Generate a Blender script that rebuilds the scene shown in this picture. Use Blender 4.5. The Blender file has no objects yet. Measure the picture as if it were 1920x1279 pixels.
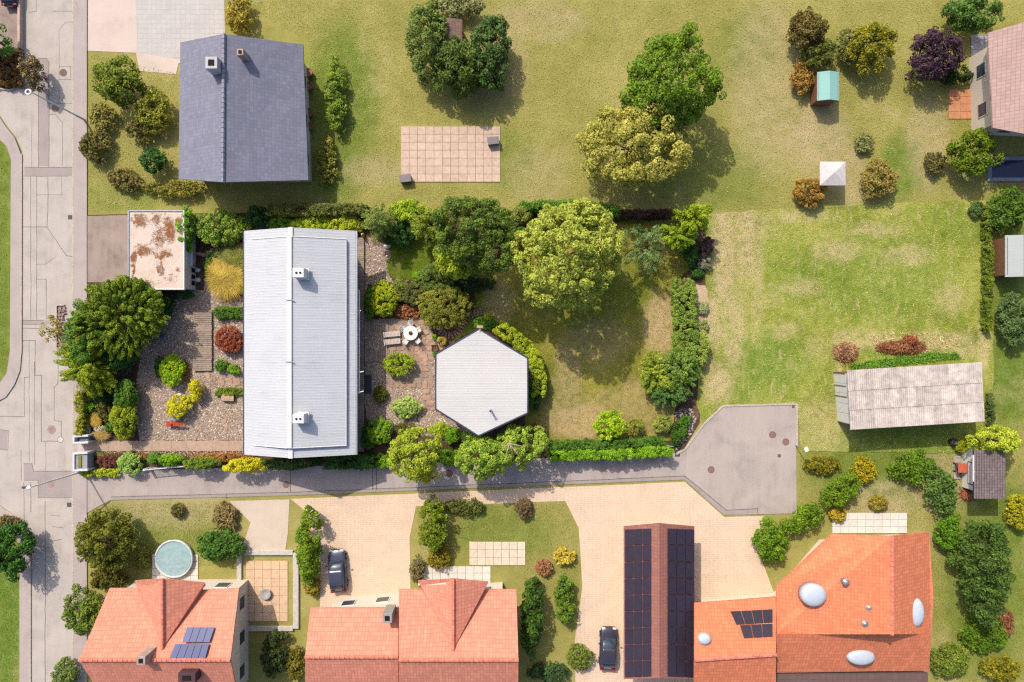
import bpy, math, random
import numpy as np
from mathutils import Vector

# ------------------------------------------------------------------ camera, sky, sun, exposure
SC = bpy.context.scene
COL = SC.collection
PX = 18.0            # photograph pixels per metre on the ground
DH = 70.0            # drone height in metres

cam_d = bpy.data.cameras.new('camera')
cam = bpy.data.objects.new('camera', cam_d)
COL.objects.link(cam)
cam.location = (0, 0, DH)
cam.rotation_euler = (0, 0, 0)
cam_d.sensor_width = 36.0
cam_d.lens = 36.0 * DH / (1920 / PX)
cam_d.clip_start = 1.0
cam_d.clip_end = 3000.0
SC.camera = cam

SUN_EL = math.radians(46.5)
SUN_AZ = math.radians(30.0)      # light comes from the upper side, a little from the west
world = bpy.data.worlds.new('World')
SC.world = world
world.use_nodes = True
wn = world.node_tree
wn.nodes.clear()
wo = wn.nodes.new('ShaderNodeOutputWorld')
wb = wn.nodes.new('ShaderNodeBackground')
ws = wn.nodes.new('ShaderNodeTexSky')
ws.sky_type = 'NISHITA'
ws.sun_disc = False
ws.sun_elevation = SUN_EL
ws.sun_rotation = -SUN_AZ
ws.altitude = 300
ws.air_density = 0.75
ws.dust_density = 4.0
ws.ozone_density = 1.0
wb.inputs['Strength'].default_value = 0.15
wn.links.new(ws.outputs['Color'], wb.inputs['Color'])
wn.links.new(wb.outputs['Background'], wo.inputs['Surface'])

sun_d = bpy.data.lights.new('sun', 'SUN')
sun_d.energy = 3.15
sun_d.angle = math.radians(0.53)
sun_d.color = (1.0, 0.91, 0.77)
sun = bpy.data.objects.new('sun', sun_d)
COL.objects.link(sun)
ce = math.cos(SUN_EL)
sdir = Vector((math.sin(SUN_AZ) * ce, -math.cos(SUN_AZ) * ce, -math.sin(SUN_EL)))
sun.rotation_euler = sdir.to_track_quat('-Z', 'Y').to_euler()
sun.location = (-30, 50, 60)

vs = SC.view_settings
vs.view_transform = 'Standard'
vs.look = 'None'
vs.exposure = 0.75
vs.gamma = 1.0
vs.use_curve_mapping = False
SC.cycles.max_bounces = 6
SC.cycles.diffuse_bounces = 3
SC.cycles.glossy_bounces = 2
SC.cycles.transmission_bounces = 3
SC.cycles.transparent_max_bounces = 6
SC.cycles.use_denoising = False
SC.cycles.filter_width = 1.3

LIT = 1.75     # how bright a level white sheet in the sun comes out of this light (for picking albedos)
RNG = np.random.default_rng(7)
random.seed(7)

# ------------------------------------------------------------------ helpers: positions
def G(px, py, h=0.0):
    f = (1 - h / DH) / PX
    return Vector(((px - 960) * f, (640 - py) * f, h))

def S(p, h=0.0):
    return p / PX * (1 - h / DH)

def GP(poly, h=0.0):
    return [G(x, y, h) for x, y in poly]

# ------------------------------------------------------------------ helpers: colours and materials
def lin(c):
    o = []
    for v in c:
        v = v / 255.0
        o.append(v / 12.92 if v <= 0.04045 else ((v + 0.055) / 1.055) ** 2.4)
    return o

def alb(c, k=1.0, top=0.85):
    """albedo of a sunlit surface seen as sRGB c in the photograph"""
    return tuple(min(top, max(0.004, v / LIT * k)) for v in lin(c)) + (1.0,)

MATS = {}

class NT:
    def __init__(self, name):
        self.m = bpy.data.materials.new(name)
        self.m.use_nodes = True
        self.t = self.m.node_tree
        self.t.nodes.clear()
        self.out = self.n('ShaderNodeOutputMaterial')
    def n(self, kind, **kw):
        nd = self.t.nodes.new(kind)
        for k, v in kw.items():
            setattr(nd, k, v)
        return nd
    def l(self, a, b):
        self.t.links.new(a, b)
    def val(self, sock, v):
        if isinstance(v, bpy.types.NodeSocket):
            self.l(v, sock)
        else:
            sock.default_value = v
    def pos(self):
        return self.n('ShaderNodeNewGeometry').outputs['Position']
    def obj(self):
        return self.n('ShaderNodeTexCoord').outputs['Object']
    def mapping(self, vec, loc=(0, 0, 0), rot=(0, 0, 0), scale=(1, 1, 1)):
        m = self.n('ShaderNodeMapping')
        self.l(vec, m.inputs['Vector'])
        m.inputs['Location'].default_value = loc
        m.inputs['Rotation'].default_value = rot
        m.inputs['Scale'].default_value = scale
        return m.outputs['Vector']
    def noise(self, vec, scale, detail=4, rough=0.6, dist=0.0):
        nd = self.n('ShaderNodeTexNoise')
        self.l(vec, nd.inputs['Vector'])
        nd.inputs['Scale'].default_value = scale
        nd.inputs['Detail'].default_value = detail
        nd.inputs['Roughness'].default_value = rough
        nd.inputs['Distortion'].default_value = dist
        return nd.outputs['Fac']
    def ramp(self, fac, stops, interp='LINEAR'):
        r = self.n('ShaderNodeValToRGB')
        r.color_ramp.interpolation = interp
        e = r.color_ramp.elements
        while len(e) < len(stops):
            e.new(0.5)
        for i, (p, c) in enumerate(stops):
            e[i].position = p
            e[i].color = c if len(c) == 4 else tuple(c) + (1,)
        self.l(fac, r.inputs['Fac'])
        return r.outputs['Color']
    def rng(self, v, a, b, c=0.0, d=1.0, smooth=False):
        r = self.n('ShaderNodeMapRange')
        if smooth:
            r.interpolation_type = 'SMOOTHSTEP'
        self.val(r.inputs['Value'], v)
        r.inputs['From Min'].default_value = a
        r.inputs['From Max'].default_value = b
        r.inputs['To Min'].default_value = c
        r.inputs['To Max'].default_value = d
        return r.outputs['Result']
    def math(self, op, a, b=0.5):
        m = self.n('ShaderNodeMath', operation=op)
        self.val(m.inputs[0], a)
        self.val(m.inputs[1], b)
        return m.outputs[0]
    def mix(self, fac, a, b, mode='MIX'):
        m = self.n('ShaderNodeMix', data_type='RGBA', blend_type=mode)
        self.val(m.inputs[0], fac)
        self.val(m.inputs[6], a)
        self.val(m.inputs[7], b)
        return m.outputs[2]
    def bump(self, h, strength=0.3, dist=0.02):
        b = self.n('ShaderNodeBump')
        self.l(h, b.inputs['Height'])
        b.inputs['Strength'].default_value = strength
        b.inputs['Distance'].default_value = dist
        return b.outputs['Normal']
    def bsdf(self, col, rough=0.8, metal=0.0, spec=0.3, normal=None):
        p = self.n('ShaderNodeBsdfPrincipled')
        self.val(p.inputs['Base Color'], col)
        self.val(p.inputs['Roughness'], rough)
        p.inputs['Metallic'].default_value = metal
        p.inputs['Specular IOR Level'].default_value = spec
        if normal is not None:
            self.l(normal, p.inputs['Normal'])
        return p
    def done(self, shader):
        self.l(shader, self.out.inputs['Surface'])
        return self.m

def M(name, c, rough=0.75, metal=0.0, var=0.12, scale=3.0, spec=0.3, bump=0.15, raw=False, rnd=0.0):
    """plain weathered material: colour with soft blotches and fine relief; rnd = change from piece to piece"""
    if name in MATS:
        return MATS[name]
    t = NT(name)
    base = tuple(c) + (1.0,) if raw else alb(c)
    dark = tuple(v * (1 - var * 1.6) for v in base[:3]) + (1,)
    lite = tuple(min(0.9, v * (1 + var)) for v in base[:3]) + (1,)
    p = t.pos()
    a = t.noise(p, scale, 5, 0.65)
    col = t.ramp(a, [(0.3, dark), (0.55, base), (0.75, lite)])
    if rnd:
        oi = t.n('ShaderNodeObjectInfo').outputs['Random']
        k = t.rng(oi, 0, 1, 1 - rnd, 1 + rnd)
        cc = t.n('ShaderNodeCombineColor')
        for i in range(3):
            t.l(k, cc.inputs[i])
        col = t.mix(1.0, col, cc.outputs[0], 'MULTIPLY')
    b = t.noise(p, scale * 9, 3, 0.6)
    s = t.bsdf(col, rough, metal, spec, t.bump(b, bump, 0.01))
    MATS[name] = t.done(s.outputs[0])
    return MATS[name]

def M_leaf(c1, c2, spark=None):
    key = ('leaf', c1, c2, spark)
    if key in MATS:
        return MATS[key]
    t = NT('leaf_%d' % len(MATS))
    k = 1.52
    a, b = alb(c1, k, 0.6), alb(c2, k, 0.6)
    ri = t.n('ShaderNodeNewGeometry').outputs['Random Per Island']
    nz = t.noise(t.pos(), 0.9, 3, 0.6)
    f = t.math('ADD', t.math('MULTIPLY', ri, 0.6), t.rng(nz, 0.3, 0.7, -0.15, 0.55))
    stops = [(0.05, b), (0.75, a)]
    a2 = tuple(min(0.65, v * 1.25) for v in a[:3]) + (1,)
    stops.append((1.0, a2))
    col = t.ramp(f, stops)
    if spark:
        ri2 = t.math('FRACT', t.math('MULTIPLY', ri, 37.3))
        col = t.mix(t.math('GREATER_THAN', ri2, 0.86), col, alb(spark, 1.25, 0.7))
    p = t.bsdf(col, 0.55, 0, 0.25)
    tr = t.n('ShaderNodeBsdfTranslucent')
    t.l(t.mix(1.0, col, (1.0, 1.0, 0.55, 1), 'MULTIPLY'), tr.inputs['Color'])
    ms = t.n('ShaderNodeMixShader')
    ms.inputs[0].default_value = 0.24
    t.l(p.outputs[0], ms.inputs[1])
    t.l(tr.outputs[0], ms.inputs[2])
    MATS[key] = t.done(ms.outputs[0])
    return MATS[key]

def M_ground(name, cols, dry, patches=(), scale=0.35, drylvl=(0.55, 0.75), stretch=(1, 1, 1), fine=14.0, green=None, greens=(), edge=0.6, streak=0.35):
    """grass or soil: cols = three tones, dry = tone of bare patches, patches = (px, py, rx, ry, strength) in photograph pixels"""
    t = NT(name)
    p = t.pos()
    q = t.mapping(p, scale=stretch)
    big = t.noise(q, scale, 5, 0.6, 0.6)
    mid = t.noise(q, scale * 5.5, 5, 0.7, 0.3)
    fin = t.noise(p, fine, 3, 0.75)
    f = t.math('ADD', t.math('MULTIPLY', big, 0.5), t.math('ADD', t.math('MULTIPLY', mid, 0.3), t.math('MULTIPLY', fin, 0.25)))
    col = t.ramp(f, [(0.38, alb(cols[0])), (0.53, alb(cols[1])), (0.68, alb(cols[2]))])
    wob = t.n('ShaderNodeVectorMath', operation='MULTIPLY_ADD')
    nt = t.n('ShaderNodeTexNoise')
    t.l(p, nt.inputs['Vector'])
    nt.inputs['Scale'].default_value = 0.9
    nt.inputs['Detail'].default_value = 5
    t.l(nt.outputs['Color'], wob.inputs[0])
    wob.inputs[1].default_value = (1.6, 1.6, 0)
    sub = t.n('ShaderNodeVectorMath', operation='SUBTRACT')
    t.l(p, sub.inputs[0])
    sub.inputs[1].default_value = (0.8, 0.8, 0)
    t.l(sub.outputs[0], wob.inputs[2])
    def mask(lst, start):
        acc = start
        for (x, y, rx, ry, s) in lst:
            c = G(x, y)
            m = t.mapping(wob.outputs[0], loc=(-c.x / (rx / PX), -c.y / (ry / PX), 0), scale=(PX / rx, PX / ry, 0))
            ln = t.n('ShaderNodeVectorMath', operation='LENGTH')
            t.l(m, ln.inputs[0])
            k = t.rng(ln.outputs['Value'], 1.4, edge, 0, s, True)
            acc = k if acc is None else t.math('MAXIMUM', acc, k)
        return acc
    if green is not None and greens:
        gm = mask(greens, None)
        gcol = t.mix(t.rng(t.math('ADD', mid, t.math('MULTIPLY', fin, 0.5)), 0.55, 0.95), alb(green[0]), alb(green[1]))
        col = t.mix(gm, col, gcol)
    dm = mask(patches, t.rng(t.math('ADD', big, t.math('MULTIPLY', mid, 0.25)), drylvl[0] + 0.12, drylvl[1] + 0.12, 0, 0.75))
    sk = t.noise(t.mapping(p, rot=(0, 0, 0.35), scale=(1.9, 0.5, 1)), 1.0, 5, 0.72, 0.8)
    dm = t.math('MAXIMUM', dm, t.rng(t.math('ADD', sk, t.math('MULTIPLY', fin, 0.25)), 0.66, 0.84, 0, streak))
    dm = t.math('MULTIPLY', dm, t.rng(t.math('ADD', mid, t.math('MULTIPLY', fin, 0.6)), 0.58, 0.88, 0.25, 1.0))
    dcol = t.mix(fin, alb(dry), alb(tuple(v * 0.82 for v in dry)))
    col = t.mix(dm, col, dcol)
    s = t.bsdf(col, 0.95, 0, 0.1, t.bump(t.math('ADD', fin, mid), 0.6, 0.06))
    return t.done(s.outputs[0])

def M_asphalt(name, c, blot=0.16, scale=0.5):
    t = NT(name)
    p = t.pos()
    base = alb(c)
    big = t.noise(p, scale, 5, 0.6, 0.5)
    streak = t.noise(t.mapping(p, scale=(2.2, 0.18, 1)), 1.0, 4, 0.6)
    fin = t.noise(p, 9, 4, 0.85)
    f = t.math('ADD', t.math('MULTIPLY', big, 0.55), t.math('ADD', t.math('MULTIPLY', streak, 0.2), t.math('MULTIPLY', fin, 0.3)))
    d = tuple(v * (1 - blot * 1.5) for v in base[:3]) + (1,)
    e = tuple(v * (1 + blot * 0.7) for v in base[:3]) + (1,)
    col = t.ramp(f, [(0.36, d), (0.52, base), (0.7, e)])
    st = t.noise(p, 1.1, 3, 0.5, 1.0)
    col = t.mix(t.rng(st, 0.66, 0.78, 0, 0.22), col, tuple(v * 0.6 for v in base[:3]) + (1,))
    s = t.bsdf(col, 0.9, 0, 0.2, t.bump(fin, 0.35, 0.02))
    return t.done(s.outputs[0])

def M_island(name, stops, rough=0.8, k=1.0):
    """stones: every loose stone takes its own tone"""
    t = NT(name)
    ri = t.n('ShaderNodeNewGeometry').outputs['Random Per Island']
    col = t.ramp(ri, [(p, alb(c, k)) for p, c in stops])
    nz = t.noise(t.pos(), 20, 3, 0.7)
    col = t.mix(t.rng(nz, 0.3, 0.7, 0, 0.35), col, (0.09, 0.075, 0.06, 1))
    s = t.bsdf(col, rough, 0, 0.3)
    return t.done(s.outputs[0])

def M_ribmetal(name, c, rough=0.45):
    t = NT(name)
    p = t.pos()
    base = alb(c)
    a = t.noise(t.mapping(p, scale=(0.035, 4.5, 1)), 1.0, 5, 0.8)
    b = t.noise(p, 0.35, 4, 0.6)
    f = t.math('ADD', t.math('MULTIPLY', a, 0.7), t.math('MULTIPLY', b, 0.35))
    d = tuple(v * 0.86 for v in base[:3]) + (1,)
    e = tuple(min(0.8, v * 1.05) for v in base[:3]) + (1,)
    col = t.ramp(f, [(0.36, d), (0.5, base), (0.66, e)])
    s = t.bsdf(col, 0.6, 0.0, 0.25)
    return t.done(s.outputs[0])

def M_tiles(name, c, tw=0.3, th=0.33, var=0.2, joint=0.6):
    t = NT(name)
    p = t.pos()
    br = t.n('ShaderNodeTexBrick')
    t.l(p, br.inputs['Vector'])
    br.offset = 0.0
    base = alb(c)
    br.inputs['Color1'].default_value = tuple(v * (1 - var) for v in base[:3]) + (1,)
    br.inputs['Color2'].default_value = tuple(min(0.8, v * (1 + var)) for v in base[:3]) + (1,)
    br.inputs['Mortar'].default_value = tuple(v * joint for v in base[:3]) + (1,)
    br.inputs['Scale'].default_value = 1.0
    br.inputs['Mortar Size'].default_value = 0.016
    br.inputs['Mortar Smooth'].default_value = 0.6
    br.inputs['Brick Width'].default_value = tw
    br.inputs['Row Height'].default_value = th
    nz = t.noise(p, 0.6, 5, 0.65)
    col = t.mix(t.rng(nz, 0.4, 0.7, 0, 0.4), br.outputs['Color'], tuple(v * 0.72 for v in base[:3]) + (1,))
    s = t.bsdf(col, 0.8, 0, 0.25, t.bump(br.outputs['Fac'], 0.4, -0.03))
    return t.done(s.outputs[0])

def M_glass(name, c=(0.02, 0.03, 0.045), rough=0.06):
    if name in MATS:
        return MATS[name]
    t = NT(name)
    nz = t.noise(t.pos(), 1.5, 2, 0.5)
    col = t.ramp(nz, [(0.3, c), (0.8, tuple(min(1, v * 1.5) for v in c))])
    s = t.bsdf(col, rough, 0.0, 0.7)
    MATS[name] = t.done(s.outputs[0])
    return MATS[name]

# ------------------------------------------------------------------ helpers: objects
def link(o):
    COL.objects.link(o)
    return o

def tag(o, label=None, cat=None, group=None, kind=None):
    if label:
        o['label'] = label
    if cat:
        o['category'] = cat
    if group:
        o['group'] = group
    if kind:
        o['kind'] = kind
    return o

def thing(name, label, cat, loc=(0, 0, 0), group=None, rz=0.0):
    o = bpy.data.objects.new(name, None)
    o.empty_display_size = 0.3
    o.location = loc
    o.rotation_euler = (0, 0, rz)
    link(o)
    return tag(o, label, cat, group)

def mesh_np(name, V, F):
    V = np.asarray(V, dtype=np.float32)
    F = np.asarray(F, dtype=np.int32)
    me = bpy.data.meshes.new(name)
    me.vertices.add(len(V))
    me.vertices.foreach_set('co', V.ravel())
    m, k = F.shape
    me.loops.add(m * k)
    me.loops.foreach_set('vertex_index', F.ravel())
    me.polygons.add(m)
    me.polygons.foreach_set('loop_start', np.arange(0, m * k, k, dtype=np.int32))
    me.update(calc_edges=True)
    return me

def put(name, me, mat, parent=None, loc=(0, 0, 0), rz=0.0, scale=None, smooth=False):
    o = bpy.data.objects.new(name, me)
    if mat is not None and len(me.materials) == 0:
        me.materials.append(mat)
    o.location = loc
    o.rotation_euler = (0, 0, rz)
    if scale:
        o.scale = scale
    if smooth:
        me.polygons.foreach_set('use_smooth', [True] * len(me.polygons))
    link(o)
    if parent is not None:
        o.parent = parent
    return o

class MB:
    """collects shapes, then becomes one mesh object"""
    def __init__(self):
        self.v, self.f = [], []
    def add(self, vs, fs):
        b = len(self.v)
        self.v += [tuple(p) for p in vs]
        self.f += [tuple(i + b for i in f) for f in fs]
        return self
    def box(self, c, s, rz=0.0, bev=0.0):
        hx, hy, hz = s[0] / 2, s[1] / 2, s[2] / 2
        bev = min(bev, hx * 0.45, hy * 0.45, hz * 0.9)
        ca, sa = math.cos(rz), math.sin(rz)
        if bev > 0:
            rings = []
            for (dx, dy, z) in ((0, 0, -hz), (0, 0, hz - bev), (bev, bev, hz)):
                rings.append([(-hx + dx, -hy + dy, z), (hx - dx, -hy + dy, z), (hx - dx, hy - dy, z), (-hx + dx, hy - dy, z)])
        else:
            rings = [[(-hx, -hy, z), (hx, -hy, z), (hx, hy, z), (-hx, hy, z)] for z in (-hz, hz)]
        vs = []
        for r in rings:
            for (x, y, z) in r:
                vs.append((c[0] + x * ca - y * sa, c[1] + x * sa + y * ca, c[2] + z))
        fs = [(3, 2, 1, 0)]
        n = len(rings)
        for k in range(n - 1):
            for i in range(4):
                j = (i + 1) % 4
                fs.append((k * 4 + i, k * 4 + j, k * 4 + 4 + j, k * 4 + 4 + i))
        fs.append(tuple((n - 1) * 4 + i for i in range(4)))
        return self.add(vs, fs)
    def prism(self, poly, z0, z1):
        a = sum(poly[i][0] * poly[(i + 1) % len(poly)][1] - poly[(i + 1) % len(poly)][0] * poly[i][1] for i in range(len(poly)))
        if a < 0:
            poly = poly[::-1]
        n = len(poly)
        vs = [(p[0], p[1], z0) for p in poly] + [(p[0], p[1], z1) for p in poly]
        fs = [tuple(range(n - 1, -1, -1)), tuple(range(n, 2 * n))]
        for i in range(n):
            j = (i + 1) % n
            fs.append((i, j, n + j, n + i))
        return self.add(vs, fs)
    def tube(self, pts, radii, n=8, cap=True):
        pts = [Vector(p) for p in pts]
        if not hasattr(radii, '__len__'):
            radii = [radii] * len(pts)
        vs, fs = [], []
        for i, p in enumerate(pts):
            d = (pts[min(i + 1, len(pts) - 1)] - pts[max(i - 1, 0)])
            d = d.normalized() if d.length > 1e-9 else Vector((0, 0, 1))
            up = Vector((0, 0, 1)) if abs(d.z) < 0.9 else Vector((1, 0, 0))
            a = d.cross(up).normalized()
            b = d.cross(a)
            for k in range(n):
                t = 2 * math.pi * k / n
                vs.append(p + (a * math.cos(t) + b * math.sin(t)) * radii[i])
        for i in range(len(pts) - 1):
            for k in range(n):
                k2 = (k + 1) % n
                fs.append((i * n + k, i * n + k2, (i + 1) * n + k2, (i + 1) * n + k))
        if cap:
            fs.append(tuple(range(n)))
            fs.append(tuple((len(pts) - 1) * n + k for k in range(n - 1, -1, -1)))
        return self.add(vs, fs)
    def lathe(self, c, prof, n=20, sx=1.0, sy=1.0):
        vs, fs = [], []
        for (r, z) in prof:
            for k in range(n):
                t = 2 * math.pi * k / n
                vs.append((c[0] + r * math.cos(t) * sx, c[1] + r * math.sin(t) * sy, c[2] + z))
        for i in range(len(prof) - 1):
            for k in range(n):
                k2 = (k + 1) % n
                fs.append((i * n + k, i * n + k2, (i + 1) * n + k2, (i + 1) * n + k))
        fs.append(tuple(range(n - 1, -1, -1)))
        fs.append(tuple((len(prof) - 1) * n + k for k in range(n)))
        return self.add(vs, fs)
    def poly(self, pts):
        return self.add(pts, [tuple(range(len(pts)))])
    def mesh(self, name, origin=(0, 0, 0)):
        me = bpy.data.meshes.new(name)
        o = origin
        me.from_pydata([(x - o[0], y - o[1], z - o[2]) for x, y, z in self.v], [], self.f)
        me.update()
        return me
    def build(self, name, mat, parent=None, origin=None, smooth=False, rz=0.0):
        """geometry in world metres; origin = where the object's own origin goes"""
        if parent is not None:
            pl = parent.location if parent.parent is None else parent.parent.location + parent.location
            me = self.mesh(name, pl)
            return put(name, me, mat, parent, smooth=smooth)
        origin = origin or (0, 0, 0)
        return put(name, self.mesh(name, origin), mat, None, origin, smooth=smooth)

def wob(poly, amp=2.0, step=8.0, seed=1):
    """photograph-pixel polygon with an irregular edge"""
    r = random.Random(seed)
    out = []
    n = len(poly)
    for i in range(n):
        a, b = poly[i], poly[(i + 1) % n]
        L = math.hypot(b[0] - a[0], b[1] - a[1])
        k = max(1, int(L / step))
        for j in range(k):
            t = j / k
            w = amp if j else amp * 0.4
            out.append((a[0] + (b[0] - a[0]) * t + r.uniform(-w, w), a[1] + (b[1] - a[1]) * t + r.uniform(-w, w)))
    return out

def sheet(name, poly, z, mat, thick=0.06, kind='structure', parent=None):
    mb = MB().prism([(p.x, p.y) for p in GP(poly)], z - thick, z)
    o = mb.build(name, mat, parent)
    if parent is None:
        tag(o, kind=kind)
    return o

def in_poly(P, poly):
    x, y = P[:, 0], P[:, 1]
    ins = np.zeros(len(P), bool)
    n = len(poly)
    for i in range(n):
        x1, y1 = poly[i][0], poly[i][1]
        x2, y2 = poly[(i + 1) % n][0], poly[(i + 1) % n][1]
        if y1 == y2:
            continue
        c = ((y1 > y) != (y2 > y)) & (x < (x2 - x1) * (y - y1) / (y2 - y1) + x1)
        ins ^= c
    return ins

def scatter(poly, spacing, holes=(), jit=0.48):
    """jittered grid of points (metres) inside a photograph-pixel polygon"""
    W = np.array([[p.x, p.y] for p in GP(poly)])
    lo, hi = W.min(0), W.max(0)
    gx, gy = np.meshgrid(np.arange(lo[0], hi[0], spacing), np.arange(lo[1], hi[1], spacing))
    gx[1::2] += spacing / 2
    P = np.stack([gx.ravel(), gy.ravel()], 1)
    P += RNG.uniform(-jit, jit, P.shape) * spacing
    k = in_poly(P, W)
    for h in holes:
        k &= ~in_poly(P, [(q.x, q.y) for q in GP(h)])
    return P[k]

def pebbles(name, P, z, size, mat, parent=None, flat=0.5):
    n = len(P)
    r = size * RNG.uniform(0.55, 1.25, n)
    ang = RNG.uniform(0, 6.28, n)
    asp = RNG.uniform(0.6, 1.0, n)
    K = 6
    V = np.zeros((n, 2 * K, 3), np.float32)
    for k in range(K):
        t = 2 * math.pi * k / K
        jr = RNG.uniform(0.8, 1.15, n)
        for lvl, (s, hz) in enumerate(((1.0, 0.0), (0.62, 1.0))):
            x = r * jr * math.cos(t) * s
            y = r * jr * math.sin(t) * s * asp
            V[:, lvl * K + k, 0] = P[:, 0] + x * np.cos(ang) - y * np.sin(ang)
            V[:, lvl * K + k, 1] = P[:, 1] + x * np.sin(ang) + y * np.cos(ang)
            V[:, lvl * K + k, 2] = z - 0.01 + hz * r * flat * RNG.uniform(0.8, 1.1, n)
    tri = []
    for k in range(K):
        j = (k + 1) % K
        tri += [(k, j, K + j), (k, K + j, K + k)]
    for k in range(1, K - 1):
        tri.append((K, K + k, K + k + 1))
    tri = np.array(tri)
    F = (tri[None] + (np.arange(n) * 2 * K)[:, None, None]).reshape(-1, 3)
    me = mesh_np(name, V.reshape(-1, 3), F)
    o = put(name, me, mat, parent)
    return tag(o, kind='stuff')

# ------------------------------------------------------------------ foliage
def unit(n, zmin=-1.0):
    z = RNG.uniform(zmin, 1, n)
    a = RNG.uniform(0, 2 * math.pi, n)
    s = np.sqrt(np.maximum(0, 1 - z * z))
    return np.stack([s * np.cos(a), s * np.sin(a), z], 1)

def norm(a):
    return a / np.maximum(1e-9, np.linalg.norm(a, axis=1, keepdims=True))

def leaf_quads(P, N, L, asp=0.62, along=None):
    n = len(P)
    N = norm(N)
    T = RNG.normal(size=(n, 3)) if along is None else along + RNG.normal(size=(n, 3)) * 0.35
    T = norm(T - (T * N).sum(1, keepdims=True) * N)
    B = np.cross(N, T)
    L = L * RNG.uniform(0.65, 1.3, n)
    l, w = (L * 0.5)[:, None], (L * asp * 0.5)[:, None]
    V = np.stack([P - T * l, P + B * w - T * l * 0.1 - N * w * 0.25, P + T * l, P - B * w - T * l * 0.1 - N * w * 0.25], 1)
    F = np.arange(n * 4).reshape(n, 4)
    return V.reshape(-1, 3), F

def clump_foliage(C, R, leaf, cover=1.0, asp=0.62, out=None, stretch=1.0, up=0.8, spread=0.6):
    """leaves over many small clumps; out = outward direction of every clump for drawn-out sprays"""
    per = np.maximum(6, (cover * 0.5 * 4 * math.pi * R ** 2 * (0.5 + 0.5 * stretch) / (0.5 * asp * leaf ** 2)).astype(int))
    idx = np.repeat(np.arange(len(C)), per)
    d = unit(len(idx), -0.75)
    rr = RNG.uniform(0.5, 1.0, len(idx)) ** 0.5
    off = d * rr[:, None] * R[idx][:, None]
    along = None
    if out is not None and stretch != 1.0:
        o = out[idx]
        comp = (off * o).sum(1, keepdims=True)
        off = (off - comp * o) * 0.75 + comp * o * stretch
        along = o
    P = C[idx] + off
    N = d * 0.8 + np.array([0, 0, up]) + RNG.normal(size=d.shape) * spread
    return leaf_quads(P, N, leaf, asp, along)

def lumps(d, k=5, amp=0.15, seed=0):
    r = np.random.default_rng(seed)
    s = np.zeros(len(d))
    for i in range(k):
        v = r.normal(size=3)
        s += np.cos(d @ v * r.uniform(1.5, 3.5) + r.uniform(0, 6.28))
    return 1 + amp * s / math.sqrt(k) * 1.2

SEED = [11]
def crown(c, r, rc, dens=1.25, lump=0.14, zmin=-0.45, inner=0.28, lobe=0.26):
    SEED[0] += 1
    area = 2.2 * (r[0] * r[1] + 0.5 * (r[0] + r[1]) * r[2])
    rc = rc * 0.86
    n = int(max(14, dens * 1.35 * area / (rc * rc) * 0.55))
    d = unit(n, zmin)
    m = lumps(d, 6, lump * 0.8, SEED[0])
    R0 = math.sqrt(r[0] * r[1])
    K = int(min(70, max(9, 2.4 * (R0 / max(0.3, 0.24 * R0 + 0.25)) ** 2)))
    ld = unit(K, -0.5)
    dist = np.arccos(np.clip((d @ ld.T).max(1), -1, 1))
    m = m * (1 + lobe * (0.55 - dist * math.sqrt(K) / 2.6))
    sh = RNG.uniform(0.86, 1.0, n)
    k = RNG.uniform(0, 1, n) < inner
    sh[k] = RNG.uniform(0.35, 0.86, k.sum())
    rr = np.array([max(0.1, r[i] - rc * 0.7) for i in range(3)])
    C = np.array(c) + d * rr * (m * sh)[:, None]
    R = rc * RNG.uniform(0.6, 1.25, n)
    return C, R, d

def trunk_mb(base, top, r0, limbs, r1=None):
    mb = MB()
    b, t = Vector(base), Vector(top)
    r1 = r1 or r0 * 0.45
    mid = b.lerp(t, 0.5) + Vector((random.uniform(-.1, .1), random.uniform(-.1, .1), 0)) * (t - b).length * 0.25
    mb.tube([b + Vector((0, 0, -0.05)), b + Vector((0, 0, 0.25)), mid, t], [r0 * 1.35, r0, r0 * 0.75, r1], 8)
    for p in limbs:
        p = Vector(p)
        s = b.lerp(t, random.uniform(0.35, 0.9))
        m = s.lerp(p, 0.5) + Vector((0, 0, (p - s).length * 0.1))
        mb.tube([s, m, p], [r0 * 0.4, r0 * 0.26, r0 * 0.09], 5)
    return mb

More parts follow.
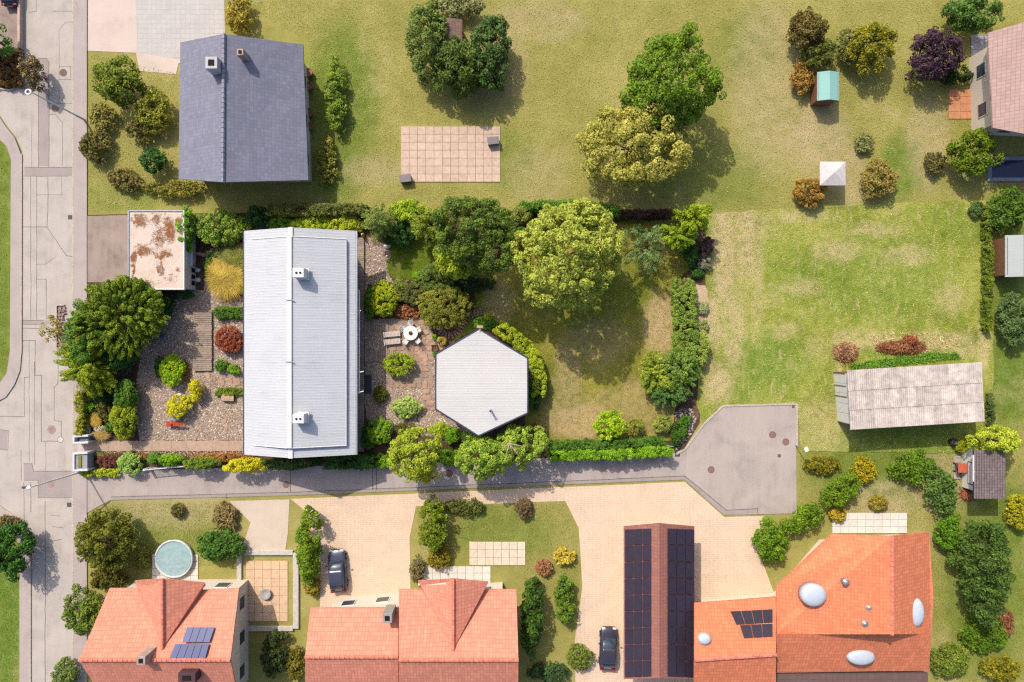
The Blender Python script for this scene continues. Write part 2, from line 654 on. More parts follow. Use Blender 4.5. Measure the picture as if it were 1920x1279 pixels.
BARK = [None]
def plant(name, label, cat, px, py, rx, ry, h, col, leaf=0.2, rc=None, dens=1.25, lump=0.14, cover=1.0, style='clump',
          group=None, tree=False, spark=None, flat=None, rot=0.0, asp=0.62, trunk_r=None):
    """px, py, rx, ry = where and how wide the crown is in the photograph; h = its top in metres"""
    leaf *= 0.8
    rx_m, ry_m = S(rx, h * 0.6), S(ry, h * 0.6)
    rz = min(h * 0.5, 0.85 * max(rx_m, ry_m)) if not flat else flat
    if not tree:
        rz = h * 0.52
    hc = h - rz
    c = G(px, py, hc + 0.35 * rz)
    c.z = hc
    if rc is None:
        rc = min(0.75, max(0.13, 0.2 * math.sqrt(rx_m * ry_m)))
    base = Vector((c.x, c.y, 0))
    root = thing(name, label, cat, base, group)
    zmin = -0.55 if tree else -0.2
    C, R, d = crown((0, 0, hc), (rx_m, ry_m, rz), rc, dens, lump, zmin, lobe=0.26 if tree else min(0.2, lump * 1.5))
    C[:, 2] = np.maximum(C[:, 2], rc * 0.5)
    if rot:
        ca, sa = math.cos(rot), math.sin(rot)
        C = np.stack([C[:, 0] * ca - C[:, 1] * sa, C[:, 0] * sa + C[:, 1] * ca, C[:, 2]], 1)
        d = np.stack([d[:, 0] * ca - d[:, 1] * sa, d[:, 0] * sa + d[:, 1] * ca, d[:, 2]], 1)
    if style == 'spray':
        o = norm(d * np.array([1, 1, 0.35]) + np.array([0, 0, 0.35]))
        V, F = clump_foliage(C, R, leaf, cover, 0.42, o, 1.9, up=0.5)
    elif style == 'feather':
        o = norm(d * np.array([1, 1, 0.2]) + np.array([0, 0, 0.1]))
        V, F = clump_foliage(C, R, leaf, cover, 0.35, o, 2.6, up=0.6)
    else:
        V, F = clump_foliage(C, R, leaf, cover, asp)
    part = 'crown' if tree else 'foliage'
    put(part, mesh_np(part, V, F), M_leaf(*col, spark=spark), root)
    tr = trunk_r or max(0.03, 0.028 * h)
    k = min(len(C), 9 if tree else 4)
    pick = RNG.choice(len(C), k, replace=False)
    mb = trunk_mb((0, 0, 0), (0, 0, max(0.15, hc + (0.3 * rz if tree else 0))), tr, [tuple(C[i]) for i in pick])
    put('trunk' if tree else 'stem', mb.mesh('trunk'), BARK[0], root)
    return root

def hedge(name, label, cat, path, width, h, col, leaf=0.14, rc=0.2, group=None, cover=1.0, spark=None, ragged=0.06, closed=False, dens=1.3, z0=0.0):
    """path in photograph pixels along the hedge's middle at its top; width in pixels"""
    leaf *= 0.85
    W = [G(x, y, h * 0.8) for x, y in path]
    w = S(width, h * 0.8)
    seg = [(W[i + 1] - W[i]) for i in range(len(W) - 1)]
    Ls = np.array([math.hypot(s.x, s.y) for s in seg])
    tot = Ls.sum()
    per = w + 2 * h * 0.9
    n = int(dens * tot * per / (math.pi * rc * rc) * 1.5)
    u = RNG.uniform(0, tot, n)
    cum = np.concatenate([[0], np.cumsum(Ls)])
    si = np.clip(np.searchsorted(cum, u) - 1, 0, len(seg) - 1)
    t = (u - cum[si]) / Ls[si]
    A = np.array([[p.x, p.y] for p in W])
    base = A[si] + (A[si + 1] - A[si]) * t[:, None]
    dirs = np.array([[s.x, s.y] for s in seg]) / Ls[:, None]
    nrm = np.stack([-dirs[si][:, 1], dirs[si][:, 0]], 1)
    q = RNG.uniform(0, per, n)
    hh = h - rc * 0.8
    ww = max(0.05, w - rc * 1.3)
    lat = np.where(q < h * 0.9, -ww / 2, np.where(q > per - h * 0.9, ww / 2, (q - h * 0.9 - w / 2) / w * ww))
    zz = np.where(q < h * 0.9, q / (h * 0.9) * hh, np.where(q > per - h * 0.9, (per - q) / (h * 0.9) * hh, hh))
    C = np.stack([base[:, 0] + nrm[:, 0] * lat, base[:, 1] + nrm[:, 1] * lat, zz], 1)
    C += RNG.normal(size=C.shape) * ragged
    wav = 0.10 * h * np.sin(u * 1.3 + 0.7) * np.sin(u * 0.47)
    C[:, 2] += wav * (zz / max(hh, 0.05))
    C[:, 2] = np.maximum(C[:, 2], 0.06) + z0
    R = rc * RNG.uniform(0.65, 1.2, n)
    o = Vector((A[:, 0].mean(), A[:, 1].mean(), 0))
    root = thing(name, label, cat, o, group)
    C -= np.array(o)
    V, F = clump_foliage(C, R, leaf, cover)
    put('foliage', mesh_np('foliage', V, F), M_leaf(*col, spark=spark), root)
    mb = MB()
    k = max(2, int(tot / 1.2))
    for i in range(k):
        uu = (i + 0.5) / k * tot
        j = min(len(seg) - 1, int(np.searchsorted(cum, uu) - 1))
        p = A[j] + (A[j + 1] - A[j]) * ((uu - cum[j]) / Ls[j]) - np.array([o.x, o.y])
        mb.tube([(p[0], p[1], -0.02), (p[0] + 0.04, p[1] - 0.03, h * 0.75)], [0.04, 0.015], 5)
    mb.tube([(p.x - o.x, p.y - o.y, 0.02) for p in W], 0.05, 5)
    put('stem', mb.mesh('stem'), BARK[0], root)
    return root

def blades(name, label, cat, px, py, rx, ry, h, col, n=2600, width=0.035, group=None, droop=1.0):
    """arching tuft of long narrow leaves"""
    rm = np.array([S(rx, h * .5), S(ry, h * .5)])
    c = G(px, py, h * 0.5)
    root = thing(name, label, cat, (c.x, c.y, 0), group)
    a = RNG.uniform(0, 6.283, n)
    L = RNG.uniform(0.35, 1.05, n)
    D = np.stack([np.cos(a) * rm[0], np.sin(a) * rm[1], np.zeros(n)], 1)
    side = norm(np.stack([-np.sin(a), np.cos(a), np.zeros(n)], 1)) * width
    p0 = np.stack([RNG.normal(0, rm[0] * .12, n), RNG.normal(0, rm[1] * .12, n), np.full(n, 0.05)], 1)
    pts = []
    for t in (0.0, 0.4, 0.75, 1.0):
        z = h * (1.9 * t - 1.35 * droop * t * t) * (1.15 - 0.3 * L)
        q = p0 + D * (L * t)[:, None]
        q[:, 2] += z
        q[:, 2] = np.maximum(q[:, 2], 0.04)
        pts.append((q, side * (1.0 - 0.85 * t)))
    V, F = [], []
    for k, (q, s) in enumerate(pts):
        V += [q - s, q + s]
    V = np.stack(V, 1)
    f = np.array([[2 * k, 2 * k + 1, 2 * k + 3, 2 * k + 2] for k in range(3)])
    F = (f[None] + (np.arange(n) * 8)[:, None, None]).reshape(-1, 4)
    put('foliage', mesh_np('foliage', V.reshape(-1, 3), F), M_leaf(*col), root)
    return root

def radial_fir(name, label, cat, px, py, r, h, col, nb=26, group=None, leaf=0.16, low=0.35):
    """young conifer seen as a star of branches"""
    rm = S(r, h * .5)
    c = G(px, py, h * 0.8)
    root = thing(name, label, cat, (c.x, c.y, 0), group)
    P, N, A = [], [], []
    mb = MB().tube([(0, 0, -.05), (0, 0, h * .6), (0, 0, h)], [0.12, 0.07, 0.02], 7)
    for i in range(nb):
        lv = i / nb
        a = i * 2.39996 + random.uniform(-.2, .2)
        z = h * (low + (1 - low) * lv)
        L = rm * (1 - 0.72 * lv) * random.uniform(.8, 1.1)
        d = np.array([math.cos(a), math.sin(a), -0.12])
        mb.tube([(0, 0, z), tuple(np.array([0, 0, z]) + d * L)], [0.035, 0.01], 4)
        m = int(L * 150)
        t = RNG.uniform(0.08, 1.0, m)
        wd = 0.32 * L * (1 - t) ** 0.6 * 0.8 + 0.08
        lat = RNG.uniform(-1, 1, m) * wd
        sd = np.array([-d[1], d[0], 0])
        pt = np.array([0, 0, z]) + d * (t * L)[:, None] + sd * lat[:, None] + RNG.normal(size=(m, 3)) * 0.05
        pt[:, 2] -= np.abs(lat) * 0.3
        P.append(pt)
        N.append(np.tile([0, 0, 1.0], (m, 1)) + RNG.normal(size=(m, 3)) * .45)
        A.append(np.tile(d, (m, 1)) + sd * np.sign(lat)[:, None] * 0.7)
    V, F = leaf_quads(np.concatenate(P), np.concatenate(N), leaf, 0.4, np.concatenate(A))
    put('crown', mesh_np('crown', V, F), M_leaf(*col), root)
    put('trunk', mb.mesh('trunk'), BARK[0], root)
    return root

def tufts(name, poly, spacing, col, size=0.1, z=0.03, holes=(), parent=None, keep=None):
    """short grass as loose blades over a lawn"""
    P = scatter(poly, spacing, holes)
    if keep is not None:
        P = P[keep(P)]
    n = len(P)
    q = np.column_stack([P, np.full(n, z + size * 0.35)])
    N = unit(n, -0.1) + np.array([0, 0, 0.5])
    V, F = leaf_quads(q, N, size, 0.35)
    o = put(name, mesh_np(name, V, F), M_leaf(*col), parent)
    return tag(o, kind='stuff')

def pieces(name, me, mat, parent, spots):
    """alike pieces that share one mesh: spots = (x, y, z, rz, (sx, sy, sz))"""
    pl = parent.location
    for (x, y, z, rz, sc) in spots:
        put(name, me, mat, parent, (x - pl.x, y - pl.y, z - pl.z), rz, sc)

UNIT = MB().box((0, 0, 0), (1, 1, 1)).mesh('piece')
def unit_mesh(name, bev=0.0):
    return MB().box((0, 0, 0), (1, 1, 1), bev=bev).mesh(name)

def copy_tree(o, parent=None):
    c = o.copy()
    COL.objects.link(c)
    c.parent = parent
    for ch in o.children:
        copy_tree(ch, c)
    return c

# ================================================================== the ground
BARK[0] = M('bark', (120, 95, 75), 0.9, var=0.3, scale=6)

m_field = M_ground('field_grass', ((142, 142, 70), (166, 160, 88), (186, 176, 106)), (218, 196, 154),
    patches=[(930, 120, 60, 90, .5), (1440, 160, 70, 160, .55), (1530, 260, 60, 70, .8), (1590, 330, 40, 60, .6), (1740, 260, 40, 90, .6),
             (700, 320, 60, 30, .5), (1010, 40, 90, 40, .5), (1750, 900, 60, 60, .7), (1650, 940, 60, 40, .7), (320, 950, 110, 40, .6), (1010, 330, 60, 60, .4)],
    scale=0.12, fine=7, drylvl=(0.6, 0.85), green=((88, 118, 30), (128, 150, 62)),
    greens=[(640, 190, 70, 150, .8), (620, 330, 60, 60, .7), (950, 300, 50, 60, .5), (1690, 310, 40, 60, .8), (1890, 560, 60, 200, .8), (1890, 720, 60, 80, .9),
            (10, 480, 60, 300, .8), (10, 1150, 40, 180, .9), (1330, 330, 120, 60, .5), (230, 370, 80, 30, .4), (1660, 880, 150, 60, .8), (1880, 980, 60, 80, .8), (1400, 90, 60, 60, .5),
            (300, 1000, 120, 60, .6), (940, 1000, 100, 50, .6), (1850, 1100, 90, 180, .7)])
g = MB().prism([(-700, -700), (700, -700), (700, 700), (-700, 700)], -0.4, 0.0).build('ground', m_field)
tag(g, kind='structure')

# ---- the road and its pavements
m_road = M_asphalt('road_asphalt', (199, 189, 181))
m_lane = M_asphalt('lane_asphalt', (188, 176, 170), 0.18)
m_pad = M_asphalt('turning_asphalt', (190, 178, 170), 0.2, 0.3)
m_walk = M_asphalt('pavement_asphalt', (190, 177, 172), 0.12)
m_fore = M_asphalt('forecourt_asphalt', (170, 152, 141), 0.32, 0.35)
m_patch = M_asphalt('patch_asphalt', (176, 164, 160), 0.1)
m_tar = M('tar', (124, 114, 108), 0.6, var=0.2, scale=2)
m_kerb = M('kerb_concrete', (205, 192, 178), 0.85, var=0.15, scale=5, rnd=0.07)

road_poly = [(138, -260), (138, 1500), (58, 1500), (58, 1012), (45, 990), (25, 965), (0, 947), (-500, 938), (-500, 778), (-60, 778), (-20, 762), (12, 745),
             (28, 722), (38, 695), (41, 660), (42, 285), (30, 258), (12, 235), (0, 217), (-500, 200), (-500, 172), (0, 169), (20, 172), (36, 165), (43, 150), (43, -260)]
road = sheet('road', road_poly, 0.02, m_road)
wk = sheet('pavement', [(139, -260), (164, -260), (164, 1500), (139, 1500)], 0.12, m_walk, 0.12)
wk2 = sheet('pavement', [(40.5, 290), (40, 660), (36, 695), (26, 721), (10, 743), (-22, 760), (-62, 776), (-500, 776), (-500, 755), (-70, 752), (-30, 738), (0, 720), (14, 700), (20, 660), (22, 300), (14, 275), (0, 262), (-10, 240), (0, 220), (11, 237), (29, 260)], 0.12, m_walk, 0.12)
wk3 = sheet('pavement', [(57, 1500), (57, 1014), (44, 992), (24, 967), (0, 949), (-500, 940), (-500, 960), (-10, 968), (12, 984), (30, 1004), (38, 1024), (38, 1500)], 0.12, m_walk, 0.12)

def strip(mb, pts, w, z):
    for a, b in zip(pts[:-1], pts[1:]):
        p, q = G(*a), G(*b)
        d = (q - p)
        if d.length < 1e-6:
            continue
        d.normalize()
        n = Vector((-d.y, d.x, 0)) * w / 2
        e = d * w * 0.4
        mb.poly([(p.x - n.x - e.x, p.y - n.y - e.y, z), (q.x - n.x + e.x, q.y - n.y + e.y, z), (q.x + n.x + e.x, q.y + n.y + e.y, z), (p.x + n.x - e.x, p.y + n.y - e.y, z)])

def crooked(pts, amp=0.7, step=14, seed=3):
    r = random.Random(seed)
    out = [pts[0]]
    for a, b in zip(pts[:-1], pts[1:]):
        L = math.hypot(b[0] - a[0], b[1] - a[1])
        k = max(1, int(L / step))
        for j in range(1, k + 1):
            t = j / k
            s = amp if j < k else amp * .3
            out.append((a[0] + (b[0] - a[0]) * t + r.uniform(-s, s), a[1] + (b[1] - a[1]) * t + r.uniform(-s, s)))
    return out

seams = [[(111, 195), (111, 58), (123, 42), (138, 42)], [(111, 125), (133, 125), (133, 150), (111, 150)], [(72, 315), (72, 110), (88, 110), (92, 118), (92, 315)],
         [(92, 195), (138, 195)], [(92, 215), (104, 215), (117, 230), (117, 312)], [(68, 0), (68, 22), (53, 24)], [(60, 215), (60, 315)], [(100, 22), (138, 22)],
         [(46, 314), (138, 315)], [(46, 331), (110, 331), (128, 331)], [(69, 331), (69, 600)], [(90, 331), (90, 400), (88, 426)], [(116, 331), (116, 366), (69, 366)],
         [(58, 331), (58, 600)], [(43, 426), (88, 426), (125, 480), (137, 482)], [(68, 496), (85, 496), (105, 482)], [(68, 524), (87, 524), (87, 600)],
         [(41, 601), (82, 601)], [(41, 609), (88, 609)], [(41, 616), (82, 616)], [(41, 639), (66, 639), (66, 700)], [(55, 639), (55, 865)],
         [(46, 782), (46, 708), (55, 708)], [(65, 680), (65, 704), (78, 704), (78, 828), (110, 828)], [(65, 700), (65, 872)], [(109, 640), (109, 719), (102, 727), (102, 789), (115, 791), (115, 820)],
         [(0, 781), (46, 782)], [(86, 829), (86, 882)], [(40, 845), (40, 902)], [(45, 870), (60, 870), (63, 884), (133, 884)], [(72, 934), (133, 934)], [(45, 901), (72, 901), (72, 934)],
         [(85, 940), (85, 1030), (85, 1290)], [(85, 1028), (105, 1024)], [(45, 905), (45, 985)], [(58, 905), (58, 960)], [(95, 966), (112, 968)], [(99, 988), (118, 990)], [(96, 1015), (115, 1012)],
         [(17, 808), (15, 845), (0, 842)], [(0, 806), (17, 808)], [(109, 640), (109, 600)]]
mb = MB()
for i, s in enumerate(seams):
    strip(mb, crooked(s, 0.6, 16, i), 0.034 + 0.022 * ((i * 7) % 3) / 2, 0.026)
tag(mb.build('tar_seam', m_tar, road), kind='stuff')
for p in ([(46, 315), (138, 315), (138, 331), (46, 331)], [(-60, 804), (15, 808), (13, 845), (-60, 842)],
          [(45, 870), (60, 870), (63, 884), (137, 884), (137, 934), (72, 934), (72, 901), (45, 901)], [(72, 110), (88, 110), (92, 118), (92, 312), (72, 312)],
          [(41, 601), (100, 601), (100, 609), (41, 609)]):
    sheet('asphalt_patch', p, 0.023, m_patch, 0.01, parent=road)

kst = unit_mesh('kerb_stone', 0.08)
def kerb(parent, pts, w=0.14, zt=0.13, length=1.0, hgt=0.16):
    spots = []
    for a, b in zip(pts[:-1], pts[1:]):
        p, q = G(*a), G(*b)
        L = (q - p).length
        k = max(1, round(L / length))
        ang = math.atan2(q.y - p.y, q.x - p.x)
        for i in range(k):
            c = p.lerp(q, (i + .5) / k)
            spots.append((c.x, c.y, zt - hgt / 2, ang, (L / k - 0.012, w, hgt)))
    pieces('kerb_stone', kst, m_kerb, parent, spots)
kerb(wk, [(138.3, -10), (138.3, 1290)])
kerb(wk2, [(41.5, 290), (41, 660), (37.5, 695), (27.5, 721), (11.5, 744), (-20, 761)])
kerb(wk3, [(58, 1290), (58, 1014), (45, 991.5), (25, 966.5), (0, 949)])

# ---- lane behind the front hedge, with the turning area
lane_poly = [(164, 884), (700, 872), (1262, 850), (1283, 842), (1318, 795), (1355, 762), (1492, 759), (1493, 963), (1357, 966), (1283, 900), (1000, 911), (560, 929), (208, 938), (185, 950), (164, 962)]
lane = sheet('lane', lane_poly, 0.06, m_lane, 0.08)
sheet('turning_area', [(1288, 842), (1320, 795), (1356, 763), (1491, 760), (1491.5, 962), (1358, 964), (1286, 899)], 0.064, m_pad, 0.03)
sheet('gutter', [(210, 932), (560, 923), (1000, 905), (1284, 893), (1362, 957), (1420, 954), (1420, 961), (1357, 965.5), (1283, 899.5), (1000, 910.5), (560, 928.5), (210, 937.5)], 0.069, m_patch, 0.03, parent=lane)
mb = MB()
for i, s in enumerate(([(210, 932), (560, 923), (1000, 905), (1284, 893), (1362, 957), (1420, 954), (1420, 961)], [(698, 872), (699, 918)], [(706, 872), (706, 918)], [(205, 940), (180, 962)],
                       [(545, 880), (545, 922)], [(425, 927), (425, 934)])):
    strip(mb, crooked(s, 0.4, 20, i + 60), 0.07, 0.074)
tag(mb.build('tar_seam', m_tar, lane), kind='stuff')
kb = thing('kerb', 'pale kerb edging the grey turning area', 'kerb', G(1420, 762))
kerb(kb, [(1267, 852), (1284, 843), (1319, 796), (1355, 761.5), (1493.5, 758), (1494, 838)], 0.2, 0.13, 1.0, 0.17)

# ---- plot of the long house
m_soil = M_ground('garden_soil', ((70, 55, 45), (98, 78, 62), (125, 102, 82)), (150, 125, 105), scale=0.6, fine=12, drylvl=(0.6, 0.8))
sheet('garden_bed', [(164, 404), (240, 402), (460, 400), (820, 398), (1000, 396), (1160, 404), (1255, 402), (1318, 404), (1326, 460), (1322, 520), (1326, 640), (1312, 770), (1312, 792), (1282, 842), (1262, 850), (700, 872), (164, 884)], 0.05, m_soil)
m_lawn = M_ground('lawn_grass', ((108, 112, 36), (152, 148, 60), (194, 174, 92)), (230, 196, 152),
    patches=[(1238, 610, 30, 60, .9), (1260, 575, 18, 30, .8), (1090, 790, 70, 34, .85), (1065, 700, 26, 60, .6), (1190, 750, 40, 40, .5), (1150, 760, 60, 30, .4), (935, 570, 28, 40, .6), (1060, 770, 40, 40, .5), (1230, 790, 30, 40, .45), (1120, 640, 60, 40, .45)],
    scale=0.3, fine=12, drylvl=(0.62, 0.85), green=((90, 112, 24), (120, 136, 40)),
    greens=[(1180, 540, 50, 50, .6), (1060, 720, 30, 80, .6), (1050, 760, 30, 40, .7), (1110, 590, 60, 60, .5), (905, 600, 60, 50, .9), (770, 490, 90, 60, 1.0), (870, 570, 60, 60, .9)], streak=0.6)
lawn_a = [(890, 520), (950, 470), (1180, 412), (1262, 412), (1285, 440), (1300, 500), (1276, 520), (1266, 760), (1258, 826), (1036, 832), (985, 835), (985, 660), (905, 612), (850, 640), (868, 618), (890, 590)]
sheet('lawn', wob(lawn_a, 1.5, 9, 5), 0.062, m_lawn)
lawn_b = [(733, 455), (790, 440), (850, 480), (840, 520), (790, 526), (738, 524), (724, 505)]
sheet('lawn', wob(lawn_b, 1.5, 8, 6), 0.062, m_lawn)
tufts('lawn_grass', lawn_a, 0.16, ((150, 150, 60), (105, 115, 35)), 0.13, 0.06)
tufts('lawn_grass', lawn_b, 0.14, ((100, 130, 35), (70, 100, 25)), 0.13, 0.06)

m_gravelbed = M_ground('gravel_bed', ((146, 126, 112), (174, 154, 138), (196, 178, 160)), (190, 170, 150), scale=0.8, fine=16)
m_peb = M_island('pebble_stone', [(0, (112, 90, 76)), (.3, (165, 142, 122)), (.6, (196, 172, 150)), (.85, (215, 198, 178)), (1, (245, 236, 222))], k=1.3)
gr_f = [(345, 545), (382, 545), (385, 520), (460, 540), (470, 827), (262, 827), (258, 800), (256, 720), (266, 650), (282, 600), (310, 575)]
sheet('gravel', wob(gr_f, 1.5, 10, 8), 0.056, m_gravelbed)
P = scatter(gr_f, 0.15, [[(361, 581), (398, 581), (398, 697), (361, 697)]])
pebbles('gravel_pebble', P, 0.056, 0.085, m_peb)
gr_b = [(683, 446), (700, 446), (735, 470), (726, 510), (738, 530), (690, 535), (690, 600), (790, 596), (800, 610), (825, 640), (818, 660), (818, 772), (880, 806), (850, 826), (690, 800), (684, 760)]
sheet('gravel', wob(gr_b, 1.5, 10, 9), 0.058, m_gravelbed)
P = scatter(gr_b, 0.15, [[(726, 596), (790, 600), (812, 700), (812, 772), (795, 772), (790, 720), (728, 722)]])
pebbles('gravel_pebble', P, 0.058, 0.085, m_peb)
P = scatter([(165, 846), (458, 846), (458, 853), (330, 858), (260, 852), (165, 856)], 0.13)
pebbles('gravel_pebble', P, 0.056, 0.08, M_island('pink_pebble', [(0, (150, 110, 95)), (.5, (205, 170, 150)), (1, (240, 215, 200))]))

GC = ((92, 112, 44), (48, 68, 24))
for i, (pl_, col_) in enumerate((([(355, 402), (460, 402), (830, 400), (1160, 406), (1318, 408), (1324, 520), (1300, 530), (1280, 430), (1180, 420), (960, 460), (880, 520), (850, 480), (790, 440), (700, 445), (560, 432), (458, 438), (440, 470), (365, 480)], GC),
                                 ([(164, 848), (560, 862), (700, 858), (830, 826), (1020, 835), (1262, 830), (1262, 848), (700, 870), (164, 882)], GC),
                                 ([(166, 735), (205, 700), (262, 640), (300, 560), (340, 548), (300, 590), (262, 660), (256, 800), (166, 822)], ((104, 92, 52), (58, 56, 30))),
                                 ([(690, 535), (790, 528), (900, 530), (900, 560), (880, 590), (820, 610), (730, 598), (690, 600)], ((120, 100, 58), (66, 60, 32))))):
    tufts('ground_cover_leaves', pl_, .13, col_, .17, .07)
# ---- meadow behind the garden
meadow = [(1318, 403), (1450, 393), (1640, 384), (1840, 375), (1858, 380), (1860, 560), (1862, 720), (1856, 800), (1850, 850), (1780, 850), (1500, 846), (1494, 758), (1356, 760), (1318, 793), (1306, 760), (1310, 700), (1322, 640), (1326, 560), (1320, 500), (1326, 470)]
m_meadow = M_ground('meadow_grass', ((106, 122, 38), (154, 164, 66), (200, 196, 112)), (238, 212, 166),
    patches=[(1358, 480, 26, 140, 1.0), (1398, 440, 24, 110, .9), (1375, 620, 24, 90, .8), (1420, 520, 14, 120, .6), (1345, 720, 30, 40, 1.0), (1340, 600, 18, 60, .9), (1332, 690, 14, 26, .8), (1380, 590, 26, 90, .5), (1420, 420, 40, 30, .55), (1500, 405, 60, 16, .6), (1848, 520, 9, 150, .9), (1844, 640, 12, 60, .8),
             (1640, 640, 70, 18, .8), (1760, 640, 70, 20, .85), (1575, 730, 10, 60, .85), (1590, 640, 34, 24, .8), (1540, 800, 60, 60, .55), (1810, 660, 40, 14, .7), (1440, 560, 30, 20, .4), (1570, 470, 50, 24, .7), (1700, 480, 50, 20, .7), (1500, 540, 40, 20, .6), (1780, 560, 30, 30, .6), (1640, 430, 60, 16, .6), (1470, 620, 30, 20, .6), (1530, 650, 30, 30, .3)],
    scale=0.22, fine=11, drylvl=(0.66, 0.9), green=((92, 130, 40), (146, 168, 74)),
    greens=[(1640, 520, 160, 90, .55), (1440, 680, 90, 60, .8), (1700, 660, 110, 14, .9), (1700, 830, 140, 40, .9), (1390, 720, 40, 40, .7), (1800, 420, 60, 40, .4), (1480, 500, 60, 60, .35)], streak=0.8, edge=0.4)
sheet('meadow', wob(meadow, 1.5, 14, 10), 0.055, m_meadow)
tufts('meadow_grass', meadow, 0.15, ((182, 186, 88), (126, 142, 44)), 0.15, 0.055, holes=[[(1560, 690), (1850, 672), (1860, 790), (1570, 810)]])
P = scatter(meadow, 0.33, [[(1560, 690), (1850, 672), (1860, 790), (1570, 810)]])
k = RNG.uniform(0, 1, len(P)) < 0.55
q = np.column_stack([P[k], np.full(k.sum(), 0.09)])
V, F = leaf_quads(q, unit(len(q), 0.5), 0.26, 0.16)
tag(put('dry_straw', mesh_np('dry_straw', V, F), M_leaf((225, 202, 150), (190, 165, 110))), kind='stuff')

for pl_, col_ in (([(166, 100), (336, 140), (336, 340), (580, 340), (580, 80), (440, 0), (1920, 0), (1920, 372), (1640, 380), (1330, 398), (960, 392), (460, 386), (240, 392), (166, 400)], ((184, 178, 102), (146, 146, 68))),
                  ([(1500, 850), (1780, 852), (1860, 940), (1920, 940), (1920, 1279), (1750, 1279), (1745, 1000), (1560, 965), (1496, 965)], ((140, 140, 64), (88, 100, 36))),
                  ([(1864, 380), (1920, 372), (1920, 940), (1862, 900)], ((140, 146, 64), (84, 104, 34))),
                  ([(-40, 300), (14, 300), (12, 680), (-40, 720)], ((124, 150, 60), (80, 116, 30))), ([(-40, 1010), (34, 1040), (34, 1290), (-40, 1290)], ((96, 140, 50), (60, 104, 28))),
                  ([(172, 960), (215, 944), (428, 942), (440, 1050), (200, 1100), (172, 1100)], ((170, 156, 92), (124, 116, 56))), ([(780, 950), (1056, 944), (1080, 990), (1086, 1100), (990, 1140), (980, 1060), (870, 1010), (790, 1060)], ((158, 152, 84), (110, 112, 50)))):
    tufts('field_grass', pl_, .19, col_, .15, .01, holes=[[(748, 232), (942, 232), (942, 348), (748, 348)]])
tufts('tall_grass', wob([(1592, 684), (1690, 668), (1792, 660), (1800, 672), (1700, 684), (1596, 694)], 2, 8, 21), .09, ((110, 156, 48), (70, 114, 26)), .3, .06)
P = scatter(wob([(1625, 632), (1700, 618), (1790, 628), (1800, 650), (1750, 662), (1640, 662)], 3, 8, 22), .2)
q = np.column_stack([P, RNG.uniform(.06, .22, len(P))])
V, F = leaf_quads(q, unit(len(q), .3), .42, .14)
tag(put('dry_straw', mesh_np('dry_straw', V, F), M_leaf((226, 198, 146), (176, 146, 98))), kind='stuff')
# ---- sandy border by the block hedge, street planting bed, forecourt
m_sand = M_ground('sandy_soil', ((185, 155, 120), (212, 182, 148), (230, 205, 175)), (235, 210, 180), scale=0.8, fine=14)
sheet('sandy_border', wob([(1302, 532), (1322, 536), (1332, 570), (1330, 640), (1318, 650), (1306, 640)], 2, 8, 14), 0.066, m_sand)
sheet('forecourt', [(165, 406), (241, 404), (241, 530), (165, 530)], 0.09, m_fore, 0.1)
m_drive = M_asphalt('parking_asphalt', (170, 150, 140), 0.3, 0.6)
sheet('parking_bay', [(-300, -260), (41, -260), (41, 92), (-300, 92)], 0.07, m_drive, 0.1)

# ---- neighbours' hard surfaces
m_peach = M_tiles('yard_pavers', (243, 214, 186), 0.42, 0.22, 0.03, 0.9)
m_greypave = M_tiles('grey_pavers', (207, 202, 197), 0.5, 0.5, 0.03, 0.88)
m_pinkpave = M_asphalt('pink_concrete', (222, 204, 192), 0.1)
sheet('yard_paving', wob([(545, 936), (1000, 916), (1284, 904), (1358, 970), (1432, 968), (1424, 1040), (1450, 1110), (1490, 1140), (1480, 1200), (1300, 1300), (1080, 1330), (1078, 1200), (1092, 1100), (1085, 990), (1060, 940), (780, 950), (768, 1010), (770, 1120), (600, 1140), (602, 1060), (575, 960)], .4, 30, 2), 0.03, m_peach)
sheet('driveway', [(165, 0), (250, 0), (250, -60), (420, -60), (422, 80), (335, 120), (330, 140), (262, 134), (255, 100), (165, 96)], 0.03, m_pinkpave)
sheet('driveway_paving', [(252, -60), (420, -60), (420, 70), (336, 112), (258, 98)], 0.036, m_greypave, 0.03)
sheet('house_path', [(430, 940), (543, 937), (540, 1000), (535, 1034), (452, 1034), (470, 980)], 0.034, M_asphalt('path_concrete', (222, 205, 186), 0.08))

# ================================================================== buildings
def ribbed(mb, xs_of_y, y0, y1, zf, pitch, hgt, up=None):
    """ribbed sheet: ribs run across (x), spaced along y; xs_of_y(y) -> (x0, x1)"""
    ys, off = [], []
    n = int((y1 - y0) / pitch)
    pitch = (y1 - y0) / n
    for i in range(n):
        b = y0 + i * pitch
        ys += [b, b + pitch * .62, b + pitch * .72, b + pitch * .9]
        off += [0, 0, hgt, hgt]
    ys.append(y1)
    off.append(0)
    vs, fs = [], []
    for y, o in zip(ys, off):
        a, b = xs_of_y(y)
        vs += [(a, y, zf(a, y) + o), (b, y, zf(b, y) + o)]
    for i in range(len(ys) - 1):
        fs.append((2 * i, 2 * i + 1, 2 * i + 3, 2 * i + 2))
    mb.add(vs, fs)

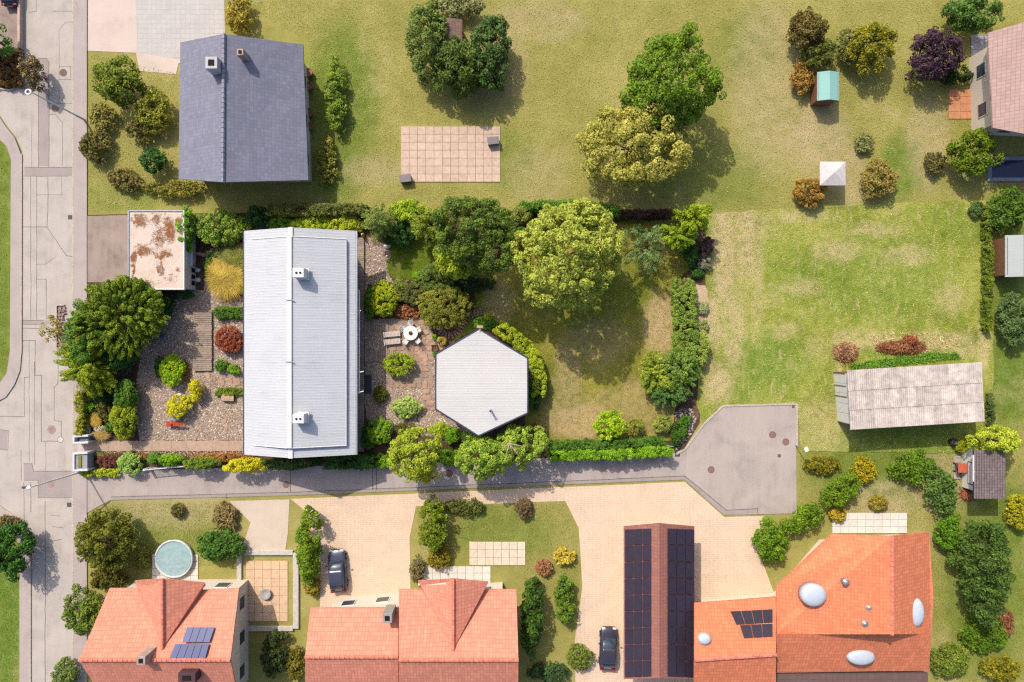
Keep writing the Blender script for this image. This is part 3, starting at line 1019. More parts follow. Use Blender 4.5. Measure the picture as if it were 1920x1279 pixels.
m_white = M('white_paint', (248, 246, 242), 0.6, var=0.05, scale=2)
m_wall = M('render_wall', (232, 228, 220), 0.85, var=0.06, scale=1.5)
m_roofw = M_ribmetal('metal_roof', (208, 211, 216))
m_roofe = m_roofw
m_hexroof = M_ribmetal('flat_metal_roof', (214, 213, 212))
m_cap = M('ridge_metal', (236, 236, 238), 0.4, var=0.04)
m_darkmetal = M('dark_metal', (78, 86, 108), 0.45, var=0.1, metal=0.3)
m_steel = M('galvanised_steel', (190, 198, 212), 0.4, var=0.1, metal=0.5)
m_black = M('black_hole', (14, 14, 14), 0.9, var=0.1)
m_glass = M_glass('window_glass')
m_wood = M('weathered_wood', (186, 168, 156), 0.85, var=0.22, scale=4, rnd=0.2)
m_deck = M('deck_wood', (178, 158, 140), 0.85, var=0.2, scale=4, rnd=0.16)
m_brown = M('brown_wood', (140, 98, 66), 0.8, var=0.25, scale=5, rnd=0.1)

def window(parent, c, size, axis='x', frame=m_white):
    """c = centre on the wall's face, axis = the direction the wall faces"""
    w, h = size
    mb = MB()
    t = 0.07
    d = 0.06
    def bx(u, v, su, sv, dep):
        if axis == 'x':
            mb.box((c[0], c[1] + u, c[2] + v), (dep, su, sv))
        else:
            mb.box((c[0] + u, c[1], c[2] + v), (su, dep, sv))
    bx(0, h / 2, w + t, t, d)
    bx(0, -h / 2, w + t, t, d * 1.6)
    bx(-w / 2, 0, t, h - t, d)
    bx(w / 2, 0, t, h - t, d)
    bx(0, 0, t * .7, h - t, d * .9)
    f = mb.build('window', frame, parent)
    pb = MB()
    s = (0.02, w - t, h - t) if axis == 'x' else (w - t, 0.02, h - t)
    pb.box(c, s)
    pb.build('pane', m_glass, f)
    return f

# ---- the long house
HE, HR = 4.4, 6.4
xw, xr, xe = G(458, 640, HE).x, G(545, 640, HR).x, G(667, 640, HE).x
yn, ys_ = G(545, 433.5, HE).y, G(545, 853, HE).y
house = thing('long_house', 'long house with pale grey ribbed metal roof and two white chimneys', 'house', ((xw + xe) / 2, (yn + ys_) / 2, 0))
def zroof(x, y):
    return HE + (HR - HE) * ((x - xw) / (xr - xw) if x < xr else (xe - x) / (xe - xr))
wx0, wx1, wy0, wy1 = xw + 0.7, G(655, 640).x, ys_ + 0.6, yn - 0.6
mb = MB()
mb.prism([(wx0, wy0), (wx1, wy0), (wx1, wy1), (wx0, wy1)], 0, HE - 0.02)
for y, s in ((wy0, 1), (wy1, -1)):
    vs = [(wx0, y, HE - 0.02), (wx1, y, HE - 0.02), (wx1, y, zroof(wx1, 0) - .2), (xr, y, HR - .25), (wx0, y, zroof(wx0, 0) - .2)]
    mb.add(vs + [(a, b + s * .2, c) for a, b, c in vs], [(0, 1, 2, 3, 4), (9, 8, 7, 6, 5), (2, 3, 8, 7), (3, 4, 9, 8), (1, 2, 7, 6), (0, 4, 9, 5)])
mb.build('wall', m_wall, house)
for nm, x0, x1 in (('west', xw, xr), ('east', xr, xe)):
    mb = MB()
    ribbed(mb, lambda y: (x0, x1), ys_, yn, zroof, 0.26, 0.008)
    # underside and edges
    t = 0.16
    vs = [(x0, ys_, zroof(x0 + 1e-6, 0)), (x1, ys_, zroof(x1 - 1e-6, 0)), (x1, yn, zroof(x1 - 1e-6, 0)), (x0, yn, zroof(x0 + 1e-6, 0))]
    lo = [(a, b, c - t) for a, b, c in vs]
    hi = [(a, b, c - 0.004) for a, b, c in vs]
    mb.add(lo + hi, [(3, 2, 1, 0), (0, 1, 5, 4), (2, 3, 7, 6), (1, 2, 6, 5), (3, 0, 4, 7)])
    mb.build('roof_slope', m_roofw, house)
# raised upper layer of the roof
uy0, uy1 = G(0, 836, HE + .6).y, G(0, 449, HE + .6).y
ux0, ux1 = G(473, 0, HE + .6).x, G(648.5, 0, HE + .75).x
T = 0.30
for x0, x1 in ((ux0, xr), (xr, ux1)):
    mb = MB()
    ribbed(mb, lambda y: (x0, x1), uy0, uy1, lambda x, y: zroof(x + (1e-6 if x <= x0 else -1e-6), y) + T * (1 if x > xr - 0.01 else max(0.12, (x - ux0) / (xr - ux0))), 0.26, 0.008)
    za, zb = zroof(x0 + 1e-6, 0), zroof(x1 - 1e-6, 0)
    ta = T if x0 >= xr - .01 else T * .12
    vs = [(x0, uy0, za + .03), (x1, uy0, zb + .03), (x1, uy0, zb + T - .004), (x0, uy0, za + ta - .004)]
    ws_ = [(a, uy1, c) for a, b, c in vs]
    mb.add(vs + ws_, [(0, 1, 2, 3), (7, 6, 5, 4), (1, 5, 6, 2), (0, 3, 7, 4)])
    mb.build('upper_roof_layer', m_roofw, house)
    for y in (uy0, uy1):
        MB().tube([(x0, y, za + ta + .02), (x1, y, zb + T + .02)], .05, 4).build('edge_trim', m_cap, house)
    if x1 > xr + .1:
        MB().tube([(x1, uy0, zb + T + .01), (x1, uy1, zb + T + .01)], .04, 4).build('edge_trim', m_cap, house)
mb = MB()
mb.box((xr - .02, (uy0 + uy1) / 2, HR + T + .03), (0.5, uy1 - uy0 + .02, .09), bev=0.04)
mb.box((xr, (yn + uy1) / 2 + .02, HR + .04), (0.4, yn - uy1, .07))
mb.box((xr, (ys_ + uy0) / 2 - .02, HR + .04), (0.4, uy0 - ys_, .07))
mb.build('ridge_cap', m_cap, house)
for x in (xw - .07, xe + .07):
    MB().box((x, (yn + ys_) / 2, HE - .1), (.14, yn - ys_, .13)).build('gutter', m_darkmetal if x < 0 and x < xr else m_steel, house)
for py in (563, 679):
    p = G(543, py, HR + T)
    MB().box((xr, p.y, HR + T + .11), (.75, .07, .08)).build('roof_hook', m_steel, house)
for py in (512, 786):
    hz = 7.6
    p = G(559, py, hz)
    ch = MB().box((p.x, p.y, hz - 1.0), (1.05, .86, 2.0), bev=0.03).build('chimney', m_white, house)
    MB().box((p.x + .0, p.y - .02, 6.42), (1.35, 1.1, .1)).build('flashing', m_cap, ch)
    for dx in (-.16, .2):
        MB().lathe((p.x + dx, p.y + .0, hz + .002), [(.1, 0), (.11, .05), (.085, .05), (.08, .02)], 14).build('flue', m_darkmetal, ch)
        MB().lathe((p.x + dx, p.y + .0, hz + .028), [(.078, 0), (.078, .004)], 12).build('flue_opening', m_black, ch)
for i in range(6):
    y = wy0 + 2 + i * (wy1 - wy0 - 4) / 5
    window(house, (wx0 - .03, y, 1.9), (1.5, 1.3))
    if i != 3:
        window(house, (wx1 + .03, y, 1.7), (1.9, 2.0))
MB().box((wx1 + .04, wy0 + 2 + 3 * (wy1 - wy0 - 4) / 5, 1.35), (.07, 1.0, 2.1)).build('door', m_darkmetal, house)

# verandah deck along the east side of the long house, board by board
xd0, xd1 = wx1 + .02, G(682.5, 640, .3).x
yd0, yd1 = G(0, 848, .3).y, G(0, 446, .3).y
deck = thing('verandah_deck', 'narrow grey board deck along the long house under the eave', 'deck', ((xd0 + xd1) / 2, (yd0 + yd1) / 2, 0))
n = 102
pl = unit_mesh('plank', 0.03)
pieces('plank', pl, m_deck, deck, [((xd0 + xd1) / 2, yd0 + (i + .5) * (yd1 - yd0) / n, .27, 0, (xd1 - xd0, (yd1 - yd0) / n - .025, .06)) for i in range(n)])
mb = MB()
for x in (xd0 + .15, xd1 - .12):
    mb.box((x, (yd0 + yd1) / 2, .13), (.1, yd1 - yd0, .2))
mb.build('joist', m_brown, deck)
rail = thing('awning_frame', 'white steel awning frame under the eave above the verandah deck', 'awning frame', G(676, 640))
ZA = 3.95
mb = MB()
for (a, b) in ((545, 582), (584, 700), (700, 738)):
    mb.tube([G(673.5, a, ZA), G(673.5, b, ZA)], .06, 6)
mb.build('front_bar', m_cap, rail)
mb = MB()
for (py, x2, dy) in ((545, 673.5, 0), (583, 677, 0), (700, 682, -3), (738, 682, -4)):
    p, q = G(662, py + 1, ZA), G(x2, py + dy, ZA)
    mb.tube([p, q], .055, 6)
mb.build('bracket_arm', m_cap, rail)
for py in (545, 640, 738):
    p = G(662, py, ZA)
    MB().box((wx1 + .05, p.y, ZA), (.1, .3, .3)).build('wall_plate', m_steel, rail)
    MB().tube([(wx1 + .05, p.y, ZA - .05), (G(673, 0, ZA).x, p.y, ZA - .05)], .04, 6).build('support_arm', m_steel, rail)
st = thing('metal_grate_step', 'dark metal grating step below the verandah railing', 'step', G(690, 720))
a, b = G(682, 703), G(697, 738)
mb = MB()
mb.box(((a.x + b.x) / 2, (a.y + b.y) / 2, .12), (b.x - a.x, a.y - b.y, .1))
mb.build('frame', M('grate_metal', (90, 92, 100), .5, .3), st)
mb = MB()
for i in range(9):
    mb.box(((a.x + b.x) / 2, b.y + .15 + i * (a.y - b.y - .3) / 8, .19), (b.x - a.x - .1, .06, .05))
mb.build('grate_bar', m_darkmetal, st)
for (px, py, lab) in ((675, 617, 'small white lamp globe on the deck near the loungers'), (675, 667, 'small white lamp globe on the deck near the round shrub')):
    p = G(px, py, .4)
    o = thing('deck_lamp', lab, 'lamp', (p.x, p.y, .3), 'globe lamps on the verandah deck')
    MB().lathe((p.x, p.y, .3), [(.07, 0), (.07, .03), (.02, .03), (.02, .1)], 10).build('base', m_steel, o)
    MB().lathe((p.x, p.y, .4), [(.02, 0), (.06, .03), (.08, .08), (.06, .13), (.02, .16)], 10).build('globe', m_white, o, smooth=True)
p = G(680, 441, .6)
o = thing('yellow_post', 'small yellow bottle shaped post beside the deck end', 'post', (p.x, p.y, 0))
MB().lathe((p.x, p.y, 0), [(.16, 0), (.17, .5), (.12, .75), (.07, .85), (.05, 1.05)], 12, 1, 1.4).build('body', M('yellow_plastic', (225, 180, 60), .5), o, smooth=True)
MB().lathe((p.x, p.y, 1.05), [(.06, 0), (.06, .08)], 10).build('cap', m_white, o)

# ---- hexagonal house
HH = 4.9
hexpx = [(817, 664), (898, 618), (989.5, 672), (989.5, 775), (897, 818), (817, 768)]
HX = [G(x, y, HH) for x, y in hexpx]
hc = sum((Vector(p) for p in HX), Vector()) / 6
hexh = thing('hexagonal_pavilion', 'hexagonal pavilion with white ribbed flat roof and dark edge', 'pavilion', (hc.x, hc.y, 0))
def hex_x(y):
    xs = []
    for i in range(6):
        a, b = HX[i], HX[(i + 1) % 6]
        if abs(a.y - b.y) < 1e-9:
            continue
        t = (y - a.y) / (b.y - a.y)
        if -1e-6 <= t <= 1 + 1e-6:
            xs.append(a.x + (b.x - a.x) * t)
    return (min(xs), max(xs))
mb = MB()
ymin, ymax = min(p.y for p in HX), max(p.y for p in HX)
ribbed(mb, hex_x, ymin + .02, ymax - .02, lambda x, y: HH + .02 * math.sin(y), 0.24, 0.007)
mb.build('roof_sheet', m_hexroof, hexh)
def hexin(k):
    return [(hc.x + (p.x - hc.x) * k, hc.y + (p.y - hc.y) * k) for p in HX]
MB().prism(hexin(.995), HH - .3, HH - .03).build('fascia', m_darkmetal, hexh)
MB().prism(hexin(.93), 0, HH - .3).build('wall', m_wall, hexh)
mb = MB()
for i in (5, 0, 1, 2, 3, 4):
    a, b = HX[i], HX[(i + 1) % 6]
    mb.tube([Vector((a.x, a.y, HH - .02)), Vector((b.x, b.y, HH - .02))], .085, 6)
mb.build('gutter', m_darkmetal, hexh)
p = G(920, 770, HH + .3)
pp = MB().lathe((p.x, p.y, HH), [(.1, 0), (.1, 1.0), (.13, 1.0), (.13, 1.1), (.09, 1.1), (.09, 1.06)], 12).build('vent_pipe', m_steel, hexh)
MB().lathe((p.x, p.y, HH + 1.07), [(.088, 0), (.088, .006)], 12).build('vent_opening', m_black, pp)
for i in range(6):
    a, b = Vector(hexin(.93)[i] + (0,)), Vector(hexin(.93)[(i + 1) % 6] + (0,))
    m_ = (a + b) / 2
    ang = math.atan2(b.y - a.y, b.x - a.x)
    f = MB().box((m_.x, m_.y, 2.3), ((b - a).length * .5, .1, 2.0), ang).build('window', m_white, hexh)
    MB().box((m_.x, m_.y, 2.3), ((b - a).length * .46, .12, 1.84), ang).build('pane', m_glass, f)
p = G(900, 614, 4.9)
MB().box((p.x, p.y + .02, 4.95), (.62, .28, .22), bev=.04).build('rain_head', M('terracotta_box', (214, 160, 130), .7), hexh)
MB().box((p.x, p.y - .25, 4.95), (.08, .4, .08)).build('rain_spout', m_steel, hexh)
d = thing('pavilion_deck', 'small brown board deck between the pavilion and the curved hedge', 'deck', G(995, 700))
a, b = G(987, 682), G(1001, 716)
pieces('plank', pl, m_brown, d, [((a.x + b.x) / 2, b.y + (i + .5) * (a.y - b.y) / 9, .2, 0, (b.x - a.x, (a.y - b.y) / 9 - .025, .06)) for i in range(9)])

# ---- garage
HG = 2.9
gx0, gy0, gx1, gy1 = G(241, 396, HG).x, G(0, 543, HG).y, G(345, 0, HG).x, G(0, 396, HG).y
gar = thing('garage', 'flat roofed garage with brown moss on its beige roof', 'garage', ((gx0 + gx1) / 2, (gy0 + gy1) / 2, 0))
MB().box(((gx0 + gx1) / 2, (gy0 + gy1) / 2, (HG - .2) / 2), (gx1 - gx0 - .3, gy1 - gy0 - .3, HG - .2)).build('wall', m_wall, gar)
t = NT('mossy_roof')
p = t.pos()
def moss_mask(lst):
    nt_ = t.n('ShaderNodeTexNoise')
    t.l(p, nt_.inputs['Vector'])
    nt_.inputs['Scale'].default_value = 1.1
    nt_.inputs['Detail'].default_value = 6
    wv = t.n('ShaderNodeVectorMath', operation='MULTIPLY_ADD')
    t.l(nt_.outputs['Color'], wv.inputs[0])
    wv.inputs[1].default_value = (1.7, 1.7, 0)
    sv = t.n('ShaderNodeVectorMath', operation='SUBTRACT')
    t.l(p, sv.inputs[0])
    sv.inputs[1].default_value = (.85, .85, 0)
    t.l(sv.outputs[0], wv.inputs[2])
    acc = None
    for (x, y, rx, ry, s) in lst:
        c = G(x, y, HG)
        a, b = S(rx, HG), S(ry, HG)
        m = t.mapping(wv.outputs[0], loc=(-c.x / a, -c.y / b, 0), scale=(1 / a, 1 / b, 0))
        ln = t.n('ShaderNodeVectorMath', operation='LENGTH')
        t.l(m, ln.inputs[0])
        k_ = t.rng(ln.outputs['Value'], 1.3, .3, 0, s, True)
        acc = k_ if acc is None else t.math('MAXIMUM', acc, k_)
    return acc
mm = moss_mask([(262, 415, 20, 18, .8), (292, 412, 14, 18, .7), (318, 432, 16, 28, 1.0), (300, 450, 16, 20, .8), (270, 470, 22, 14, .9), (250, 482, 7, 16, 1.0), (305, 478, 18, 12, .9), (302, 500, 7, 22, .8), (247, 508, 4, 20, 1.0), (334, 412, 8, 10, .8), (275, 530, 34, 8, .5), (315, 520, 20, 10, .4), (335, 505, 6, 10, .6)])
fin = t.noise(p, 7, 5, .8)
mk = t.rng(t.math('ADD', t.math('MULTIPLY', mm, .62), t.math('ADD', t.math('MULTIPLY', fin, 1.5), t.math('MULTIPLY', t.noise(p, 2.2, 6, .8), 1.5))), 1.72, 2.06)
base = t.mix(fin, alb((222, 200, 184)), alb((238, 222, 208)))
moss = t.mix(t.noise(p, 10, 4, .7), alb((120, 70, 36)), alb((182, 120, 72)))
col = t.mix(t.rng(t.noise(p, 1.3, 4, .6), .5, .72, 0, .4), base, alb((205, 170, 140)))
col = t.mix(mk, col, moss)
m_moss = t.done(t.bsdf(col, .95, 0, .1, t.bump(t.math('ADD', mk, t.math('MULTIPLY', fin, .4)), .7, .06)).outputs[0])
MB().box(((gx0 + gx1) / 2, (gy0 + gy1) / 2, HG - .12), (gx1 - gx0 - .02, gy1 - gy0 - .02, .16)).build('roof', m_moss, gar)
for (x, y, sx, sy, nm) in ((gx0, (gy0 + gy1) / 2, .12, gy1 - gy0 + .12, 0), (gx1, (gy0 + gy1) / 2, .12, gy1 - gy0 + .12, 1), ((gx0 + gx1) / 2, gy0, gx1 - gx0 - .13, .12, 1), ((gx0 + gx1) / 2, gy1, gx1 - gx0 - .13, .12, 0)):
    MB().box((x, y, HG - .06), (sx, sy, .24), bev=.02).build('roof_edge', m_steel if nm == 0 else m_cap, gar)
MB().box((gx0 + .11, (gy0 + gy1) / 2 + .3, 1.15), (.1, 4.6, 2.2)).build('garage_door', m_white, gar)
# lean-to beside the garage
o = thing('lean_to_roof', 'narrow pale blue sheet roof beside the garage', 'roof', G(355, 478))
a, b = G(349, 453, 1.6), G(361, 499, 1.6)
MB().box(((a.x + b.x) / 2, (a.y + b.y) / 2, 1.6), (b.x - a.x, a.y - b.y, .05)).build('sheet', M('pale_sheet', (206, 212, 226), .4), o)
mb = MB()
for x in (a.x + .05, b.x - .05):
    for y in (a.y - .1, b.y + .1):
        mb.box((x, y, .78), (.07, .07, 1.58))
mb.build('post', m_brown, o)
for i, (py, lab) in enumerate(((507, 'black bin by the garage nearest the pale sheet roof'), (519, 'black bin between the other two bins by the garage'), (531, 'black bin by the garage nearest the gravel'))):
    p = G(355, py, 1.0)
    o = thing('refuse_bin', lab, 'bin', (p.x, p.y, 0), 'bins beside the garage')
    MB().add([(p.x + sx * w, p.y + sy * w * .8, z) for z, w in ((.12, .22), (.95, .29)) for sx, sy in ((-1, -1), (1, -1), (1, 1), (-1, 1))],
             [(3, 2, 1, 0), (4, 5, 6, 7), (0, 1, 5, 4), (1, 2, 6, 5), (2, 3, 7, 6), (3, 0, 4, 7)]).build('bin_body', M('black_plastic', (30, 29, 29), .7, spec=.15), o)
    MB().box((p.x, p.y, 1.0), (.62, .5, .08), bev=.03).build('lid', M('black_plastic', (30, 29, 29), .7, spec=.15), o)
    mb = MB()
    for s in (-1, 1):
        mb.tube([(p.x + s * .2, p.y - .2, .1), (p.x + s * .26, p.y - .2, .1)], .1, 10)
    mb.build('wheel', m_black, o)

# ---- corrugated shed in the meadow
RS = [(1586, 696), (1838, 680.5), (1850, 788), (1594, 805)]
hN, hS = 3.6, 3.4
A_, B_, C_, D_ = G(*RS[0], hN), G(*RS[1], hN), G(*RS[2], hS), G(*RS[3], hS)
shed = thing('corrugated_shed', 'long shed with weathered corrugated fibre cement roof in the meadow', 'shed', ((A_ + B_ + C_ + D_) / 4).xy.to_3d())
ex = (B_ - A_)
ey = (D_ - A_)
NC, NR = 16, 3
m_fib = M('fibre_cement', (222, 211, 203), .9, var=.2, scale=1.6, rnd=.13, bump=.3)
sw, sh = ex.length / NC, ey.length / NR
V, F = [], []
K = 4
prof = []
for i in range(K * 6 + 1):
    u = i / (K * 6)
    prof.append((u - .5, 0.05 * math.cos(u * K * 2 * math.pi)))
for j in (-.5, .5):
    for (u, z) in prof:
        V.append((u, j, z))
n = len(prof)
for i in range(n - 1):
    F.append((i, i + 1, n + i + 1, n + i))
V2 = [(a, b, c - .012) for a, b, c in V]
F += [tuple(reversed([k + 2 * n for k in f])) for f in F]
me = bpy.data.meshes.new('roof_sheet')
me.from_pydata(V + V2, [], F)
rz = math.atan2(ex.y, ex.x)
tilt = math.asin((hN - hS) / ey.length)
sl = shed.location
for r in range(NR):
    for c in range(NC):
        q = A_ + ex * ((c + .5) / NC) + ey * ((r + .5) / NR)
        o = put('roof_sheet', me, m_fib, shed, (q.x - sl.x, q.y - sl.y, q.z + .03 * (NR - r) + random.uniform(0, .012)))
        o.rotation_euler = (tilt + random.uniform(-.004, .004), random.uniform(-.004, .004), rz + random.uniform(-.004, .004))
        o.scale = (sw * 1.03, sh * 1.06, 1)
exn, eyn = ex.normalized(), Vector((ey.x, ey.y, 0)).normalized()
def sp(u, v, z=0.0):
    q = A_ + exn * u + eyn * v
    return (q.x, q.y, z)
LX, LY = ex.length, math.hypot(ey.x, ey.y)
mb = MB()
mb.prism([sp(.5, .3)[:2], sp(LX - .3, .3)[:2], sp(LX - .3, LY - .3)[:2], sp(.5, LY - .3)[:2]], 0, hS - .1)
mb.build('wall', m_brown, shed)
for i in range(5):
    v0, v1 = .35 + i * (LY - .7) / 5, .35 + (i + 1) * (LY - .7) / 5 - .03
    MB().prism([sp(.42, v0)[:2], sp(.49, v0)[:2], sp(.49, v1)[:2], sp(.42, v1)[:2]], .05, hS - .15).build('door_leaf', m_white, shed)
mb = MB()
for v in (.35, LY * .28, LY * .47, LY - .35):
    mb.box(sp(.39, v, 1.3), (.05, .06, 2.4), rz)
mb.build('door_strap', m_brown, shed)
mb = MB()
mb.tube([sp(0, LY + .05, hS - .05), sp(LX, LY + .05, hS - .05)], .06, 6)
mb.build('gutter', M('pale_gutter', (214, 196, 176), .7), shed)

# ---- small cabin with tiled roof
HK = 3.0
kx0, ky1 = G(1826, 845, HK).x, G(1826, 845, HK).y
kx1, ky0 = G(1885, 935, HK).x, G(1885, 935, HK).y
cab = thing('garden_cabin', 'small white walled cabin with dark tiled roof beside the shed', 'cabin', ((kx0 + kx1) / 2, (ky0 + ky1) / 2, 0))
m_ktile = M('dark_tile', (126, 112, 112), .7, var=.2, scale=3, rnd=.14)
nx, ny = 12, 17
tw, th = (kx1 - kx0) / nx, (ky1 - ky0) / ny
tm = bpy.data.meshes.new('roof_tile')
pr = [(-.5, 0), (-.3, .03), (0, .05), (.3, .03), (.5, 0)]
V = [(u, -.5, z + .03) for u, z in pr] + [(u, .5, z) for u, z in pr] + [(u, -.5, -.02) for u, z in pr]
F = [(i, i + 1, 6 + i, 5 + i) for i in range(4)] + [(10 + i, 11 + i, i + 1, i) for i in range(4)]
tm.from_pydata(V, [], F)
def kz(x):
    return HK - .1 + .5 * (kx1 - x) / (kx1 - kx0) * -1 + .25
pieces('roof_tile', tm, m_ktile, cab, [(kx0 + (i + .5) * tw, ky0 + (j + .5) * th, HK + .02, 0, (tw * .97, th * 1.1, 1)) for i in range(nx) for j in range(ny)])
MB().box(((kx0 + kx1) / 2, (ky0 + ky1) / 2, HK - .08), (kx1 - kx0, ky1 - ky0, .14)).build('roof_deck', m_darkmetal, cab)
cx0 = G(1803, 0).x
MB().prism([(cx0, ky0 + .5), (kx1 - .3, ky0 + .3), (kx1 - .3, ky1 - .3), (cx0, ky1 - .3)], 0, HK - .16).build('wall', m_white, cab)
MB().box((kx0 - .04, (ky0 + ky1) / 2 + .6, HK - .02), (.12, (ky1 - ky0) * .55, .12)).build('gutter', m_cap, cab)
MB().box((cx0 - .03, (ky0 + ky1) / 2 - .2, 1.75), (.05, 2.3, 1.5)).build('window_frame', m_brown, cab)
MB().box((cx0 - .05, (ky0 + ky1) / 2 - .2, 1.75), (.05, 2.1, 1.3)).build('window_blind', m_white, cab)
MB().box((cx0 - .5, (ky0 + ky1) / 2 + .25, .95), (.98, .95, .06)).build('porch_canopy', M('orange_tile', (214, 112, 82), .7, var=.2, scale=6), cab)
mb = MB()
for s in (-.4, .4):
    mb.box((cx0 - .9, (ky0 + ky1) / 2 + .25 + s, .46), (.07, .07, .92))
mb.build('post', m_brown, cab)
o = thing('stepping_slab', 'pale grey stone slab path at the cabin door', 'path', G(1793, 880))
for i, py in enumerate((862, 877, 892)):
    q = G(1794 - (i == 2) * 1, py)
    MB().box((q.x, q.y, .1), (.68, .76, .1), .06 * (i - 1), .03).build('slab', M('pale_slab', (190, 176, 168), .9, var=.2), o)
MB().box((G(1792, 876).x, G(1792, 876).y, .17), (.42, .85, .03)).build('door_mat', M('dark_mat', (92, 88, 84), .95), o)
p = G(1786, 829, .4)
o = thing('rain_barrel', 'dark water barrel at the shrub by the cabin', 'barrel', (p.x, p.y, 0))
MB().lathe((p.x, p.y, 0), [(.26, 0), (.32, .35), (.32, .5), (.27, .85), (.24, .85), (.24, .78)], 14).build('barrel_body', M('grey_plastic', (70, 70, 72), .5), o, smooth=True)

# ================================================================== neighbouring houses
m_slate = M_tiles('slate_roof', (140, 141, 160), .3, .35, .1, .85)
m_red = M_tiles('red_tile_roof', (240, 156, 130), .3, .34, .13)
m_orange = M_tiles('orange_tile_roof', (242, 144, 104), .3, .34, .13)
m_pink = M_tiles('pink_tile_roof', (198, 166, 158), .3, .34, .08)
m_cream = M('cream_render', (238, 226, 208), .85, var=.05)
m_solar = M('solar_cell', (58, 50, 66), .45, var=.12, scale=2, spec=.35, rnd=.08)
m_solarb = M('blue_solar_cell', (50, 66, 128), .5, var=.1, scale=2, spec=.35, rnd=.08)
m_alu = M('aluminium', (170, 172, 178), .4, metal=.5)

def roof_house(name, label, roofs, walls, cat='house', group=None, wall_mat=None, thick=.2):
    """roofs = [(material, [(px, py, h), ...])], walls = (polygon px, eave height)"""
    poly, he = walls
    W = GP(poly, he)
    c = sum(W, Vector()) / len(W)
    root = thing(name, label, cat, (c.x, c.y, 0), group)
    for mat, pts in roofs:
        q = [G(*p) for p in pts]
        a = (q[1] - q[0]).cross(q[2] - q[0])
        if a.z < 0:
            q = q[::-1]
        n = len(q)
        lo = [(p.x, p.y, p.z - thick) for p in q]
        mb = MB()
        mb.add([tuple(p) for p in q] + lo, [tuple(range(n)), tuple(range(2 * n - 1, n - 1, -1))] + [(i, n + i, n + (i + 1) % n, (i + 1) % n) for i in range(n)])
        mb.build('roof_slope', mat, root)
    k = .95
    mb = MB().prism([(c.x + (p.x - c.x) * k, c.y + (p.y - c.y) * k) for p in W], 0, he - thick - .05)
    mb.build('wall', wall_mat or m_cream, root)
    E = [Vector((c.x + (p.x - c.x) * k, c.y + (p.y - c.y) * k, 0)) for p in W]
    for i in range(len(E)):
        a, b = E[i], E[(i + 1) % len(E)]
        L = (b - a).length
        if L < 3.5:
            continue
        ang = math.atan2(b.y - a.y, b.x - a.x)
        for j in range(int(L / 3.2)):
            m_ = a.lerp(b, (j + .5) / int(L / 3.2))
            f = MB().box((m_.x, m_.y, 1.8), (1.4, .14, 1.3), ang).build('window', m_white, root)
            MB().box((m_.x, m_.y, 1.8), (1.24, .18, 1.14), ang).build('pane', m_glass, f)
    return root

def solar(parent, quad, nx, ny, mat):
    """panels laid in a grid over a roof quad given as four (px, py, h); u runs 0->1, v runs 0->3"""
    q = [G(*p) for p in quad]
    pl_ = parent.location
    for i in range(nx):
        for j in range(ny):
            def at(u, v):
                return q[0] * (1 - u) * (1 - v) + q[1] * u * (1 - v) + q[2] * u * v + q[3] * (1 - u) * v
            g_ = .035
            cs = [at((i + g_) / nx, (j + g_) / ny), at((i + 1 - g_) / nx, (j + g_) / ny), at((i + 1 - g_) / nx, (j + 1 - g_) / ny), at((i + g_) / nx, (j + 1 - g_) / ny)]
            nrm = (cs[1] - cs[0]).cross(cs[3] - cs[0]).normalized()
            if nrm.z < 0:
                nrm = -nrm
                cs = [cs[0], cs[3], cs[2], cs[1]]
            hi = [p + nrm * .16 for p in cs]
            lo = [p + nrm * .08 for p in cs]
            MB().add([tuple(p) for p in lo + hi], [(3, 2, 1, 0), (4, 5, 6, 7), (0, 1, 5, 4), (1, 2, 6, 5), (2, 3, 7, 6), (3, 0, 4, 7)]).build('solar_panel', mat, parent)

def chim(parent, px, py, h, size=(.8, .8), hgt=1.6, mat=None):
    p = G(px, py, h)
    c = MB().box((p.x, p.y, h - hgt / 2), (size[0], size[1], hgt), bev=.03).build('chimney', mat or M('brick_chimney', (190, 170, 160), .9, var=.2), parent)
    MB().box((p.x, p.y, h + .01), (size[0] * .5, size[1] * .5, .06)).build('flue_opening', m_black, c)

# slate roofed house of the upper plot
h1 = roof_house('neighbour_house', 'neighbouring house with blue grey slate gable roof and pale chimney',
    [(m_slate, [(338, 80, 4.6), (420, 64, 7.2), (418, 342, 7.2), (335, 336, 4.6)]), (m_slate, [(420, 64, 7.2), (568, 84, 4.0), (578, 338, 4.0), (418, 342, 7.2)])],
    ([(345, 90), (560, 92), (568, 330), (342, 330)], 4.0))
chim(h1, 396, 118, 8.2, (1.1, 1.1), 2.6, M('pale_chimney', (205, 202, 205), .8))
chim(h1, 450, 98, 7.6, (.6, .6), 1.6)
o = thing('terracotta_planter_wall', 'row of reddish planters along the slate house wall', 'planters', G(578, 190))
for py in (140, 165, 215, 240):
    q = G(581, py)
    MB().lathe((q.x, q.y, 0), [(.35, 0), (.45, .6), (.38, .6), (.36, .5)], 12).build('planter', M('red_clay', (176, 112, 96), .85), o)

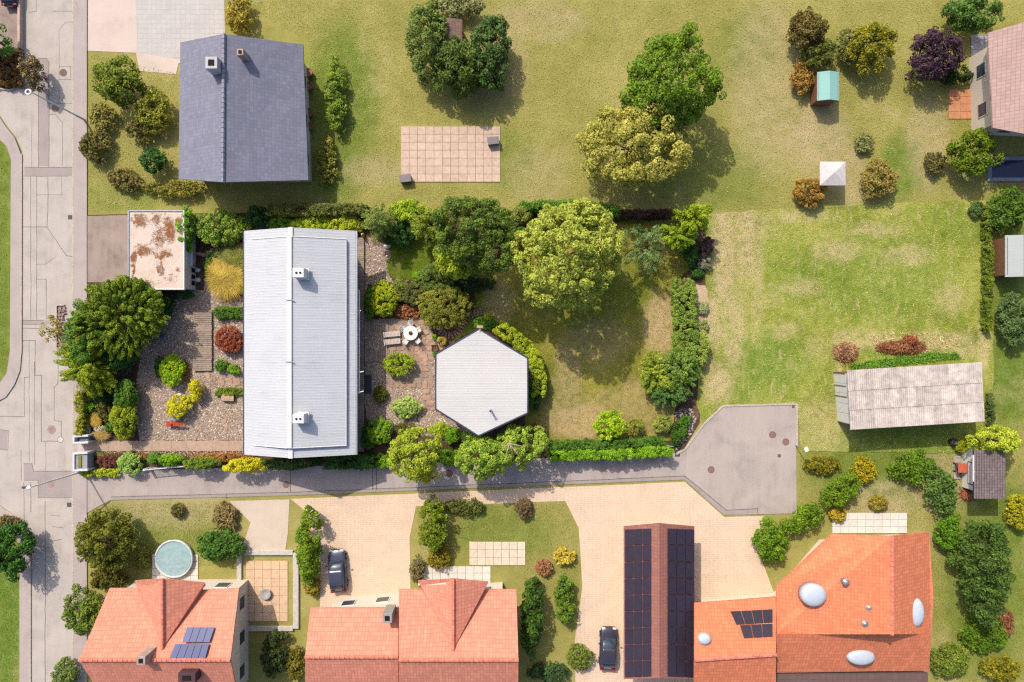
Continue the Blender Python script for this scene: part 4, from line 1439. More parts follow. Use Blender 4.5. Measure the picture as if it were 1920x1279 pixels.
# red tiled houses of the lower plots
e, r = 4.2, 7.4
h2 = roof_house('neighbour_house', 'salmon tiled house with blue solar panels and one dormer gable',
    [(m_red, [(205, 1104, e), (262, 1104, e), (305, 1214, 6.4), (374, 1108, e), (448, 1104, e), (432, 1238, r), (148, 1238, r)]),
     (m_red, [(148, 1238, r), (432, 1238, r), (450, 1330, 4.4), (205, 1330, 4.4)]),
     (m_red, [(252, 1090, 4.7), (305, 1086, 6.5), (305, 1216, 6.5), (262, 1112, 4.4)]), (m_red, [(305, 1086, 6.5), (384, 1094, 4.7), (376, 1114, 4.4), (305, 1216, 6.5)])],
    ([(212, 1110), (440, 1110), (440, 1320), (212, 1320)], e))
def ridge(parent, a, b, mat, r_=.16):
    p, q = G(*a), G(*b)
    n_ = max(2, int((q - p).length / .45))
    for i in range(n_):
        s_, t_ = p.lerp(q, i / n_), p.lerp(q, (i + 1.06) / n_)
        MB().tube([s_ + Vector((0, 0, .02)), t_ + Vector((0, 0, .05))], [r_, r_ * 1.12], 6).build('ridge_tile', mat, parent)
m_rt = M('ridge_tile_clay', (232, 140, 118), .85, var=.22, scale=4, rnd=.12)
ridge(h2, (148, 1238, r), (432, 1238, r), m_rt)
ridge(h2, (305, 1086, 6.5), (305, 1216, 6.5), m_rt)
ridge(h1, (420, 64, 7.2), (418, 342, 7.2), M('ridge_slate', (150, 151, 168), .7, var=.15, rnd=.1))
solar(h2, [(352, 1176, 6.0), (404, 1176, 6.0), (394, 1206, 6.7), (342, 1206, 6.7)], 4, 1, m_solarb)
solar(h2, [(330, 1207, 6.7), (394, 1207, 6.7), (386, 1236, 7.3), (318, 1236, 7.3)], 5, 1, m_solarb)
chim(h2, 264, 1240, 8.4, (.8, .8), 2)
chim(h2, 350, 1272, 7.8, (1.6, .9), 2.6, M('dark_dormer', (90, 60, 66), .8))
h3 = roof_house('neighbour_house', 'salmon tiled house with lower wing and broad dormer gable',
    [(m_red, [(748, 1106, e), (792, 1106, e), (850, 1216, 6.4), (908, 1106, e), (968, 1106, e), (972, 1238, r), (748, 1238, r)]),
     (m_red, [(582, 1140, e), (747, 1140, e), (747, 1232, 6.8), (572, 1232, 6.8)]),
     (m_red, [(572, 1232, 6.8), (747, 1232, 6.8), (747, 1330, 4.2), (572, 1330, 4.2)]),
     (m_red, [(748, 1238, r), (972, 1238, r), (972, 1340, 4.2), (748, 1340, 4.2)]),
     (m_red, [(784, 1090, 4.7), (850, 1086, 6.5), (850, 1218, 6.5), (794, 1112, 4.4)]), (m_red, [(850, 1086, 6.5), (916, 1092, 4.7), (906, 1112, 4.4), (850, 1218, 6.5)])],
    ([(600, 1150), (950, 1115), (955, 1310), (600, 1310)], e))
ridge(h3, (748, 1238, r), (972, 1238, r), m_rt)
ridge(h3, (572, 1232, 6.8), (747, 1232, 6.8), m_rt)
ridge(h3, (850, 1086, 6.5), (850, 1218, 6.5), m_rt)
chim(h3, 726, 1160, 6.6, (.9, .9), 2.2, M('grey_chimney', (170, 165, 155), .85))
e3 = 4.6
h4 = roof_house('neighbour_house', 'large orange tiled house with skylights and several wings',
    [(m_orange, [(1560, 1002, e3), (1672, 1006, 7.2), (1672, 1190, 7.2), (1456, 1190, e3), (1456, 1100, 4.2)]),
     (m_orange, [(1672, 1006, 7.2), (1742, 998, e3), (1750, 1120, e3), (1746, 1190, e3), (1672, 1190, 7.2)]),
     (m_orange, [(1456, 1190.5, 5.4), (1746, 1190.5, 5.4), (1742, 1258, 3.6), (1456, 1262, 3.6)]),
     (m_orange, [(1302, 1132, 4.0), (1455, 1120, 4.0), (1455, 1228, 5.6), (1302, 1238, 5.6)]),
     (m_orange, [(1302, 1238, 5.6), (1455, 1228, 5.6), (1455, 1330, 3.4), (1300, 1330, 3.4)]),
     (M_tiles('brown_flat_roof', (120, 96, 92), .6, .6, .06), [(1396, 1262, 3.3), (1740, 1262, 3.3), (1740, 1330, 3.3), (1396, 1330, 3.3)])],
    ([(1566, 1024), (1730, 1016), (1730, 1250), (1320, 1250), (1320, 1150), (1470, 1136)], 3.2))
ridge(h4, (1672, 1006, 7.2), (1672, 1190, 7.2), m_rt)
ridge(h4, (1302, 1238, 5.6), (1455, 1228, 5.6), m_rt)
solar(h4, [(1368, 1146, 4.3), (1448, 1142, 4.3), (1448, 1168, 4.7), (1380, 1172, 4.7)], 4, 1, m_solar)
solar(h4, [(1386, 1172, 4.75), (1448, 1169, 4.75), (1448, 1194, 5.2), (1394, 1197, 5.2)], 3, 1, m_solar)
m_sky = M('pale_acrylic', (205, 216, 228), .25, var=.05, spec=.5)
for (px, py, sx, sy, h) in ((1527, 1118, 2.5, 2.2, 6.1), (1720, 1150, 1.5, 2.8, 5.7), (1616, 1234, 2.8, 1.6, 4.7), (1322, 1200, 1.3, 1.1, 5.3)):
    q = G(px, py, h)
    MB().lathe((q.x, q.y, h - .9), [(1.02, 0), (1.02, .8), (.9, .98), (.6, 1.1), (.2, 1.16)], 20, sx / 2.1, sy / 2.1).build('roof_dome_light', m_sky, h4, smooth=True)
for (px, py) in ((1586, 1092), (1630, 1140), (1622, 1170)):
    q = G(px, py, 6.6)
    MB().lathe((q.x, q.y, 5.6), [(.28, 0), (.28, 1.0), (.34, 1.05), (.1, 1.2)], 12).build('vent_pipe', m_alu, h4)

# solar barn
bx = roof_house('solar_barn', 'long barn with red ridge between two dark strips of solar panels', 
    [(M_tiles('barn_tile', (172, 116, 104), .3, .34, .08), [(1170, 988, 3.4), (1236, 982, 5.0), (1236, 1272, 5.0), (1170, 1274, 3.4)]), (M_tiles('barn_tile', (172, 116, 104), .3, .34, .08), [(1236, 982, 5.0), (1302, 988, 3.4), (1302, 1274, 3.4), (1236, 1272, 5.0)])],
    ([(1180, 1000), (1292, 1000), (1292, 1262), (1180, 1262)], 3.3), 'barn')
solar(bx, [(1172, 992, 3.45), (1222, 990, 4.66), (1222, 1268, 4.66), (1172, 1270, 3.45)], 3, 9, m_solar)
solar(bx, [(1250, 990, 4.66), (1300, 992, 3.45), (1300, 1270, 3.45), (1250, 1268, 4.66)], 3, 9, m_solar)
# patio roofs and terraces of the lower plots
def slabs(name, label, cat, x0, y0, x1, y1, nx, ny, mat, z=.08, gap=.03, skip=()):
    o = thing(name, label, cat, G((x0 + x1) / 2, (y0 + y1) / 2))
    me_ = unit_mesh('paving_slab', .02)
    a_, b_ = G(x0, y1), G(x1, y0)
    w_, h_ = (b_.x - a_.x) / nx, (b_.y - a_.y) / ny
    pieces('paving_slab', me_, mat, o, [(a_.x + (i + .5) * w_, a_.y + (j + .5) * h_, z - .04 + random.uniform(0, .008), 0, (w_ - gap, h_ - gap, .08)) for i in range(nx) for j in range(ny) if (i, j) not in skip])
    return o
m_whitep = M('white_slab', (238, 230, 220), .8, var=.08, rnd=.05)
m_peachs = M('peach_slab', (236, 200, 164), .85, var=.1, rnd=.06)
slabs('patio', 'white slab patio before the solar panel house', 'patio', 286, 1040, 372, 1092, 6, 4, m_whitep)
slabs('patio', 'pale patio slabs before the wide dormer gable', 'patio', 795, 1062, 920, 1100, 8, 3, m_whitep)
slabs('patio', 'cream stone patio beside the yellow shrub of the lower garden', 'patio', 880, 1016, 985, 1060, 7, 3, M('cream_slab', (240, 222, 198), .85, var=.1, rnd=.05))
slabs('patio', 'pale terrace along the skylight house', 'patio', 1560, 962, 1700, 1000, 9, 3, m_whitep)
t1 = slabs('terrace', 'orange slab terrace framed by a grey rim', 'terrace', 462, 1052, 540, 1165, 5, 7, m_peachs)
mb = MB()
a, b = G(450, 1178), G(556, 1036)
for (cx, cy, sx, sy) in ((a.x, (a.y + b.y) / 2, .5, b.y - a.y), (b.x, (a.y + b.y) / 2, .6, b.y - a.y), ((a.x + b.x) / 2, a.y, b.x - a.x - .6, .5), ((a.x + b.x) / 2, b.y, b.x - a.x - .6, .5)):
    mb.box((cx, cy, .14), (sx, sy, .28), bev=.04)
mb.build('rim', M('rim_concrete', (214, 206, 196), .8), t1)
q = G(500, 1112)
o = thing('fire_bowl', 'round grey bowl in the middle of the orange terrace', 'bowl', (q.x, q.y, .08))
MB().lathe((q.x, q.y, .08), [(.3, 0), (.6, .35), (.55, .38), (.3, .2)], 18).build('bowl', M('bowl_stone', (185, 180, 178), .8), o, smooth=True)
q = G(330, 1046)
o = thing('garden_pool', 'pale round paddling pool beside the white patio', 'pool', (q.x, q.y, 0))
MB().lathe((q.x, q.y, 0), [(1.9, 0), (2.0, .5), (1.85, .55), (1.8, .42)], 28).build('pool_wall', M('pool_white', (222, 228, 228), .5), o, smooth=True)
MB().lathe((q.x, q.y, .3), [(1.78, 0), (1.78, .16)], 28).build('water', M('pool_water', (170, 200, 204), .1, spec=.6), o)
# pink terrace of the upper meadow
slabs('stone_terrace', 'pinkish slab terrace in the field above the garden', 'terrace', 752, 238, 938, 342, 12, 7, M('pink_slab', (222, 194, 174), .9, var=.12, rnd=.06))
for (px, py, lab) in ((762, 338, 'dark grey box at the lower corner of the pinkish terrace'), (925, 268, 'dark grey box at the upper corner of the pinkish terrace')):
    q = G(px, py)
    o = thing('storage_box', lab, 'box', (q.x, q.y, .09), 'boxes on the pinkish terrace')
    MB().box((q.x, q.y, .4), (1.1, .7, .6), .1, .02).build('box_body', M('grey_box', (120, 112, 116), .7), o)
    MB().box((q.x, q.y, .73), (1.18, .78, .06), .1, .02).build('lid', M('grey_lid', (140, 132, 134), .7), o)
def small_shed(name, label, px, py, sx, sy, h, roofc, rz=0.0, wallm=None):
    q = G(px, py, h)
    o = thing(name, label, 'shed', (q.x, q.y, 0))
    MB().box((q.x, q.y, (h - .3) / 2), (sx * .9, sy * .9, h - .3), rz).build('wall', wallm or m_brown, o)
    ca, sa = math.cos(rz), math.sin(rz)
    for s in (-1, 1):
        pts = [(0, -sy / 2, h), (s * sx / 2, -sy / 2, h - .35), (s * sx / 2, sy / 2, h - .35), (0, sy / 2, h)]
        pts = [(q.x + x * ca - y * sa, q.y + x * sa + y * ca, z) for x, y, z in pts]
        if s < 0:
            pts = pts[::-1]
        lo = [(x, y, z - .1) for x, y, z in pts]
        MB().add(pts + lo, [(0, 1, 2, 3), (7, 6, 5, 4)] + [(i, 4 + i, 4 + (i + 1) % 4, (i + 1) % 4) for i in range(4)]).build('roof_slope', roofc, o)
    f = MB().box((q.x + sa * sy * .455, q.y - ca * sy * .455, .95), (.8, .06, 1.8), rz).build('door', m_brown, o)
    MB().box((q.x + sa * sy * .47 + .28 * ca, q.y - ca * sy * .47 + .28 * sa, .95), (.05, .08, .14), rz).build('door_handle', m_steel, f)
    return o
small_shed('garden_shed', 'small turquoise roofed shed in the field beyond the meadow', 1556, 160, 2.2, 2.9, 2.3, M_ribmetal('turquoise_roof', (150, 200, 192)))
small_shed('garden_shed', 'small red brown shed half hidden by the trees of the field', 842, 58, 2.6, 2.6, 2.5, M_tiles('brown_tile', (142, 116, 104), .3, .3))
small_shed('garden_shed', 'pale grey roofed shed at the edge of the far field', 1918, 480, 3.0, 4.2, 2.6, M_ribmetal('pale_roof', (186, 192, 190)))
q = G(1563, 325, 2.2)
o = thing('garden_parasol', 'white square parasol standing on the sandy field patch', 'parasol', (q.x, q.y, 0))
MB().add([(q.x - 1.3, q.y - 1.2, 2.0), (q.x + 1.3, q.y - 1.2, 2.0), (q.x + 1.3, q.y + 1.2, 2.0), (q.x - 1.3, q.y + 1.2, 2.0), (q.x, q.y, 2.5)], [(0, 1, 4), (1, 2, 4), (2, 3, 4), (3, 0, 4), (3, 2, 1, 0)]).build('canopy', M('white_canvas', (226, 218, 216), .8), o)
MB().tube([(q.x, q.y, 0), (q.x, q.y, 2.3)], .04, 8).build('pole', m_steel, o)
MB().lathe((q.x, q.y, 0), [(.35, 0), (.35, .1), (.1, .14)], 16).build('base', m_darkmetal, o)
# pink roofed house at the upper edge
h5 = roof_house('neighbour_house', 'house with dusty pink tiled roof at the edge of the field',
    [(m_pink, [(1852, 62, 4.4), (1960, 30, 7.0), (1975, 262, 7.0), (1862, 240, 4.4)]), (m_pink, [(1960, 30, 7.0), (2080, 50, 4.4), (2085, 250, 4.4), (1975, 262, 7.0)])],
    ([(1866, 72), (2060, 60), (2065, 240), (1872, 232)], 4.2))
slabs('patio', 'orange clay patio beside the dusty pink roof', 'patio', 1778, 168, 1846, 224, 6, 4, M('clay_slab', (212, 148, 108), .85, var=.12, rnd=.06))
slabs('patio', 'grey white patio strip along the pink roofed house', 'patio', 1820, 66, 1858, 165, 3, 7, M('grey_slab', (190, 186, 192), .85, var=.1, rnd=.05))
q = G(1895, 318)
o = thing('swimming_pool', 'dark blue pool with pale rim below the pink roofed house', 'pool', (q.x, q.y, 0))
mb = MB()
for (cx, cy, sx, sy) in ((0, 1.1, 5.0, .4), (0, -1.1, 5.0, .4), (-2.3, 0, .4, 1.8), (2.3, 0, .4, 1.8)):
    mb.box((q.x + cx, q.y + cy, .12), (sx, sy, .24), bev=.03)
mb.build('pool_rim', M('pool_rim', (150, 158, 172), .8), o)
MB().box((q.x, q.y, .06), (4.2, 1.8, .12)).build('water', M('deep_water', (42, 50, 92), .08, spec=.6), o)

# ---- cars
def car(name, label, px, py, rz, paint, group=None, L=4.4, W=1.8, plate=False):
    q = G(px, py, .8)
    root = thing(name, label, 'car', (q.x, q.y, 0), group, rz)
    def loft(secs, n=14):
        """secs: (y, half width, z low, z high); rounded rectangle rings"""
        vs, fs = [], []
        for (y, w, z0, z1) in secs:
            for k in range(n):
                t = 2 * math.pi * (k + .5) / n
                c, s = math.cos(t), math.sin(t)
                e_ = .45
                x = w * math.copysign(abs(c) ** e_, c)
                z = (z0 + z1) / 2 + (z1 - z0) / 2 * math.copysign(abs(s) ** e_, s)
                vs.append((x, y, z))
        for i in range(len(secs) - 1):
            for k in range(n):
                k2 = (k + 1) % n
                fs.append((i * n + k, (i + 1) * n + k, (i + 1) * n + k2, i * n + k2))
        fs.append(tuple(range(n)))
        fs.append(tuple((len(secs) - 1) * n + k for k in range(n - 1, -1, -1)))
        return vs, fs
    h = W / 2
    vs, fs = loft([(-L / 2, h * .72, .35, .72), (-L / 2 + .12, h * .9, .25, .82), (-L * .38, h * .98, .2, .92), (-L * .1, h, .2, .95), (L * .18, h, .2, .93), (L * .36, h * .95, .2, .82), (L / 2 - .12, h * .85, .25, .7), (L / 2, h * .66, .35, .6)])
    def child(nm, mb, mat, sm=False, par=root):
        return put(nm, mb.mesh(nm), mat, par, smooth=sm)
    child('body', MB().add(vs, fs), paint, True)
    vs, fs = loft([(-L * .44, h * .74, .8, .95), (-L * .34, h * .8, .8, 1.3), (-L * .2, h * .82, .8, 1.42), (L * .02, h * .82, .8, 1.42), (L * .12, h * .8, .8, 1.3), (L * .26, h * .76, .8, .95)])
    child('cabin_glass', MB().add(vs, fs), m_glass, True)
    vs, fs = loft([(-L * .31, h * .74, 1.3, 1.41), (-L * .2, h * .78, 1.36, 1.46), (L * .0, h * .78, 1.36, 1.46), (L * .08, h * .74, 1.3, 1.41)])
    child('roof', MB().add(vs, fs), paint, True)
    for sx in (-1, 1):
        for sy in (-.31, .31):
            w_ = child('wheel', MB().tube([(sx * (h - .2), L * sy, .32), (sx * (h + .01), L * sy, .32)], .32, 16), m_black)
            child('rim', MB().tube([(sx * (h - .02), L * sy, .32), (sx * (h + .02), L * sy, .32)], .19, 12), m_alu, par=w_)
        child('headlight', MB().box((sx * h * .62, L / 2 - .13, .64), (.4, .22, .14), bev=.04), M('lamp_glass', (235, 238, 240), .15), True)
        child('tail_light', MB().box((sx * h * .66, -L / 2 + .08, .74), (.42, .16, .16), bev=.03), M('red_lens', (176, 26, 30), .2), True)
        child('mirror', MB().box((sx * (h + .09), L * .14, .98), (.2, .12, .13), bev=.03), paint, True)
    if plate:
        child('number_plate', MB().box((0, -L / 2 - .02, .55), (.52, .03, .12)), m_white)
    return root
m_carblue = M('dark_blue_paint', (70, 74, 100), .25, var=.03, spec=.6, bump=0)
m_carblack = M('blue_black_paint', (62, 60, 76), .25, var=.03, spec=.6, bump=0)
car('parked_car', 'dark blue car parked on the peach paving beside the hedge', 632, 1072, 0.06, m_carblue, 'cars parked at the neighbours')
car('parked_car', 'blue black car parked beside the solar barn', 1141, 1218, -0.04, m_carblack, 'cars parked at the neighbours')
car('parked_car', 'dark car in the parking bay with its red rear lamps just in view', 16, -30, 0.0, M('navy_paint', (40, 46, 66), .2, var=.03, spec=.6, bump=0), 'cars parked at the neighbours', 4.4, 1.8, True)

def gable(parent, a, r_, b, mat=None):
    """wall triangle under the end of a gable roof"""
    c_ = parent.location
    def inn(p):
        q_ = G(*p)
        return Vector((c_.x + (q_.x - c_.x) * .94, c_.y + (q_.y - c_.y) * .94, q_.z - .24))
    A, R_, B = inn(a), inn(r_), inn(b)
    z0 = min(A.z, B.z) - .35
    pts = [Vector((A.x, A.y, z0)), A, R_, B, Vector((B.x, B.y, z0))]
    nrm = (B - A).cross(Vector((0, 0, 1))).normalized() * .1
    n_ = len(pts)
    vs_ = [tuple(p - nrm) for p in pts] + [tuple(p + nrm) for p in pts]
    MB().add(vs_, [tuple(range(n_)), tuple(range(2 * n_ - 1, n_ - 1, -1))] + [(i, n_ + i, n_ + (i + 1) % n_, (i + 1) % n_) for i in range(n_)]).build('gable_wall', mat or m_cream, parent)
gable(h1, (338, 80, 4.6), (420, 64, 7.2), (568, 84, 4.0))
gable(h1, (335, 336, 4.6), (418, 342, 7.2), (578, 338, 4.0))
gable(h2, (205, 1104, 4.2), (148, 1238, 7.4), (205, 1330, 4.4))
gable(h2, (448, 1104, 4.2), (432, 1238, 7.4), (450, 1330, 4.4))
gable(h3, (582, 1140, 4.2), (572, 1232, 6.8), (572, 1330, 4.2))
gable(h3, (968, 1106, 4.2), (972, 1238, 7.4), (972, 1340, 4.2))
gable(h2, (252, 1090, 4.7), (305, 1086, 6.5), (384, 1094, 4.7))
gable(h3, (784, 1090, 4.7), (850, 1086, 6.5), (916, 1092, 4.7))
gable(bx, (1170, 988, 3.4), (1236, 982, 5.0), (1302, 988, 3.4), m_brown)
gable(bx, (1170, 1274, 3.4), (1236, 1272, 5.0), (1302, 1274, 3.4), m_brown)
gable(h5, (1862, 240, 4.4), (1975, 262, 7.0), (2085, 250, 4.4))
gable(h5, (1852, 62, 4.4), (1960, 30, 7.0), (2080, 50, 4.4))
gable(h4, (1560, 1002, 4.6), (1672, 1006, 7.2), (1742, 998, 4.6))

# ================================================================== street and garden things
m_iron = M('cast_iron', (158, 122, 112), .7, var=.18, scale=8)
m_irongrey = M('grey_iron', (112, 104, 100), .7, var=.18, scale=8)
def manhole(px, py, r, z, label, mat=m_iron, rim=None, group='round manhole covers'):
    q = G(px, py)
    o = thing('manhole_cover', label, 'manhole cover', (q.x, q.y, z), group)
    R = r / PX
    MB().lathe((q.x, q.y, z), [(R, 0), (R, .008), (R * .86, .008), (R * .86, .004)], 24).build('rim', rim or M('iron_rim', (120, 96, 88), .7), o)
    MB().lathe((q.x, q.y, z), [(R * .84, 0), (R * .84, .007)], 24).build('lid', mat, o)
    mb = MB()
    for k in range(-2, 3):
        for j in range(-2, 3):
            if k * k + j * j < 6:
                mb.box((q.x + k * R * .28, q.y + j * R * .28, z + .01), (R * .14, R * .14, .006), .785)
    mb.build('lid_pattern', M('iron_knob', (140, 104, 94), .7), o)
manhole(119, 137, 7, .021, 'grey round manhole cover in a square road patch', m_irongrey)
manhole(104, 204, 7, .021, 'round manhole cover under the arm of the ring headed street lamp', M('worn_iron', (150, 132, 124), .8))
manhole(97, 806, 8, .021, 'pinkish round manhole cover on the road by the white ringed one', M('pink_iron', (188, 160, 152), .85), M('pink_rim', (176, 150, 142), .8))
manhole(113.5, 825, 5.6, .021, 'white round cover with a dark brown rim on the road', m_white, M('dark_brown_rim', (96, 72, 62), .7))
manhole(96, 908, 7, .021, 'pinkish round manhole cover on the dark road patch below a lamp', M('pink_iron', (188, 160, 152), .85), M('pink_rim', (176, 150, 142), .8))
manhole(537, 909, 6.5, .061, 'brown round manhole cover in the lane below the long house')
manhole(843, 888, 6.5, .061, 'brown round manhole cover in the lane between the two overhanging trees')
manhole(1448, 815.5, 6.5, .066, 'brown round manhole cover, upper of the close pair on the turning area')
manhole(1473, 829, 6.5, .066, 'brown round manhole cover, lower of the close pair on the turning area')
manhole(1333, 881, 6.5, .066, 'brown round manhole cover standing alone on the turning area')
def drain(px, py, s, z, label, mat):
    q = G(px, py)
    o = thing('drain_grate', label, 'drain', (q.x, q.y, z), 'square drain grates')
    w = s / PX
    MB().box((q.x, q.y, z + .004), (w, w, .008)).build('frame', mat, o)
    mb = MB()
    for i in range(5):
        mb.box((q.x, q.y - w * .36 + i * w * .18, z + .012), (w * .8, w * .07, .01))
    mb.build('grate_bar', M('drain_bar', (120, 112, 108), .6), o)
md_ = M('drain_dark', (72, 66, 66), .8)
drain(132, 408, 8, .021, 'small square drain at the kerb beside the garage forecourt', md_)
drain(130, 947, 8, .021, 'small square drain at the kerb below the leaning street lamp', md_)
drain(1270, 852, 9, .061, 'small square drain at the hedge corner of the turning area', md_)
drain(1460.5, 855, 6, .065, 'tiny red brown square cover on the turning area', M('red_iron', (142, 92, 84), .7))
drain(1487, 763, 5, .065, 'tiny brown square cover in the corner of the turning area', M('red_iron', (142, 92, 84), .7))

# street lamps
def lamp(label, bx, by, top, h, ring):
    b = G(bx, by)
    t_ = Vector((b.x, b.y, h))
    o = thing('street_lamp', label, 'street lamp', (b.x, b.y, 0), 'street lamps')
    k = b.lerp(t_, .22)
    k = Vector((b.x, b.y, 1.6))
    MB().tube([(b.x, b.y, 0), (b.x, b.y, 1.6)], [.11, .1], 12).build('base_sleeve', m_cap, o)
    MB().tube([(b.x, b.y, 1.6), (b.x + (t_.x - b.x) * .15, b.y + (t_.y - b.y) * .15, h * .6), (t_.x, t_.y, h)], [.085, .075, .06], 10).build('pole', m_white, o)
    if ring:
        prof = []
        for i in range(12):
            a = 2 * math.pi * i / 12
            prof.append((.24 + .09 * math.cos(a), .07 * math.sin(a)))
        mb = MB()
        n = 22
        vs, fs = [], []
        for (r_, z_) in prof:
            for k_ in range(n):
                a = 2 * math.pi * k_ / n
                vs.append((t_.x - .25 + r_ * math.cos(a), t_.y + r_ * math.sin(a) * .9, h + z_))
        for i in range(12):
            for k_ in range(n):
                fs.append((i * n + k_, i * n + (k_ + 1) % n, ((i + 1) % 12) * n + (k_ + 1) % n, ((i + 1) % 12) * n + k_))
        mb.add(vs, fs).build('ring_head', m_white, o, smooth=True)
        MB().lathe((t_.x - .25, t_.y, h - .1), [(.2, 0), (.2, .06)], 16).build('lamp_core', M('dark_lens', (110, 96, 80), .5), o)
    else:
        MB().box((t_.x - .05, t_.y, h + .05), (.42, .3, .12), .4, .05).build('lamp_head', m_white, o)
        MB().box((t_.x - .45, t_.y + .02, h + .03), (.5, .2, .1), .1, .04).build('sensor_box', m_darkmetal, o)
lamp('tall steel street lamp with white ring head near the brown hedge', 160, 226, (57, 180), 7.9, True)
lamp('tall steel street lamp with small white head at the white gateposts', 160, 883, (50, 913), 8.1, False)
b = G(1491, 835)
o = thing('path_lamp', 'short lamp post with white square head at the turning area edge', 'lamp', (b.x, b.y, 0))
tt = Vector((b.x + .02, b.y, 2.6))
MB().tube([(b.x, b.y, 0), (b.x, b.y, 2.2), (tt.x, tt.y, 2.6)], [.05, .045, .04], 8).build('pole', m_steel, o)
MB().box((tt.x, tt.y - .05, 2.62), (.38, .46, .1), .35, .03).build('lamp_head', m_white, o)

# kerbed island with the wall
o = tag(MB().box((G(42.5, 0).x, (G(0, -250).y + G(0, 95).y) / 2, .3), (.28, G(0, -250).y - G(0, 95).y, .6), bev=.04).build('boundary_wall', M('pale_wall', (214, 188, 172), .9, var=.15)), 'low pale wall between the parking bay and the road', 'wall')
isl = thing('island_kerb', 'pale curved kerb around the brown hedge island', 'kerb', G(20, 165))
kerb(isl, [(42.5, 95), (42.5, 150), (40, 158), (35, 164), (28, 168), (20, 170), (10, 169), (-30, 162)], .16, .16, .8, .2)
sheet('hedge_island', [(-80, 92), (42, 92), (42, 150), (35, 163), (20, 169), (0, 167), (-80, 160)], .1, m_soil, .12)

# street planting bed
o = thing('tree_pit', 'brick edged street planting strip beside the big golden cypress', 'planting bed', G(115, 612))
kerb(o, [(107.5, 573), (107.5, 652)], .14, .2, .9, .24)
kerb(o, [(109, 573), (122, 573)], .14, .2, .7, .24)
P = scatter([(109, 576), (124, 576), (124, 656), (109, 656)], .22)
spots = [(p[0], p[1], .15, random.uniform(-.2, .2), (.19, .12, .08)) for p in P]
pieces('brick', unit_mesh('brick', .02), M('old_brick', (176, 140, 126), .9, var=.2, rnd=.2), o, spots[:110])

# gateposts
m_conc = M('white_concrete', (226, 228, 232), .8, var=.08)
def frame_post(label, x0, y0, x1, y1, hgt, box):
    a, b = G(x0, y1, hgt * .5), G(x1, y0, hgt * .5)
    c = (a + b) / 2
    o = thing('gatepost', label, 'gatepost', (c.x, c.y, 0), 'white gateposts')
    w, d = b.x - a.x, b.y - a.y
    mb = MB()
    mb.box((c.x, b.y - .1, hgt / 2), (w, .2, hgt), .06, .03)
    mb.box((c.x, a.y + .1, hgt / 2), (w, .2, hgt), .04, .03)
    mb.box((a.x + .1, c.y, hgt / 2 - .01), (.2, d - .3, hgt), 0, .03)
    mb.build('post_frame', m_conc, o)
    if box:
        MB().box((c.x, c.y, hgt / 2 - .03), (w - .25, d - .35, hgt - .3), 0, .03).build('post_core', M('post_mid_grey', (168, 170, 174), .8), o)
        MB().box((c.x - .08, c.y, hgt - .14), (.34, d - .75, .1), 0, .02).build('letter_box', M('olive_metal', (140, 132, 52), .5), o)
    else:
        MB().box((c.x + .15, c.y, hgt * .4), (w * .6, d - .42, hgt * .7), 0, .03).build('post_core', M('post_grey', (120, 122, 132), .7), o)
    return o
frame_post('white concrete gatepost by the tan grasses, without letter box', 144, 815, 173, 831, 1.4, False)
frame_post('white concrete gatepost with olive letter box by the red groundcover', 144, 847, 172, 882, 1.4, True)
o = tag(MB().box((G(153.5, 0).x, G(0, 839).y, .13), (.75, 1.1, .08), 0, .02).build('gate_threshold', M('threshold', (208, 196, 188), .9)), 'pale concrete threshold slab between the two white gateposts', 'threshold')

# entrance path: large concrete slabs
ep = thing('entrance_path', 'beige concrete slab path from the gateposts to the long house', 'path', G(310, 837))
me_ = unit_mesh('path_slab', .01)
m_slab = M('washed_concrete', (198, 170, 148), .9, var=.14, scale=4, rnd=.05)
xs = [162, 205, 250, 286, 322, 350, 400, 430, 470]
pieces('path_slab', me_, m_slab, ep, [((G(a, 0).x + G(b, 0).x) / 2, G(0, 836.5).y, .07, 0, (S(b - a) - .02, S(19), .08)) for a, b in zip(xs[:-1], xs[1:])])

# railing along the lane
o = thing('lane_railing', 'white metal railing between shrubs above the lane', 'railing', G(310, 879))
mb = MB()
a, b = G(270, 882, 1.3), G(348, 875, 1.3)
mb.tube([a, b], .05, 6)
mb.tube([a - Vector((0, 0, .9)), b - Vector((0, 0, .9))], .04, 6)
mb.build('rail', m_cap, o)
mb = MB()
for i in range(30):
    p = a.lerp(b, i / 29)
    mb.tube([(p.x, p.y, .35), (p.x, p.y, 1.3)], .02 if i % 10 else .05, 5)
mb.build('baluster', m_cap, o)
for i, py in ((0, 882), (1, 875)):
    p = a.lerp(b, i)
    MB().box((p.x, p.y, .68), (.22, .22, 1.36), 0, .03).build('end_post', m_conc, o)

# wooden footbridge, plank by plank
x0, x1 = G(362, 0, .3).x, G(397, 0, .3).x
y0, y1 = G(0, 696, .3).y, G(0, 582, .3).y
fb = thing('garden_footbridge', 'weathered grey plank footbridge in the front gravel garden', 'footbridge', ((x0 + x1) / 2, (y0 + y1) / 2, 0))
n = 29
spots = []
for i in range(n):
    yy = y0 + (i + .5) * (y1 - y0) / n
    spots.append(((x0 + x1) / 2 + random.uniform(-.02, .02), yy, .3 + random.uniform(-.006, .006), random.uniform(-.006, .006), (x1 - x0 + random.uniform(-.03, .03), (y1 - y0) / n - .03, .06)))
pieces('plank', pl, M('silver_wood', (226, 211, 202), .85, var=.25, scale=3, rnd=.28), fb, spots)
mb = MB()
for x in (x0 + .2, x1 - .2):
    mb.box((x, (y0 + y1) / 2, .16), (.12, y1 - y0 - .1, .22))
mb.build('beam', m_brown, fb)
